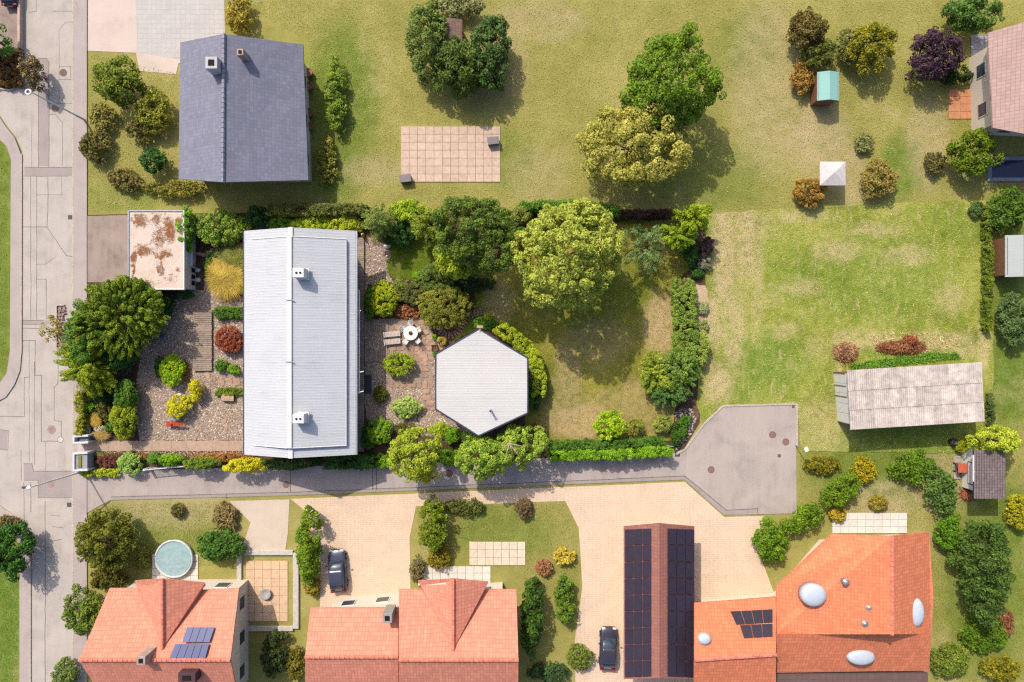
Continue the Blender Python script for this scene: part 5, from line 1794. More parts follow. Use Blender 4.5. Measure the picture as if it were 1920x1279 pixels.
# boards set in the gravel near the loungers
for (xa, ya, xb, yb, n, lab) in ((684, 603, 729, 621, 13, 'grey board walk in the gravel beside the clipped yellow green block'), (684, 656, 741, 679, 17, 'grey board walk in the gravel above the round clumpy shrub')):
    a, b = G(xa, yb), G(xb, ya)
    o = thing('board_walk', lab, 'board walk', ((a.x + b.x) / 2, (a.y + b.y) / 2, 0), 'board walks by the verandah')
    w = (b.x - a.x) / n
    pieces('plank', pl, M('grey_wood', (150, 138, 134), .85, var=.25, scale=4, rnd=.2), o, [(a.x + (i + .5) * w, (a.y + b.y) / 2, .12, 0, (w - .03, b.y - a.y, .06)) for i in range(n)])

# flagstones
m_flag = M('sandstone', (192, 158, 136), .9, var=.22, scale=2.5, rnd=.14)
def flagstone(seed, n=7):
    r = random.Random(seed)
    pts = []
    for i in range(n):
        a = 2 * math.pi * (i + r.uniform(-.25, .25)) / n
        k = r.uniform(.86, 1.05)
        c, s = math.cos(a), math.sin(a)
        f = 1 / max(abs(c), abs(s)) ** .75
        pts.append((.5 * k * c * f, .5 * k * s * f))
    mb = MB()
    vs = [(x, y, -.5) for x, y in pts] + [(x, y, .35) for x, y in pts] + [(x * .93, y * .93, .5) for x, y in pts]
    fs = [tuple(range(n - 1, -1, -1))] + [(k * n + i, k * n + (i + 1) % n, (k + 1) * n + (i + 1) % n, (k + 1) * n + i) for k in range(2) for i in range(n)] + [tuple(range(2 * n, 3 * n))]
    return mb.add(vs, fs).mesh('flagstone')
FLAG = [flagstone(s, 6 + s % 3) for s in range(6)]
def flags(name, label, cat, lst, z=.1, mat=None, th=.1):
    cx = sum(p[0] for p in lst) / len(lst)
    cy = sum(p[1] for p in lst) / len(lst)
    o = thing(name, label, cat, G(cx, cy))
    for i, (px, py, sx, sy) in enumerate(lst):
        q = G(px, py)
        put('flagstone', FLAG[i % 6], mat or m_flag, o, (q.x - o.location.x, q.y - o.location.y, z - th / 2 + random.uniform(0, .012)), random.uniform(-.12, .12), (sx / PX, sy / PX, th))
    return o
lst = []
r = random.Random(5)
for row, py in enumerate(range(604, 676, 10)):
    x = 726 + (row % 2) * 4 + (10 if row < 2 else 0)
    while x < 806 + (row - 4) * 1.2 and x < 812:
        w = r.uniform(10, 17)
        if not (row < 1 and x < 765):
            lst.append((x + w / 2, py + r.uniform(-1, 1), w * .98, 10.2))
        x += w
flags('stone_terrace', 'pinkish flagstone terrace under the white table and loungers', 'terrace', lst, .1)
flags('stepping_stones', 'big flagstones stepping down between round shrub and pavilion', 'stepping stones',
      [(790, 664, 18, 17), (795, 682, 15, 10), (797, 693, 15, 10), (796, 704, 16, 9), (787, 722, 8, 16), (797, 722, 9, 16), (808, 722, 9, 15), (799, 735, 16, 10), (801, 746, 16, 11), (806, 756, 15, 13), (813, 766, 11, 9), (823, 775, 10, 7),
       (733, 720, 11, 14), (744, 721, 11, 13), (756, 721, 11, 13), (768, 721, 11, 12), (778, 722, 8, 12)], .11)
flags('stepping_stones', 'square stepping slabs between two little shrubs and a low hedge in front of the house', 'stepping stones', [(415, 717, 14, 15), (430, 716, 12, 16), (444, 716, 13, 16), (400, 712, 12, 10), (390, 704, 9, 15), (420, 790, 10, 9), (425, 800, 7, 14), (452, 560, 12, 9)], .1)
flags('stepping_stones', 'three dark square slabs near the head of the footbridge', 'stepping stones', [(358, 563, 9, 12), (368, 564, 9, 13), (377, 564, 8, 13)], .1, M('dark_slate', (96, 88, 90), .8, var=.2))
flags('stepping_stones', 'dark slabs at the foot of the golden grass', 'stepping stones', [(415, 563, 14, 11), (430, 564, 8, 12), (441, 563, 9, 12)], .1, M('dark_slate', (96, 88, 90), .8, var=.2))
flags('stone_wall', 'dark rough stone edging winding from the garage to the house', 'edging', [(x, 480 - (x - 366) * .22 + 3 * math.sin(x * .2), 9, 8) for x in range(368, 462, 8)], .28, M('dark_stone', (118, 96, 86), .9, var=.25, rnd=.2), .3)
# curved brick path
arc = [(823, 612), (826, 622), (836, 629), (848, 630), (858, 624), (865, 614), (871, 603), (879, 593), (890, 588), (902, 585), (912, 583)]
cpts = []
for (a, b) in zip(arc[:-1], arc[1:]):
    k = max(1, int(math.hypot(b[0] - a[0], b[1] - a[1]) / 4.5))
    for i in range(k):
        cpts.append((a[0] + (b[0] - a[0]) * i / k, a[1] + (b[1] - a[1]) * i / k, math.atan2(-(b[1] - a[1]), b[0] - a[0])))
o = thing('curved_path', 'narrow curved path of rough bricks around the olive dome shrub', 'path', G(865, 610))
spots = []
for (x, y, a) in cpts:
    for s in (-1, 0, 1):
        q = G(x, y)
        nx_, ny_ = -math.sin(a), math.cos(a)
        spots.append((q.x + nx_ * s * .24, q.y + ny_ * s * .24, .1 + random.uniform(0, .02), a + random.uniform(-.15, .15), (.22, .2, .1)))
pieces('brick', unit_mesh('brick', .05), M('rough_brick', (166, 134, 122), .9, var=.25, rnd=.25), o, spots)

# white table with chairs, centrepiece
q = G(770, 625, .75)
tb = thing('garden_table', 'round white garden table on the flagstone terrace', 'table', (q.x, q.y, .1))
MB().lathe((q.x, q.y, .8), [(.55, -.03), (.74, -.02), (.75, 0), (.74, .02), (.2, .025)], 32).build('table_top', m_white, tb, smooth=False)
MB().lathe((q.x, q.y, .1), [(.06, .05), (.05, .66)], 12).build('column', m_white, tb)
mb = MB()
for k in range(4):
    a = k * math.pi / 2 + .4
    mb.tube([(q.x, q.y, .22), (q.x + .45 * math.cos(a), q.y + .45 * math.sin(a), .12)], [.04, .03], 6)
mb.build('foot', m_white, tb)
c = thing('table_centrepiece', 'brown dried plant bowl in the middle of the white table', 'bowl', (q.x, q.y, .826))
MB().lathe((q.x, q.y, .826), [(.14, 0), (.2, .08), (.18, .1), (.1, .05)], 16).build('bowl', m_brown, c, smooth=True)
V, F = clump_foliage(np.array([[0, 0, .14], [.08, .03, .12], [-.07, -.05, .12]]), np.array([.13, .1, .1]), .06, 1.4)
put('dried_flowers', mesh_np('dried_flowers', V, F), M_leaf((130, 90, 66), (70, 45, 36)), c)
def chair(label, px, py, face):
    p = G(px, py, .5)
    o = thing('garden_chair', label, 'chair', (p.x, p.y, .1), 'white chairs around the garden table', face)
    def ch(nm, mb, sm=False):
        put(nm, mb.mesh(nm), m_white, o, smooth=sm)
    ch('seat', MB().box((0, 0, .4), (.46, .46, .05), 0, .03))
    mb = MB()
    for i in range(5):
        mb.box((-.18 + i * .09, -.24, .64), (.05, .03, .44))
    mb.box((0, -.25, .87), (.48, .04, .07), 0, .02)
    ch('backrest', mb)
    for s in (-1, 1):
        mb = MB().tube([(s * .24, -.22, .6), (s * .25, .18, .6)], .025, 6)
        ch('armrest', mb)
        for t_ in (-.2, .2):
            ch('leg', MB().tube([(s * .2, t_, .4), (s * .23, t_ * 1.15, 0)], .02, 6))
for lab, px, py in (('white chair pushed in on the side of the table facing the clipped hedges', 770, 607), ('white chair pushed in on the table side facing the pavilion path', 785, 619),
                    ('white chair pulled out nearest the pavilion on the white table', 784, 640), ('white chair nearest the loungers at the white table', 755, 617), ('white chair nearest the round clumpy shrub at the white table', 761, 641)):
    p, t_ = G(px, py), G(770, 625)
    chair(lab, px, py, math.atan2(t_.y - p.y, t_.x - p.x) - math.pi / 2)
def lounger(label, px, py, rz):
    p = G(px, py, .35)
    o = thing('sun_lounger', label, 'sun lounger', (p.x, p.y, .1), 'sun loungers on the terrace', rz)
    def ch(nm, mb, mat):
        put(nm, mb.mesh(nm), mat, o)
    me_f = MB()
    for s in (-1, 1):
        me_f.box((0, s * .26, .3), (1.6, .05, .06))
    for x in (-.78, .78):
        me_f.box((x, 0, .3), (.05, .5, .06))
    ch('frame', me_f, m_steel)
    for x in (-.65, .65):
        for s in (-1, 1):
            ch('leg', MB().box((x, s * .24, .14), (.05, .05, .28)), m_steel)
    for i in range(11):
        ch('slat', MB().box((-.72 + i * .144, 0, .345), (.125, .54, .025), 0, .006), M('taupe_slat', (224, 206, 194), .8, var=.12, scale=8))
    ch('backrest_edge', MB().box((-.84, 0, .42), (.06, .58, .2)), m_white)
lounger('taupe sun lounger nearer the clipped hedges beside the white table', 736, 627, .1)
lounger('taupe sun lounger nearer the round clumpy shrub beside the white table', 736.5, 641, .1)
# pots and crates by the pavilion
def pot(name, label, px, py, r, h, col, plantc, pr, leafh=.35, spark=None):
    q = G(px, py, h)
    o = thing(name, label, 'plant pot', (q.x, q.y, .06))
    MB().lathe((q.x, q.y, .06), [(r * .7, 0), (r, h), (r * 1.06, h), (r * 1.06, h + .04), (r * .85, h + .04), (r * .8, h - .06)], 18).build('pot', col, o, smooth=False)
    n = 14
    C = unit(n, .1) * np.array([pr, pr, leafh]) * .7 + np.array([0, 0, h])
    V, F = clump_foliage(C, np.full(n, pr * .4), .09, 1.2)
    put('foliage', mesh_np('foliage', V, F), M_leaf(*plantc, spark=spark), o)
pot('potted_plant', 'round brown pot of yellowish blooms by the pavilion corner', 828, 640, .42, .45, m_brown, ((190, 190, 80), (140, 120, 50)), .5, .3, (235, 190, 90))
pot('potted_plant', 'small pale pot with a bright green plant by the dome shrub', 814, 632, .26, .35, M('pale_pot', (220, 190, 160), .8), ((130, 170, 40), (80, 120, 25)), .34)
q = G(815, 653, .3)
o = thing('wooden_planter', 'brown wooden tub standing at the pavilion corner', 'planter', (q.x, q.y, .06))
mb = MB()
for k in range(4):
    a = k * math.pi / 2 + .1
    mb.box((q.x + .27 * math.cos(a), q.y + .31 * math.sin(a), .34), (.06 if k % 2 == 0 else .6, .66 if k % 2 == 0 else .06, .56), .1)
mb.build('tub', m_brown, o)
MB().box((q.x, q.y, .3), (.5, .56, .4), .1).build('soil', m_soil, o)
q = G(827, 653)
o = tag(MB().box((q.x, q.y, .12), (.75, .5, .12), -.15, .03).build('stone_block', M('tan_stone', (196, 160, 126), .9, var=.2), None, (q.x, q.y, .06)), 'tan stone block between wooden tub and pavilion', 'stone')
# front garden objects
q = G(427, 745, .4)
o = thing('wooden_chest', 'light wooden chest below the low hedge in front of the house', 'chest', (q.x, q.y, .06))
MB().box((q.x, q.y, .26), (1.25, .74, .4), -.06).build('chest_body', m_brown, o)
for i in range(4):
    MB().box((q.x, q.y - .3 + i * .2, .49), (1.32, .19, .05), -.06, .01).build('lid_board', M('light_board', (204, 170, 136), .8, var=.18, scale=5, rnd=.1), o)
q = G(327, 786, .5)
rk = MB()
r = random.Random(9)
vs, fs = rk.v, rk.f
rk.lathe((q.x, q.y, .04), [(.5, 0), (.55, .2), (.48, .42), (.3, .55), (.08, .58)], 11, 1.1, .8)
rk.v = [(x + r.uniform(-.05, .05), y + r.uniform(-.05, .05), z + r.uniform(-.02, .02)) for x, y, z in rk.v]
tag(rk.build('boulder', M('grey_rock', (178, 174, 178), .9, var=.2), None, (q.x, q.y, .04), True), 'grey boulder between yellow shrub and red orange ornament', 'boulder')
q = G(326, 796, .7)
o = thing('garden_ornament', 'red orange winged garden ornament in front of the grey boulder', 'ornament', (q.x, q.y, .06))
m_rd = M('red_orange_paint', (214, 84, 52), .55, var=.15)
def wing(x0_, x1_, w0, w1, z0, z1):
    n = 6
    top, bot = [], []
    for i in range(n + 1):
        t_ = i / n
        x = q.x + x0_ + (x1_ - x0_) * t_
        w = w0 + (w1 - w0) * t_
        z = z0 + (z1 - z0) * math.sin(t_ * math.pi / 2)
        e_ = .05 * math.sin(t_ * 19)
        top += [(x, q.y + w / 2 + e_, z), (x, q.y - w / 2 + e_, z - .1)]
    mb = MB()
    low = [(a, b, c - .05) for a, b, c in top]
    m = len(top)
    fs = []
    for i in range(n):
        fs += [(2 * i, 2 * i + 1, 2 * i + 3, 2 * i + 2), (m + 2 * i + 2, m + 2 * i + 3, m + 2 * i + 1, m + 2 * i), (2 * i, 2 * i + 2, m + 2 * i + 2, m + 2 * i), (2 * i + 3, 2 * i + 1, m + 2 * i + 1, m + 2 * i + 3)]
    return mb.add(top + low, fs + [(1, 0, m, m + 1), (2 * n, 2 * n + 1, m + 2 * n + 1, m + 2 * n)])
wing(-.3, .95, .45, .3, .7, .82).build('wing', m_rd, o)
wing(-.3, -.85, .4, .62, .7, .62).build('wing', m_rd, o)
MB().lathe((q.x - .3, q.y, .06), [(.12, 0), (.08, .4), (.16, .6), (.1, .72), (.03, .8)], 12).build('body', m_rd, o, smooth=True)
q = G(303, 632, .3)
o = thing('garden_ball', 'dark blue glazed ball lying on the shaded gravel', 'ball', (q.x, q.y, .06))
MB().lathe((q.x, q.y, .06), [(.05, 0), (.17, .08), (.22, .22), (.17, .36), (.05, .44)], 16).build('ball', M('blue_glaze', (44, 54, 130), .25, spec=.6), o, smooth=True)
MB().lathe((q.x, q.y, .06), [(.12, 0), (.1, .04)], 12).build('foot_ring', m_darkmetal, o)
q = G(276, 600, .4)
o = thing('water_tub', 'dark round tub half under the golden cypress', 'tub', (q.x, q.y, .06))
MB().lathe((q.x, q.y, .06), [(.8, 0), (.95, .4), (1.0, .42), (.9, .42), (.86, .3)], 26).build('tub_wall', M('purple_grey_stone', (112, 98, 104), .7), o, smooth=False)
MB().lathe((q.x, q.y, .3), [(.86, 0), (.86, .06)], 24).build('water', M('tub_water', (40, 40, 44), .1, spec=.6), o)
for (px, py, s, lab) in ((370, 507, .3, 'white stone nearer the lean-to beside the garage'), (370, 525, .32, 'white stone nearer the gravel beside the garage'), (335, 547, .3, 'white stone at the garage corner by the dark shrub'), (417, 693, .3, 'white stone between the two little green shrubs'),
                         (336, 741, .26, 'pale stone between bright round bush and yellow shrub'), (726, 462, .35, 'pale stone at the rim of the shaded lawn')):
    q = G(px, py, .2)
    mb = MB().lathe((q.x, q.y, .04), [(s * .8, 0), (s, s * .4), (s * .7, s * .8), (s * .2, s * .95)], 9, 1.15, .85)
    mb.v = [(x + random.uniform(-.03, .03), y + random.uniform(-.03, .03), z) for x, y, z in mb.v]
    tag(mb.build('white_stone', M('white_rock', (236, 230, 226), .85, var=.1), None, (q.x, q.y, .04), True), lab, 'stone', 'white stones in the garden')
for (px, py, w, lab) in ((414, 581, 1.1, 'small log at the end of the upper box hedge'),):
    q = G(px, py, .3)
    o = thing('log', lab, 'log', (q.x, q.y, .06))
    MB().tube([(q.x - w / 2, q.y, .2), (q.x + w / 2, q.y + .04, .22)], [.12, .1], 9).build('log_body', m_brown, o)
# brush piles
def brush(label, px, py, rx, ry, h, n, cols):
    c = G(px, py, h * .4)
    o = thing('brush_pile', label, 'brush pile', (c.x, c.y, .05), 'piles of dry brushwood above the shed')
    a, b = S(rx), S(ry)
    t_ = RNG.uniform(0, 6.283, n)
    k = np.sqrt(RNG.uniform(0, 1, n)) * .85
    z = h * (1 - k ** 2) * RNG.uniform(.2, 1, n)
    P0 = np.stack([a * k * np.cos(t_), b * k * np.sin(t_), z], 1)
    V, F = leaf_quads(P0, unit(n, -.2) + np.array([0, 0, .5]), .34, .2)
    put('twigs', mesh_np('twigs', V, F), M_leaf(*cols), o)
    mb = MB()
    for i in range(40):
        q = P0[i]
        d = Vector((random.uniform(-1, 1), random.uniform(-1, 1), random.uniform(-.2, .4))).normalized() * random.uniform(.3, .8)
        mb.tube([Vector(q) - d, Vector(q) + d], [.035, .012], 5)
    put('branches', mb.mesh('branches'), M('dry_branch', (166, 104, 70), .9, var=.3), o)
brush('small pale brown brushwood heap at the shed corner', 1587, 661, 27, 21, .8, 1700, ((196, 156, 116), (124, 90, 66)))
brush('long red brown brushwood heap along the shed', 1690, 652, 56, 14, .7, 2600, ((176, 122, 86), (104, 68, 48)))
brush('small round red brown heap behind the long brushwood heap', 1708, 640, 16, 11, 1.1, 1100, ((184, 112, 76), (108, 60, 42)))
brush('dry leaf heap at the foot of the cabin wall', 1812, 928, 12, 10, .5, 800, ((190, 120, 88), (120, 70, 52)))

# ================================================================== plants
GOLD = ((164, 176, 26), (76, 106, 16))
BRIGHT = ((134, 176, 26), (76, 128, 16))
LIME = ((178, 194, 44), (122, 150, 24))
GREEN = ((100, 140, 34), (54, 96, 22))
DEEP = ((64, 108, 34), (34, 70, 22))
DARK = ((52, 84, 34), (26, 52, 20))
OLIVE = ((138, 146, 58), (84, 98, 32))
OLIVED = ((112, 110, 40), (70, 76, 24))
PALE = ((170, 198, 98), (114, 152, 58))
YELL = ((232, 212, 30), (178, 164, 24))
YG = ((196, 204, 44), (142, 160, 28))
TAN = ((202, 172, 72), (150, 122, 46))
RUST = ((176, 92, 62), (112, 50, 34))
BROWN = ((170, 128, 68), (118, 88, 40))
PURP = ((92, 62, 62), (52, 34, 36))
REDD = ((104, 62, 52), (60, 36, 30))
BLUEG = ((96, 128, 78), (58, 88, 52))
GREY = ((150, 150, 118), (100, 102, 78))

# --- big cypresses and street corner
plant('cypress_tree', 'huge golden green cypress spreading beside the garage', 'tree', 216, 592, 86, 70, 5.6, ((134, 154, 28), (44, 72, 12)), .22, .36, 1.35, .2, 1.0, 'spray', 'cypresses at the street corner', True)
plant('cypress_tree', 'dark green cypress between golden cypress and road', 'tree', 163, 630, 48, 68, 5.0, GREEN, .25, .48, 1.2, .14, 1.0, 'spray', 'cypresses at the street corner', True)
plant('cypress_tree', 'yellow tipped cypress standing over the road below the others', 'tree', 160, 692, 43, 46, 4.4, GOLD, .25, .42, 1.2, .2, 1.0, 'feather', 'cypresses at the street corner', True)
plant('cypress_tree', 'olive green cypress leaning over the forecourt corner', 'tree', 264, 562, 38, 42, 3.8, GREEN, .24, .42, 1.2, .16, 1.0, 'spray', 'cypresses at the street corner', True)
plant('street_sapling', 'thin olive leaved street sapling in the brick edged strip', 'tree', 97, 620, 24, 26, 3.6, ((176, 160, 80), (118, 110, 48)), .2, .32, .5, .3, .55, 'clump', None, True)
plant('round_shrub', 'deep green rounded shrub inside the cypress group', 'shrub', 222, 668, 30, 24, 3.4, DEEP, .2, .32)
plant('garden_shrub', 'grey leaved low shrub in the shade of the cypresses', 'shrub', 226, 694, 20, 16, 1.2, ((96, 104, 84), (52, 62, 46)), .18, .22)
plant('garden_shrub', 'small green shrub between dark tub and gravel', 'shrub', 273, 629, 14, 13, 1.0, GREEN, .15)
plant('garden_shrub', 'deep green shrub at the garage corner over the gravel', 'shrub', 302, 572, 24, 20, 1.8, DEEP, .18, .26)
plant('garden_shrub', 'dark purple shrub against the garage wall', 'shrub', 315, 552, 22, 9, 1.2, PURP, .16, .2)
plant('garden_shrub', 'small green shrub at the garage end beside the bins', 'shrub', 342, 551, 17, 11, .9, DEEP, .15, .18)
plant('columnar_shrub', 'deep green tall block of the clipped yew pair', 'shrub', 233, 742, 22, 30, 2.8, GREEN, .16, .26, 1.4, .08)
plant('columnar_shrub', 'yellow green tall block of the clipped yew pair', 'shrub', 230, 787, 26, 42, 2.6, GOLD, .16, .26, 1.4, .1)
hedge('boundary_hedge', 'thin yellow green hedge along the pavement below the cypresses', 'hedge', [(149, 736), (150, 815)], 13, 1.5, ((168, 168, 46), (104, 110, 28)), .14, .18)
plant('garden_shrub', 'dark blue green shrub tucked below the yellow tipped cypress', 'shrub', 190, 743, 22, 18, 1.8, DARK, .16, .24)
plant('garden_shrub', 'tiny bright green ball shrub near the pavement hedge', 'shrub', 166, 764, 11, 9, .9, BRIGHT, .12)
plant('garden_shrub', 'pale yellow shrub under the yellow tipped cypress', 'shrub', 166, 742, 14, 12, 1.1, OLIVE, .14, .18)
plant('garden_shrub', 'olive brown loose shrub beside the clipped yew pair', 'shrub', 194, 768, 14, 20, 1.3, OLIVED, .15, .2)
blades('ornamental_grass', 'tan grass clump beside the tiny green ball shrub', 'grass clump', 179, 788, 13, 14, .9, TAN, 900, .025, 'tan grass clumps by the gatepost')
blades('ornamental_grass', 'tan grass clump spilling over the entrance path', 'grass clump', 190, 816, 17, 13, .9, ((190, 160, 92), (140, 116, 60)), 1000, .025, 'tan grass clumps by the gatepost')
plant('garden_shrub', 'whitish leaved little shrub between the tan grass clumps', 'shrub', 188, 805, 12, 8, .7, ((222, 208, 196), (150, 130, 112)), .13, .15)
plant('garden_shrub', 'grey green shrub behind the plain gatepost', 'shrub', 158, 803, 12, 14, .9, GREY, .14, .17)
plant('garden_shrub', 'green shrub between whitish shrub and yew pair', 'shrub', 206, 802, 10, 10, .9, GREEN, .14, .16)

# --- bed along the lane
plant('ground_cover', 'dark red leaved groundcover behind the letter box gatepost', 'groundcover', 202, 864, 26, 13, .5, ((140, 84, 66), (84, 46, 38)), .13, .16)
plant('ground_cover', 'light green low plants above the red groundcover', 'groundcover', 195, 853, 22, 5, .35, OLIVE, .12, .13)
hedge('low_hedge', 'low lime yellow hedge at the lane mouth', 'hedge', [(150, 888), (220, 888)], 12, .7, YG, .13, .17)
plant('garden_shrub', 'pale green shrub with whitish leaves at the lane mouth', 'shrub', 240, 872, 24, 20, 1.7, PALE, .16, .24)
plant('garden_shrub', 'tiny dark ball shrub on the path edge', 'shrub', 247, 850, 5, 5, .5, DEEP, .1)
plant('garden_shrub', 'red brown low shrub between tiny ball and path', 'shrub', 263, 856, 14, 8, .5, BROWN, .12, .14)
plant('garden_shrub', 'bright green shrub left of the lane railing end', 'shrub', 288, 860, 16, 13, 1.8, GREEN, .14, .2)
plant('garden_shrub', 'bright green shrub directly behind the lane railing', 'shrub', 318, 863, 26, 12, 2.2, BRIGHT, .14, .2)
plant('garden_shrub', 'green ground shrub at the far end of the lane railing', 'shrub', 374, 871, 34, 13, 2.5, ((126, 150, 40), (78, 108, 26)), .13, .2)
plant('ground_cover', 'rusty orange brown heather along the entrance path', 'groundcover', 415, 858, 62, 10, .8, ((186, 136, 66), (136, 92, 42)), .13, .17)
plant('garden_shrub', 'lemon yellow leaved shrub strip above the lane', 'shrub', 458, 876, 42, 14, 2.5, YELL, .15, .2)
plant('garden_shrub', 'dark green shrub strip below the house gable above the lane', 'shrub', 534, 871, 46, 14, 2.5, DEEP, .14, .2, spark=(170, 150, 80))
plant('garden_shrub', 'small green shrub below the gable ridge', 'shrub', 585, 866, 16, 11, 1.6, DEEP, .14, .18)
hedge('boundary_hedge', 'dark green hedge below the house corner along the lane', 'hedge', [(608, 868), (700, 868)], 24, 2.2, DEEP, .14, .22)

# --- front gravel garden
plant('japanese_maple', 'rust red dome shaped maple beside the long house', 'shrub', 428, 638, 27, 29, 1.5, RUST, .13, .22, 1.6, .14)
plant('round_shrub', 'bright lime round bush on the front gravel', 'shrub', 319, 695, 25, 30, 1.7, ((176, 206, 20), (112, 160, 10)), .15, .22, 1.5, .05)
plant('garden_shrub', 'deep green low bush hugging the bright lime bush', 'shrub', 298, 690, 9, 22, 1.1, DEEP, .14, .18)
plant('garden_shrub', 'brownish low plants on the sunny side of the lime bush', 'shrub', 346, 698, 10, 20, .4, BROWN, .12, .14)
plant('yellow_shrub', 'yellow leaved shrub nearest the footbridge', 'shrub', 365, 731, 14, 22, 1.7, YELL, .15, .22, 1.2, .3)
plant('yellow_shrub', 'yellow leaved shrub beside the grey boulder', 'shrub', 331, 764, 21, 17, 1.7, YELL, .15, .22, 1.2, .35)
plant('yellow_shrub', 'small yellow sprig joining the two yellow shrubs', 'shrub', 349, 750, 10, 10, 1.5, YELL, .14, .16, 1.2, .3)
plant('round_shrub', 'small green shrub below the maple', 'shrub', 414, 685, 14, 13, .9, GREEN, .13, .18)
plant('round_shrub', 'small lighter green shrub by the house wall below the maple', 'shrub', 437, 694, 12, 11, .8, BRIGHT, .13, .17)
hedge('low_hedge', 'low box hedge above the maple at the house wall', 'hedge', [(402, 587), (470, 586)], 20, .8, GREEN, .12, .16)
hedge('low_hedge', 'low narrow hedge above the wooden chest', 'hedge', [(404, 735), (420, 735), (470, 735)], 13, .6, ((140, 158, 44), (88, 112, 28)), .12, .14)
blades('ornamental_grass', 'large golden fountain grass at the house wall', 'grass clump', 424, 520, 36, 42, 1.6, ((206, 178, 76), (158, 134, 52)), 5200, .03)
blades('ornamental_grass', 'green fountain grass behind the golden one', 'grass clump', 438, 482, 34, 26, 1.6, ((150, 150, 62), (92, 104, 34)), 2600, .03)
plant('garden_shrub', 'green shrub strip beside the golden grass and the bins', 'shrub', 391, 500, 10, 24, .9, GREEN, .13, .18)
plant('garden_shrub', 'yellow green shrub between golden grass and house', 'shrub', 450, 540, 14, 16, .9, LIME, .13, .18)
plant('garden_shrub', 'dark green shrub above the green fountain grass', 'shrub', 408, 478, 22, 12, 1.0, DARK, .14, .2)
plant('round_shrub', 'big round glossy green shrub between garage and house', 'shrub', 412, 426, 50, 36, 2.6, ((134, 164, 46), (62, 104, 24)), .19, .34, 1.3, .1, spark=(200, 200, 90))
plant('ivy', 'ivy growing over the garage roof corner', 'ivy', 347, 438, 15, 42, 3.3, BRIGHT, .17, .26, 1.2, .2)

# --- hedge line behind the long house
plant('garden_shrub', 'blue green shrub at the upper corner of the long house', 'shrub', 478, 408, 24, 22, 2.2, DEEP, .18, .28)
plant('garden_shrub', 'dark shrub close to the house gable corner', 'shrub', 492, 428, 18, 12, 1.4, ((70, 82, 76), (38, 48, 46)), .16, .22)
hedge('boundary_hedge', 'dark olive back row hedge behind the long house', 'hedge', [(500, 394), (600, 393), (690, 392)], 20, 2.2, ((110, 120, 48), (66, 80, 28)), .16, .26, spark=(170, 160, 90))
plant('garden_shrub', 'green spreading shrub above the house ridge', 'shrub', 522, 420, 26, 16, 1.6, GREEN, .16, .24)
plant('garden_shrub', 'yellow green spreading shrub behind the house roof', 'shrub', 580, 420, 48, 16, 1.6, LIME, .16, .24)
plant('garden_shrub', 'lime spreading shrub behind the roof corner near the star shaped fir', 'shrub', 646, 420, 40, 17, 1.6, YG, .16, .24)
radial_fir('fir_tree', 'star shaped fir with radiating branches behind the house corner', 'tree', 706, 412, 46, 5.2, ((142, 158, 66), (76, 100, 34)), 34)
plant('laurel', 'bright yellow green laurel beside the star shaped fir', 'shrub', 764, 397, 38, 24, 3.2, ((176, 196, 34), (98, 136, 20)), .2, .34)
plant('laurel', 'deep green laurel between star shaped fir and shaded lawn', 'shrub', 746, 434, 34, 26, 2.4, DEEP, .2, .32)
plant('pine_tree', 'bushy pine with a forked light branch beside the laurel', 'tree', 806, 424, 30, 34, 4.4, ((150, 164, 48), (80, 104, 26)), .22, .36, 1.1, .25, 1.0, 'spray', None, True)
plant('pine_tree', 'large dark pine, tallest dense crown of the garden', 'tree', 890, 432, 78, 76, 10.5, ((108, 132, 34), (38, 64, 18)), .22, .46, 1.25, .2, 1.0, 'clump', None, True)
plant('pine_tree', 'low pine bulging out under the large dark pine', 'tree', 862, 488, 52, 38, 5.6, ((168, 182, 36), (88, 114, 20)), .23, .42, 1.3, .14, 1.0, 'clump', None, True)
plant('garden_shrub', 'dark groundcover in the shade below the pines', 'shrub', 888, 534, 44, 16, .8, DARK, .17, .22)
plant('clipped_block', 'yellow green clipped block with steep sides by the verandah', 'shrub', 718, 560, 28, 37, 1.9, ((182, 190, 34), (116, 142, 18)), .14, .2, 1.5, .05)
plant('garden_shrub', 'deep green flank of shrubs between verandah and yellow green block', 'shrub', 693, 566, 12, 32, 1.5, GREEN, .14, .2)
plant('garden_shrub', 'olive shrub between the yellow green block and the dome shrub', 'shrub', 748, 542, 20, 20, 1.5, OLIVE, .15, .22)
plant('garden_shrub', 'grey olive shrub above the red brown bed', 'shrub', 776, 548, 24, 24, 1.5, ((118, 120, 60), (72, 80, 34)), .15, .22)
plant('round_shrub', 'small bright green mound at the shaded lawn edge', 'shrub', 785, 519, 14, 10, 1.0, BRIGHT, .13, .17)
plant('round_shrub', 'tall olive green mound behind the dome shrub', 'shrub', 818, 522, 37, 30, 2.4, ((116, 136, 52), (70, 94, 30)), .15, .26, 1.4, .08)
plant('dome_shrub', 'big olive dome shrub with lumpy crown by the curved path', 'shrub', 833, 574, 51, 45, 2.8, ((150, 150, 50), (84, 92, 26)), .15, .3, 1.4, .06)
plant('ground_cover', 'red orange leaved bed plants below the olive shrubs', 'groundcover', 764, 584, 26, 14, .5, ((176, 112, 66), (104, 58, 40)), .13, .16, spark=(240, 180, 130))
plant('round_shrub', 'clumpy bright round shrub in the middle of the terrace', 'shrub', 750, 685, 32, 26, 1.6, ((166, 182, 30), (72, 108, 14)), .15, .24, .95, .1)
plant('round_shrub', 'smooth dark olive ball shrub by the metal step', 'shrub', 712, 740, 14.5, 16, 1.1, ((104, 108, 26), (74, 80, 18)), .1, .13, 1.7, .02)
plant('cloud_shrub', 'pale mint green spreading shrub on the gravel', 'shrub', 761, 764, 30, 21, 1.5, ((186, 206, 104), (122, 160, 66)), .14, .22, 1.1, .1)
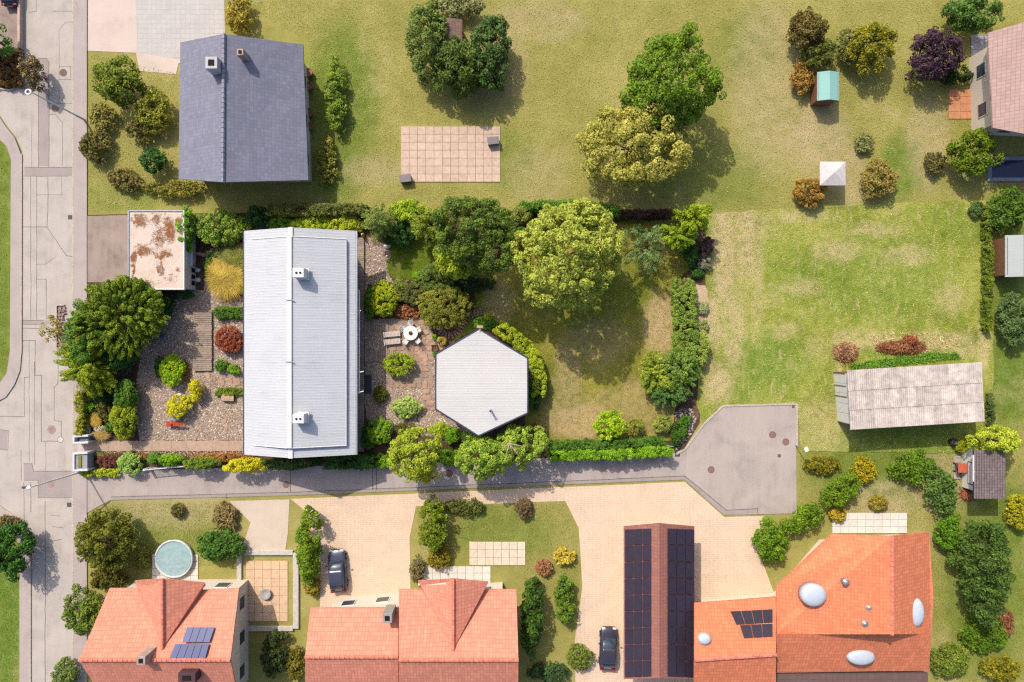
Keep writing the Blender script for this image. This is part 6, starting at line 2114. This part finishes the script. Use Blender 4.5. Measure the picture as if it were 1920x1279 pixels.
plant('garden_shrub', 'bright green rounded shrub at the verandah corner', 'shrub', 711, 808, 23, 27, 1.9, ((136, 172, 34), (78, 122, 18)), .15, .26, 1.3)
plant('garden_shrub', 'deep green shrub between verandah and rounded shrub', 'shrub', 691, 818, 14, 30, 1.5, DEEP, .15, .24)
plant('garden_shrub', 'small olive shrub below the mint green one', 'shrub', 760, 806, 22, 13, 1.1, OLIVED, .14, .2)
plant('garden_shrub', 'yellow green shrub at the lower pavilion wall', 'shrub', 825, 806, 17, 15, 1.3, LIME, .15, .22)
plant('garden_shrub', 'green shrub below the pavilion roof edge', 'shrub', 850, 815, 19, 17, 1.3, BRIGHT, .15, .22)
plant('garden_shrub', 'pale green shrub at the pavilion point', 'shrub', 880, 821, 19, 16, 1.4, PALE, .15, .22)
plant('garden_shrub', 'grass green plants at the upper pavilion point', 'shrub', 908, 606, 22, 13, .8, GREEN, .14, .18)
plant('garden_shrub', 'bright little shrub at the start of the curved hedge', 'shrub', 914, 596, 9, 10, .7, LIME, .12, .14)
plant('garden_shrub', 'small green plant on the pavilion corner near the tub', 'shrub', 818, 664, 8, 8, .6, BRIGHT, .11, .13)
hedge('curved_hedge', 'yellow green hedge curving around the pavilion', 'hedge', [(934, 612), (952, 626), (970, 638), (988, 654), (1003, 674), (1010, 700), (1011, 725), (1009, 742)], 25, 1.9, ((186, 196, 46), (124, 146, 24)), .14, .22)
hedge('curved_hedge', 'deep green end of the curved hedge at the pavilion', 'hedge', [(998, 712), (1001, 745), (998, 768)], 20, 1.7, DEEP, .14, .2)

# --- trees of the back lawn
plant('maple_tree', 'great light green broadleaf tree on the back lawn', 'tree', 1064, 474, 108, 108, 12.0, ((184, 190, 76), (108, 128, 38)), .25, .5, 1.45, .09, 1.0, 'clump', None, True, flat=5.6)
plant('apple_tree', 'sparse grey green young tree near the red hedge', 'tree', 1214, 460, 36, 46, 4.6, ((138, 162, 96), (76, 104, 50)), .19, .3, .55, .4, .6, 'spray', None, True)
hedge('boundary_hedge', 'dark wine red hedge behind the young tree', 'hedge', [(1165, 402), (1262, 400)], 14, 1.4, ((92, 62, 54), (50, 40, 32)), .16, .24)
plant('garden_shrub', 'olive green shrub squeezed between dark pine and great tree', 'shrub', 978, 404, 24, 20, 2.6, OLIVE, .18, .3)
plant('garden_shrub', 'green shrub under the gap between the dark pine and the great tree', 'shrub', 968, 446, 22, 24, 2.0, GREEN, .18, .3)
plant('garden_shrub', 'dark green shrub under the purple twiggy shrub at the lawn corner', 'shrub', 1308, 512, 14, 12, .9, DEEP, .15, .2)
hedge('boundary_hedge', 'green hedge strip behind the great light green tree', 'hedge', [(975, 388), (1070, 385), (1160, 396)], 18, 2.0, GREEN, .17, .26)
plant('larch_tree', 'yellow green conifer at the meadow corner, upper of two', 'tree', 1302, 408, 31, 26, 4.8, ((176, 192, 34), (96, 122, 20)), .22, .36, 1.1, .25, 1.0, 'spray', None, True)
plant('larch_tree', 'yellow green conifer at the meadow corner, lower of two', 'tree', 1272, 442, 28, 25, 4.2, ((162, 184, 36), (88, 120, 20)), .21, .34, 1.0, .3, 1.0, 'spray', None, True)
plant('ivy_column', 'ivy green upright shrub below the two conifers', 'shrub', 1294, 474, 15, 24, 2.0, DEEP, .15, .22)
plant('garden_shrub', 'dark purple twiggy shrub at the meadow corner', 'shrub', 1326, 462, 15, 24, 1.8, ((98, 74, 72), (58, 42, 44)), .15, .22, 1.1, .2)
plant('garden_shrub', 'grey green shrub below the purple twiggy one', 'shrub', 1322, 494, 14, 16, 1.1, GREY, .14, .2)
hedge('clipped_hedge', 'thick clipped green hedge between back lawn and meadow', 'hedge', [(1284, 526), (1286, 590), (1287, 662)], 40, 1.8, ((142, 164, 62), (84, 116, 34)), .15, .25)
plant('garden_shrub', 'pale grey green shrub beside the thick hedge, upper of two', 'shrub', 1319, 577, 11, 15, .8, ((172, 182, 122), (112, 128, 74)), .13, .17)
plant('garden_shrub', 'pale grey green shrub beside the thick hedge, lower of two', 'shrub', 1319, 612, 11, 14, .8, ((172, 182, 112), (112, 128, 64)), .13, .17)
plant('garden_shrub', 'light green tall shrub at the meadow edge of the shrub group', 'shrub', 1318, 655, 13, 34, 2.0, ((176, 188, 84), (112, 134, 44)), .16, .24, 1.2, .2)
plant('hazel_shrub', 'large green hazel like shrub at the end of the thick hedge', 'shrub', 1277, 694, 36, 44, 3.2, ((136, 164, 66), (68, 104, 32)), .2, .34, 1.2, .16, style='spray')
plant('hazel_shrub', 'yellow green spreading shrub on the lawn side of the group', 'shrub', 1232, 700, 30, 38, 2.6, ((170, 184, 60), (92, 120, 30)), .19, .3, 1.1, .25, style='spray')
plant('hazel_shrub', 'deep green spreading shrub at the foot of the group', 'shrub', 1258, 738, 40, 24, 2.4, ((104, 140, 66), (52, 88, 34)), .19, .3, 1.1, .25, style='spray')
plant('young_tree', 'bright green leafy young tree by the double hedge', 'tree', 1144, 797, 32, 30, 3.0, ((180, 206, 34), (110, 152, 20)), .21, .32, 1.1, .18, 1.0, 'clump', None, True)
plant('young_tree', 'thin little standard tree between two round ones', 'tree', 1194, 800, 17, 16, 2.0, ((160, 162, 62), (104, 114, 36)), .16, .22, .8, .2, .8, 'clump', None, True)
plant('round_shrub', 'round grey green shrub next to the oval stone bed', 'shrub', 1243, 796, 19, 18, 1.5, ((162, 170, 72), (98, 118, 40)), .15, .22)
P = scatter([(1262, 800), (1266, 775), (1280, 765), (1298, 768), (1306, 785), (1298, 812), (1282, 832), (1266, 846), (1262, 840), (1276, 822), (1288, 800), (1290, 784), (1282, 778), (1274, 786), (1270, 802)], .2)
pebbles('bed_stone', P, .07, .13, M_island('pale_bed_stone', [(0, (120, 104, 96)), (.5, (186, 172, 160)), (1, (226, 218, 208))]))
plant('garden_shrub', 'dark glossy plants inside the oval stone bed', 'shrub', 1276, 806, 15, 33, 1.0, ((78, 120, 24), (36, 70, 14)), .15, .2, 1.2, .15, rot=-.4)
hedge('boundary_hedge', 'front row of the double green hedge along the lane', 'hedge', [(1030, 856), (1150, 853), (1258, 846)], 18, 2.1, ((138, 180, 30), (74, 122, 18)), .15, .22)
hedge('boundary_hedge', 'darker back row of the double hedge along the lane', 'hedge', [(1030, 838), (1150, 835), (1246, 829)], 16, 1.7, ((92, 130, 34), (46, 82, 20)), .15, .22)
fn = thing('wire_fence', 'thin pale wire fence between the rows of the double hedge', 'fence', G(1140, 847))
mb = MB()
a, b = G(1030, 848, .9), G(1262, 838, .9)
for z in (.9, .6, .3):
    mb.tube([(a.x, a.y, z), (b.x, b.y, z)], .02, 5)
mb.build('wire', m_steel, fn)
for i in range(8):
    p = a.lerp(b, i / 7)
    MB().tube([(p.x, p.y, 0), (p.x, p.y, 1.0)], .04, 6).build('fence_post', m_steel, fn)
# trees overhanging the lane
plant('ash_tree', 'yellow leaved tree overhanging the lane below the gravel garden', 'tree', 778, 852, 50, 48, 6.6, ((176, 188, 46), (96, 120, 26)), .22, .4, 1.0, .22, 1.0, 'clump', None, True)
plant('ash_tree', 'small bright yellow tree reaching lowest over the lane', 'tree', 792, 888, 30, 20, 5.0, ((210, 202, 40), (140, 140, 26)), .2, .32, 1.0, .25, 1.0, 'clump', None, True)
plant('rowan_tree', 'broad green tree overhanging the lane below the pavilion', 'tree', 908, 858, 56, 44, 6.2, ((158, 182, 56), (76, 112, 28)), .22, .4, 1.1, .2, 1.0, 'clump', None, True)
plant('rowan_tree', 'light green tree beside the pavilion with bare forked branch', 'tree', 974, 838, 50, 43, 5.8, ((166, 188, 62), (86, 122, 32)), .22, .38, .9, .24, .95, 'clump', None, True)
plant('garden_shrub', 'low green shrub between the two overhanging trees', 'shrub', 842, 858, 20, 18, 1.4, BRIGHT, .16, .24)
plant('garden_shrub', 'green shrub at the lane between dark hedge and yellow tree', 'shrub', 716, 866, 20, 14, 1.3, BRIGHT, .16, .22)
plant('rose_bush', 'small bush with red blooms at the pavilion corner', 'shrub', 1004, 803, 10, 8, 1.1, ((196, 70, 60), (96, 110, 40)), .12, .15)
br = thing('bare_branch', 'pale forked bare branch in the light green tree', 'branch', G(968, 838, 0))
mb = MB()
c0 = G(955, 832, 6.1)
for e_ in ((940, 842), (962, 850), (975, 858), (985, 838), (948, 858)):
    p = G(*e_, 5.9)
    mb.tube([c0, c0.lerp(p, .5) + Vector((0, 0, .15)), p], [.06, .045, .02], 5)
mb.tube([(c0.x, c0.y, 2.0), c0], [.08, .06], 6)
mb.build('twig', M('pale_twig', (196, 176, 150), .9), br)

# --- meadow edge and cabin
hedge('boundary_hedge', 'narrow green hedge along the far meadow edge, upper stretch', 'hedge', [(1853, 385), (1856, 500), (1855, 620)], 11, 1.2, ((122, 140, 36), (66, 84, 20)), .14, .19)
hedge('boundary_hedge', 'narrow grey green hedge between shed and far field', 'hedge', [(1858, 740), (1861, 800)], 10, .9, ((104, 120, 60), (60, 76, 34)), .14, .18)
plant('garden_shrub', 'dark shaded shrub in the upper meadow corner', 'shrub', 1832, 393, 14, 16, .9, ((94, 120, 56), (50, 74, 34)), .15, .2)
plant('garden_shrub', 'yellow green round shrub at the cabin door', 'shrub', 1808, 836, 15, 14, 1.1, ((176, 180, 34), (108, 122, 20)), .14, .2)
plant('lime_tree', 'yellow green tree overhanging the cabin roof', 'tree', 1872, 828, 48, 27, 4.6, ((196, 206, 62), (126, 148, 30)), .22, .38, 1.0, .22, 1.0, 'clump', None, True)

# --- parking island
hedge('island_hedge', 'broad brown hedge on the kerbed island by the parking bay', 'hedge', [(-60, 128), (40, 128)], 66, .8, ((132, 98, 44), (82, 58, 26)), .16, .24)
plant('blossom_tree', 'round brown tree with cream blossoms on the kerbed island', 'tree', 55, 131, 17, 34, 3.4, ((126, 104, 56), (78, 62, 34)), .17, .26, 1.1, .1, 1.0, 'clump', None, True, spark=(246, 222, 160))
plant('parking_tree', 'green tree reaching into view above the parking bay', 'tree', -42, 56, 44, 38, 5.0, ((96, 150, 50), (50, 96, 24)), .3, .45, 1.0, .2, 1.0, 'clump', None, True)

# --- neighbours' trees and shrubs
N1 = dict(leaf=.27, cover=.9)
def nt(label, px, py, rx, ry, h, col, tree=True, name='garden_tree', cat=None, **k):
    kw = dict(N1)
    kw.update(k)
    return plant(name, label, cat or ('tree' if tree else 'shrub'), px, py, rx, ry, h, col, tree=tree, group='trees and shrubs of the neighbours', **kw)
nt('round green tree at the driveway of the slate roofed house', 218, 150, 44, 46, 4.4, ((126, 140, 26), (62, 84, 14)), rc=.5)
nt('yellow olive shrub against the slate roofed house wall', 285, 206, 34, 42, 2.4, ((152, 152, 44), (100, 106, 28)), False, rc=.4)
nt('olive brown shrub between pavement and the slate roofed house', 262, 240, 30, 26, 1.6, ((126, 118, 52), (82, 78, 32)), False)
nt('deep green shrub at the lower corner of the slate roofed house', 288, 302, 28, 24, 2.2, ((60, 106, 30), (30, 62, 16)), False)
nt('dark brown green bush spilling over the pavement edge', 175, 272, 30, 30, 1.8, ((112, 104, 40), (68, 64, 22)), False)
nt('yellow shrub at the pavement below the round green tree', 190, 218, 26, 26, 1.5, ((150, 142, 62), (104, 98, 40)), False)
nt('olive shrub above the garage', 230, 335, 34, 24, 1.3, ((136, 124, 60), (92, 84, 38)), False)
nt('yellow green shrub strip below the slate roofed house', 330, 355, 60, 18, 1.3, ((142, 134, 44), (92, 92, 28)), False)
nt('golden shrub above the slate roofed house', 445, 28, 26, 34, 2.0, ((172, 152, 44), (120, 108, 30)), False)
nt('bright green hedge bush past the slate roofed house', 628, 180, 22, 70, 2.0, ((130, 150, 40), (84, 108, 24)), False, rc=.42)
nt('yellow green low bush past the corner of the slate roofed house', 612, 302, 20, 44, 1.4, ((146, 144, 50), (96, 102, 28)), False)
nt('tall green tree standing over the red brown shed', 798, 70, 40, 74, 5.5, ((122, 140, 58), (70, 90, 30)), rc=.55)
nt('dark green tree below the red brown shed', 858, 122, 58, 54, 5.0, ((98, 120, 36), (52, 72, 18)), rc=.55)
nt('deep green tree beyond the red brown shed', 918, 88, 40, 78, 5.0, ((88, 116, 48), (50, 76, 24)), rc=.5)
nt('mid green tree filling the ring of trees over the red brown shed', 850, 94, 30, 30, 4.4, ((116, 132, 50), (64, 84, 26)), rc=.45)
nt('pale green shrub at the top edge over the red brown shed', 862, 10, 44, 24, 2.0, ((152, 154, 96), (108, 112, 62)), False, rc=.4)
nt('large bright green tree in the upper field', 1262, 150, 94, 94, 9.4, ((116, 148, 18), (64, 94, 8)), rc=.7)
nt('large pale yellow tree in the upper field', 1190, 268, 102, 86, 8.4, ((186, 180, 82), (126, 126, 46)), rc=.65)
nt('brown green tree at the edge of the upper sandy field', 1515, 52, 38, 40, 3.6, ((116, 100, 42), (70, 62, 22)), rc=.42)
nt('olive tree beside the turquoise shed', 1538, 98, 34, 30, 3.0, ((112, 118, 40), (72, 80, 22)), rc=.4)
nt('orange brown shrub beside the turquoise shed', 1508, 142, 20, 34, 1.8, ((168, 128, 50), (112, 84, 28)), False)
nt('yellow green tree between turquoise shed and purple tree', 1640, 84, 48, 46, 4.2, ((150, 144, 24), (92, 96, 12)), rc=.48)
nt('grey green shrub between the yellow green tree and olive tree', 1594, 84, 24, 34, 2.2, ((134, 136, 66), (90, 94, 40)), False)
nt('dark purple tree near the pink roofed house', 1764, 100, 50, 48, 4.6, ((84, 56, 70), (48, 32, 42)), rc=.46)
nt('deep green shrub below the dark purple tree', 1788, 140, 38, 20, 1.6, ((62, 86, 30), (34, 52, 16)), False)
nt('green tree above the pink roofed house', 1832, 22, 52, 36, 3.6, ((96, 132, 50), (58, 88, 26)), rc=.46)
nt('bright olive tree below the pink roofed house', 1834, 286, 44, 48, 4.0, ((116, 136, 16), (70, 92, 8)), rc=.46)
nt('dark olive shrub beside the bright olive tree', 1756, 305, 18, 22, 1.4, ((112, 104, 50), (72, 66, 30)), False)
nt('olive round shrub on the sandy field', 1648, 334, 34, 38, 2.2, ((160, 142, 66), (108, 98, 40)), False, rc=.38)
nt('ochre shrub beside the white parasol', 1518, 362, 32, 28, 1.7, ((166, 128, 50), (116, 88, 30)), False)
nt('small grey green shrub between parasol and olive round shrub', 1622, 268, 18, 20, 1.0, ((140, 142, 82), (98, 104, 54)), False)
nt('tall hedge bush beyond the meadow edge, upper of two', 1896, 390, 34, 46, 2.4, ((92, 122, 30), (52, 80, 14)), False, rc=.4)
nt('dark green bush beyond the meadow edge, lower of two', 1902, 600, 30, 50, 2.4, ((96, 120, 62), (58, 80, 34)), False, rc=.4)
nt('yellow bush beyond the small cabin', 1912, 960, 24, 34, 1.8, ((176, 168, 34), (120, 118, 20)), False)
nt('green lawn tree at the roadside below the junction', 14, 1036, 36, 56, 4.2, ((64, 112, 24), (32, 66, 10)), rc=.46)
nt('brown hedge at the junction corner', 8, 985, 30, 20, 1.2, ((130, 112, 62), (88, 74, 36)), False)
nt('round green tree at the corner of road and lane', 190, 1020, 58, 58, 5.2, ((116, 118, 24), (66, 76, 12)), rc=.5)
nt('olive shrub below the round corner tree', 200, 1084, 34, 24, 2.0, ((104, 98, 16), (64, 62, 8)), False)
nt('green shrub at the road beside the solar panel house', 152, 1152, 38, 46, 2.6, ((116, 134, 40), (70, 92, 20)), False, rc=.42)
nt('pale green shrub at the road near the bottom edge', 120, 1264, 26, 30, 2.0, ((128, 144, 66), (84, 104, 40)), False)
nt('deep green round shrub between pool and orange terrace', 412, 1024, 46, 30, 2.2, ((82, 124, 34), (40, 78, 18)), False, rc=.4)
nt('small dark shrub on the dry lawn at the lane', 332, 958, 14, 14, .9, ((112, 108, 50), (74, 72, 30)), False)
nt('brown shrub near the pale driveway of the lane', 420, 968, 26, 26, 1.2, ((150, 130, 78), (104, 90, 50)), False)
nt('yellow green low plants beside the paddling pool', 262, 1046, 22, 24, 1.0, ((150, 148, 62), (104, 104, 38)), False)
nt('upright green hedge tree between terrace and parked car', 578, 1024, 26, 68, 3.4, ((120, 148, 14), (70, 104, 6)), rc=.42)
nt('yellow shrub at the foot of the upright hedge tree', 585, 1098, 16, 20, 1.2, ((150, 136, 40), (104, 96, 24)), False)
nt('deep green shrubs between the solar panel house and its neighbour', 512, 1232, 30, 44, 2.2, ((66, 82, 34), (34, 46, 14)), False, rc=.4)
nt('yellow green shrub beside the lower wing of the wide house', 552, 1246, 22, 34, 1.6, ((124, 116, 30), (80, 78, 16)), False)
nt('bright green tree on the lawn above the wide dormer house', 812, 986, 28, 50, 3.2, ((124, 140, 20), (78, 98, 10)), rc=.42)
nt('dark shrub at the lane above the wide dormer house', 872, 952, 40, 16, 1.2, ((104, 112, 46), (66, 74, 26)), False)
nt('olive shrub below the bright green lawn tree', 822, 1044, 24, 26, 1.4, ((146, 132, 30), (98, 90, 16)), False)
nt('brown green shrub beside the peach paving', 782, 1068, 16, 26, 1.3, ((128, 118, 76), (90, 82, 50)), False)
nt('yellow flowering shrub near the peach paving', 1058, 1046, 22, 16, 1.2, ((218, 192, 70), (166, 146, 46)), False)
nt('rusty leaved shrub beside the yellow flowering shrub', 1020, 1066, 18, 16, 1.1, ((176, 124, 84), (120, 84, 54)), False)
nt('dark brown shrub by the lane beside the grey patio', 984, 955, 18, 20, 1.2, ((120, 100, 66), (80, 66, 42)), False)
nt('tall deep green tree beside the wide dormer house', 998, 1162, 22, 72, 4.2, ((74, 108, 24), (36, 58, 8)), rc=.42)
nt('green bush between deep green tree and solar barn', 1060, 1128, 20, 52, 2.2, ((106, 134, 32), (66, 94, 18)), False, rc=.4)
nt('green hedge bush near the bottom edge by the parked car', 1086, 1236, 26, 26, 1.6, ((118, 132, 46), (78, 92, 26)), False)
nt('dark green bushes at the bottom edge below the wide dormer house', 1030, 1262, 36, 20, 1.6, ((72, 100, 50), (40, 62, 26)), False)
nt('bright green shrub at the end of the peach paving', 1446, 1016, 32, 40, 2.2, ((108, 142, 8), (66, 98, 4)), False, rc=.4)
nt('bright green diagonal hedge shrub, middle of three', 1508, 974, 44, 26, 2.0, ((112, 142, 12), (66, 98, 4)), False, rc=.4, rot=.55)
nt('bright green diagonal hedge shrub, nearest the meadow', 1576, 922, 44, 28, 2.0, ((116, 144, 14), (72, 102, 6)), False, rc=.4, rot=.55)
nt('yellow shrub behind the diagonal hedge shrubs', 1622, 884, 24, 26, 1.4, ((178, 160, 20), (122, 114, 12)), False)
nt('small yellow shrub at the foot of the diagonal hedge', 1572, 966, 16, 14, 1.0, ((186, 160, 40), (134, 116, 26)), False)
nt('olive shrub above the diagonal hedge near the meadow', 1540, 872, 36, 18, 1.2, ((136, 126, 24), (90, 86, 12)), False)
nt('deep green shrub between hedge and the small cabin', 1716, 878, 44, 30, 1.8, ((108, 140, 20), (62, 92, 10)), False, rc=.4)
nt('grey green shrub below the cabin', 1772, 920, 36, 44, 2.2, ((98, 128, 52), (60, 88, 28)), False, rc=.4)
nt('small green shrub on the bare soil of the lower garden', 1648, 944, 18, 16, 1.0, ((158, 142, 50), (108, 98, 30)), False)
nt('bright green shrub at the corner of the skylight house', 1782, 1000, 26, 36, 2.2, ((100, 142, 6), (60, 96, 2)), False, rc=.4)
nt('big dark green tree beyond the skylight house', 1852, 1074, 48, 96, 5.2, ((84, 112, 38), (44, 66, 16)), rc=.55)
nt('bright green bush below the big dark tree', 1848, 1192, 44, 34, 2.0, ((106, 138, 16), (64, 94, 8)), False, rc=.4)
nt('olive green hedge at the bottom edge beyond the skylight house', 1786, 1240, 40, 34, 1.8, ((120, 136, 40), (80, 98, 22)), False, rc=.4)
nt('rust red shrub between big dark tree and picture edge', 1890, 1168, 14, 22, 1.3, ((160, 104, 70), (108, 70, 44)), False)
nt('yellow green bush in the bottom corner of the lower garden', 1880, 1256, 40, 24, 1.5, ((136, 130, 20), (92, 92, 10)), False)
nt('green bushes at the bottom edge under the skylight house', 1620, 1276, 60, 22, 1.6, ((98, 132, 48), (62, 92, 28)), False, rc=.4)
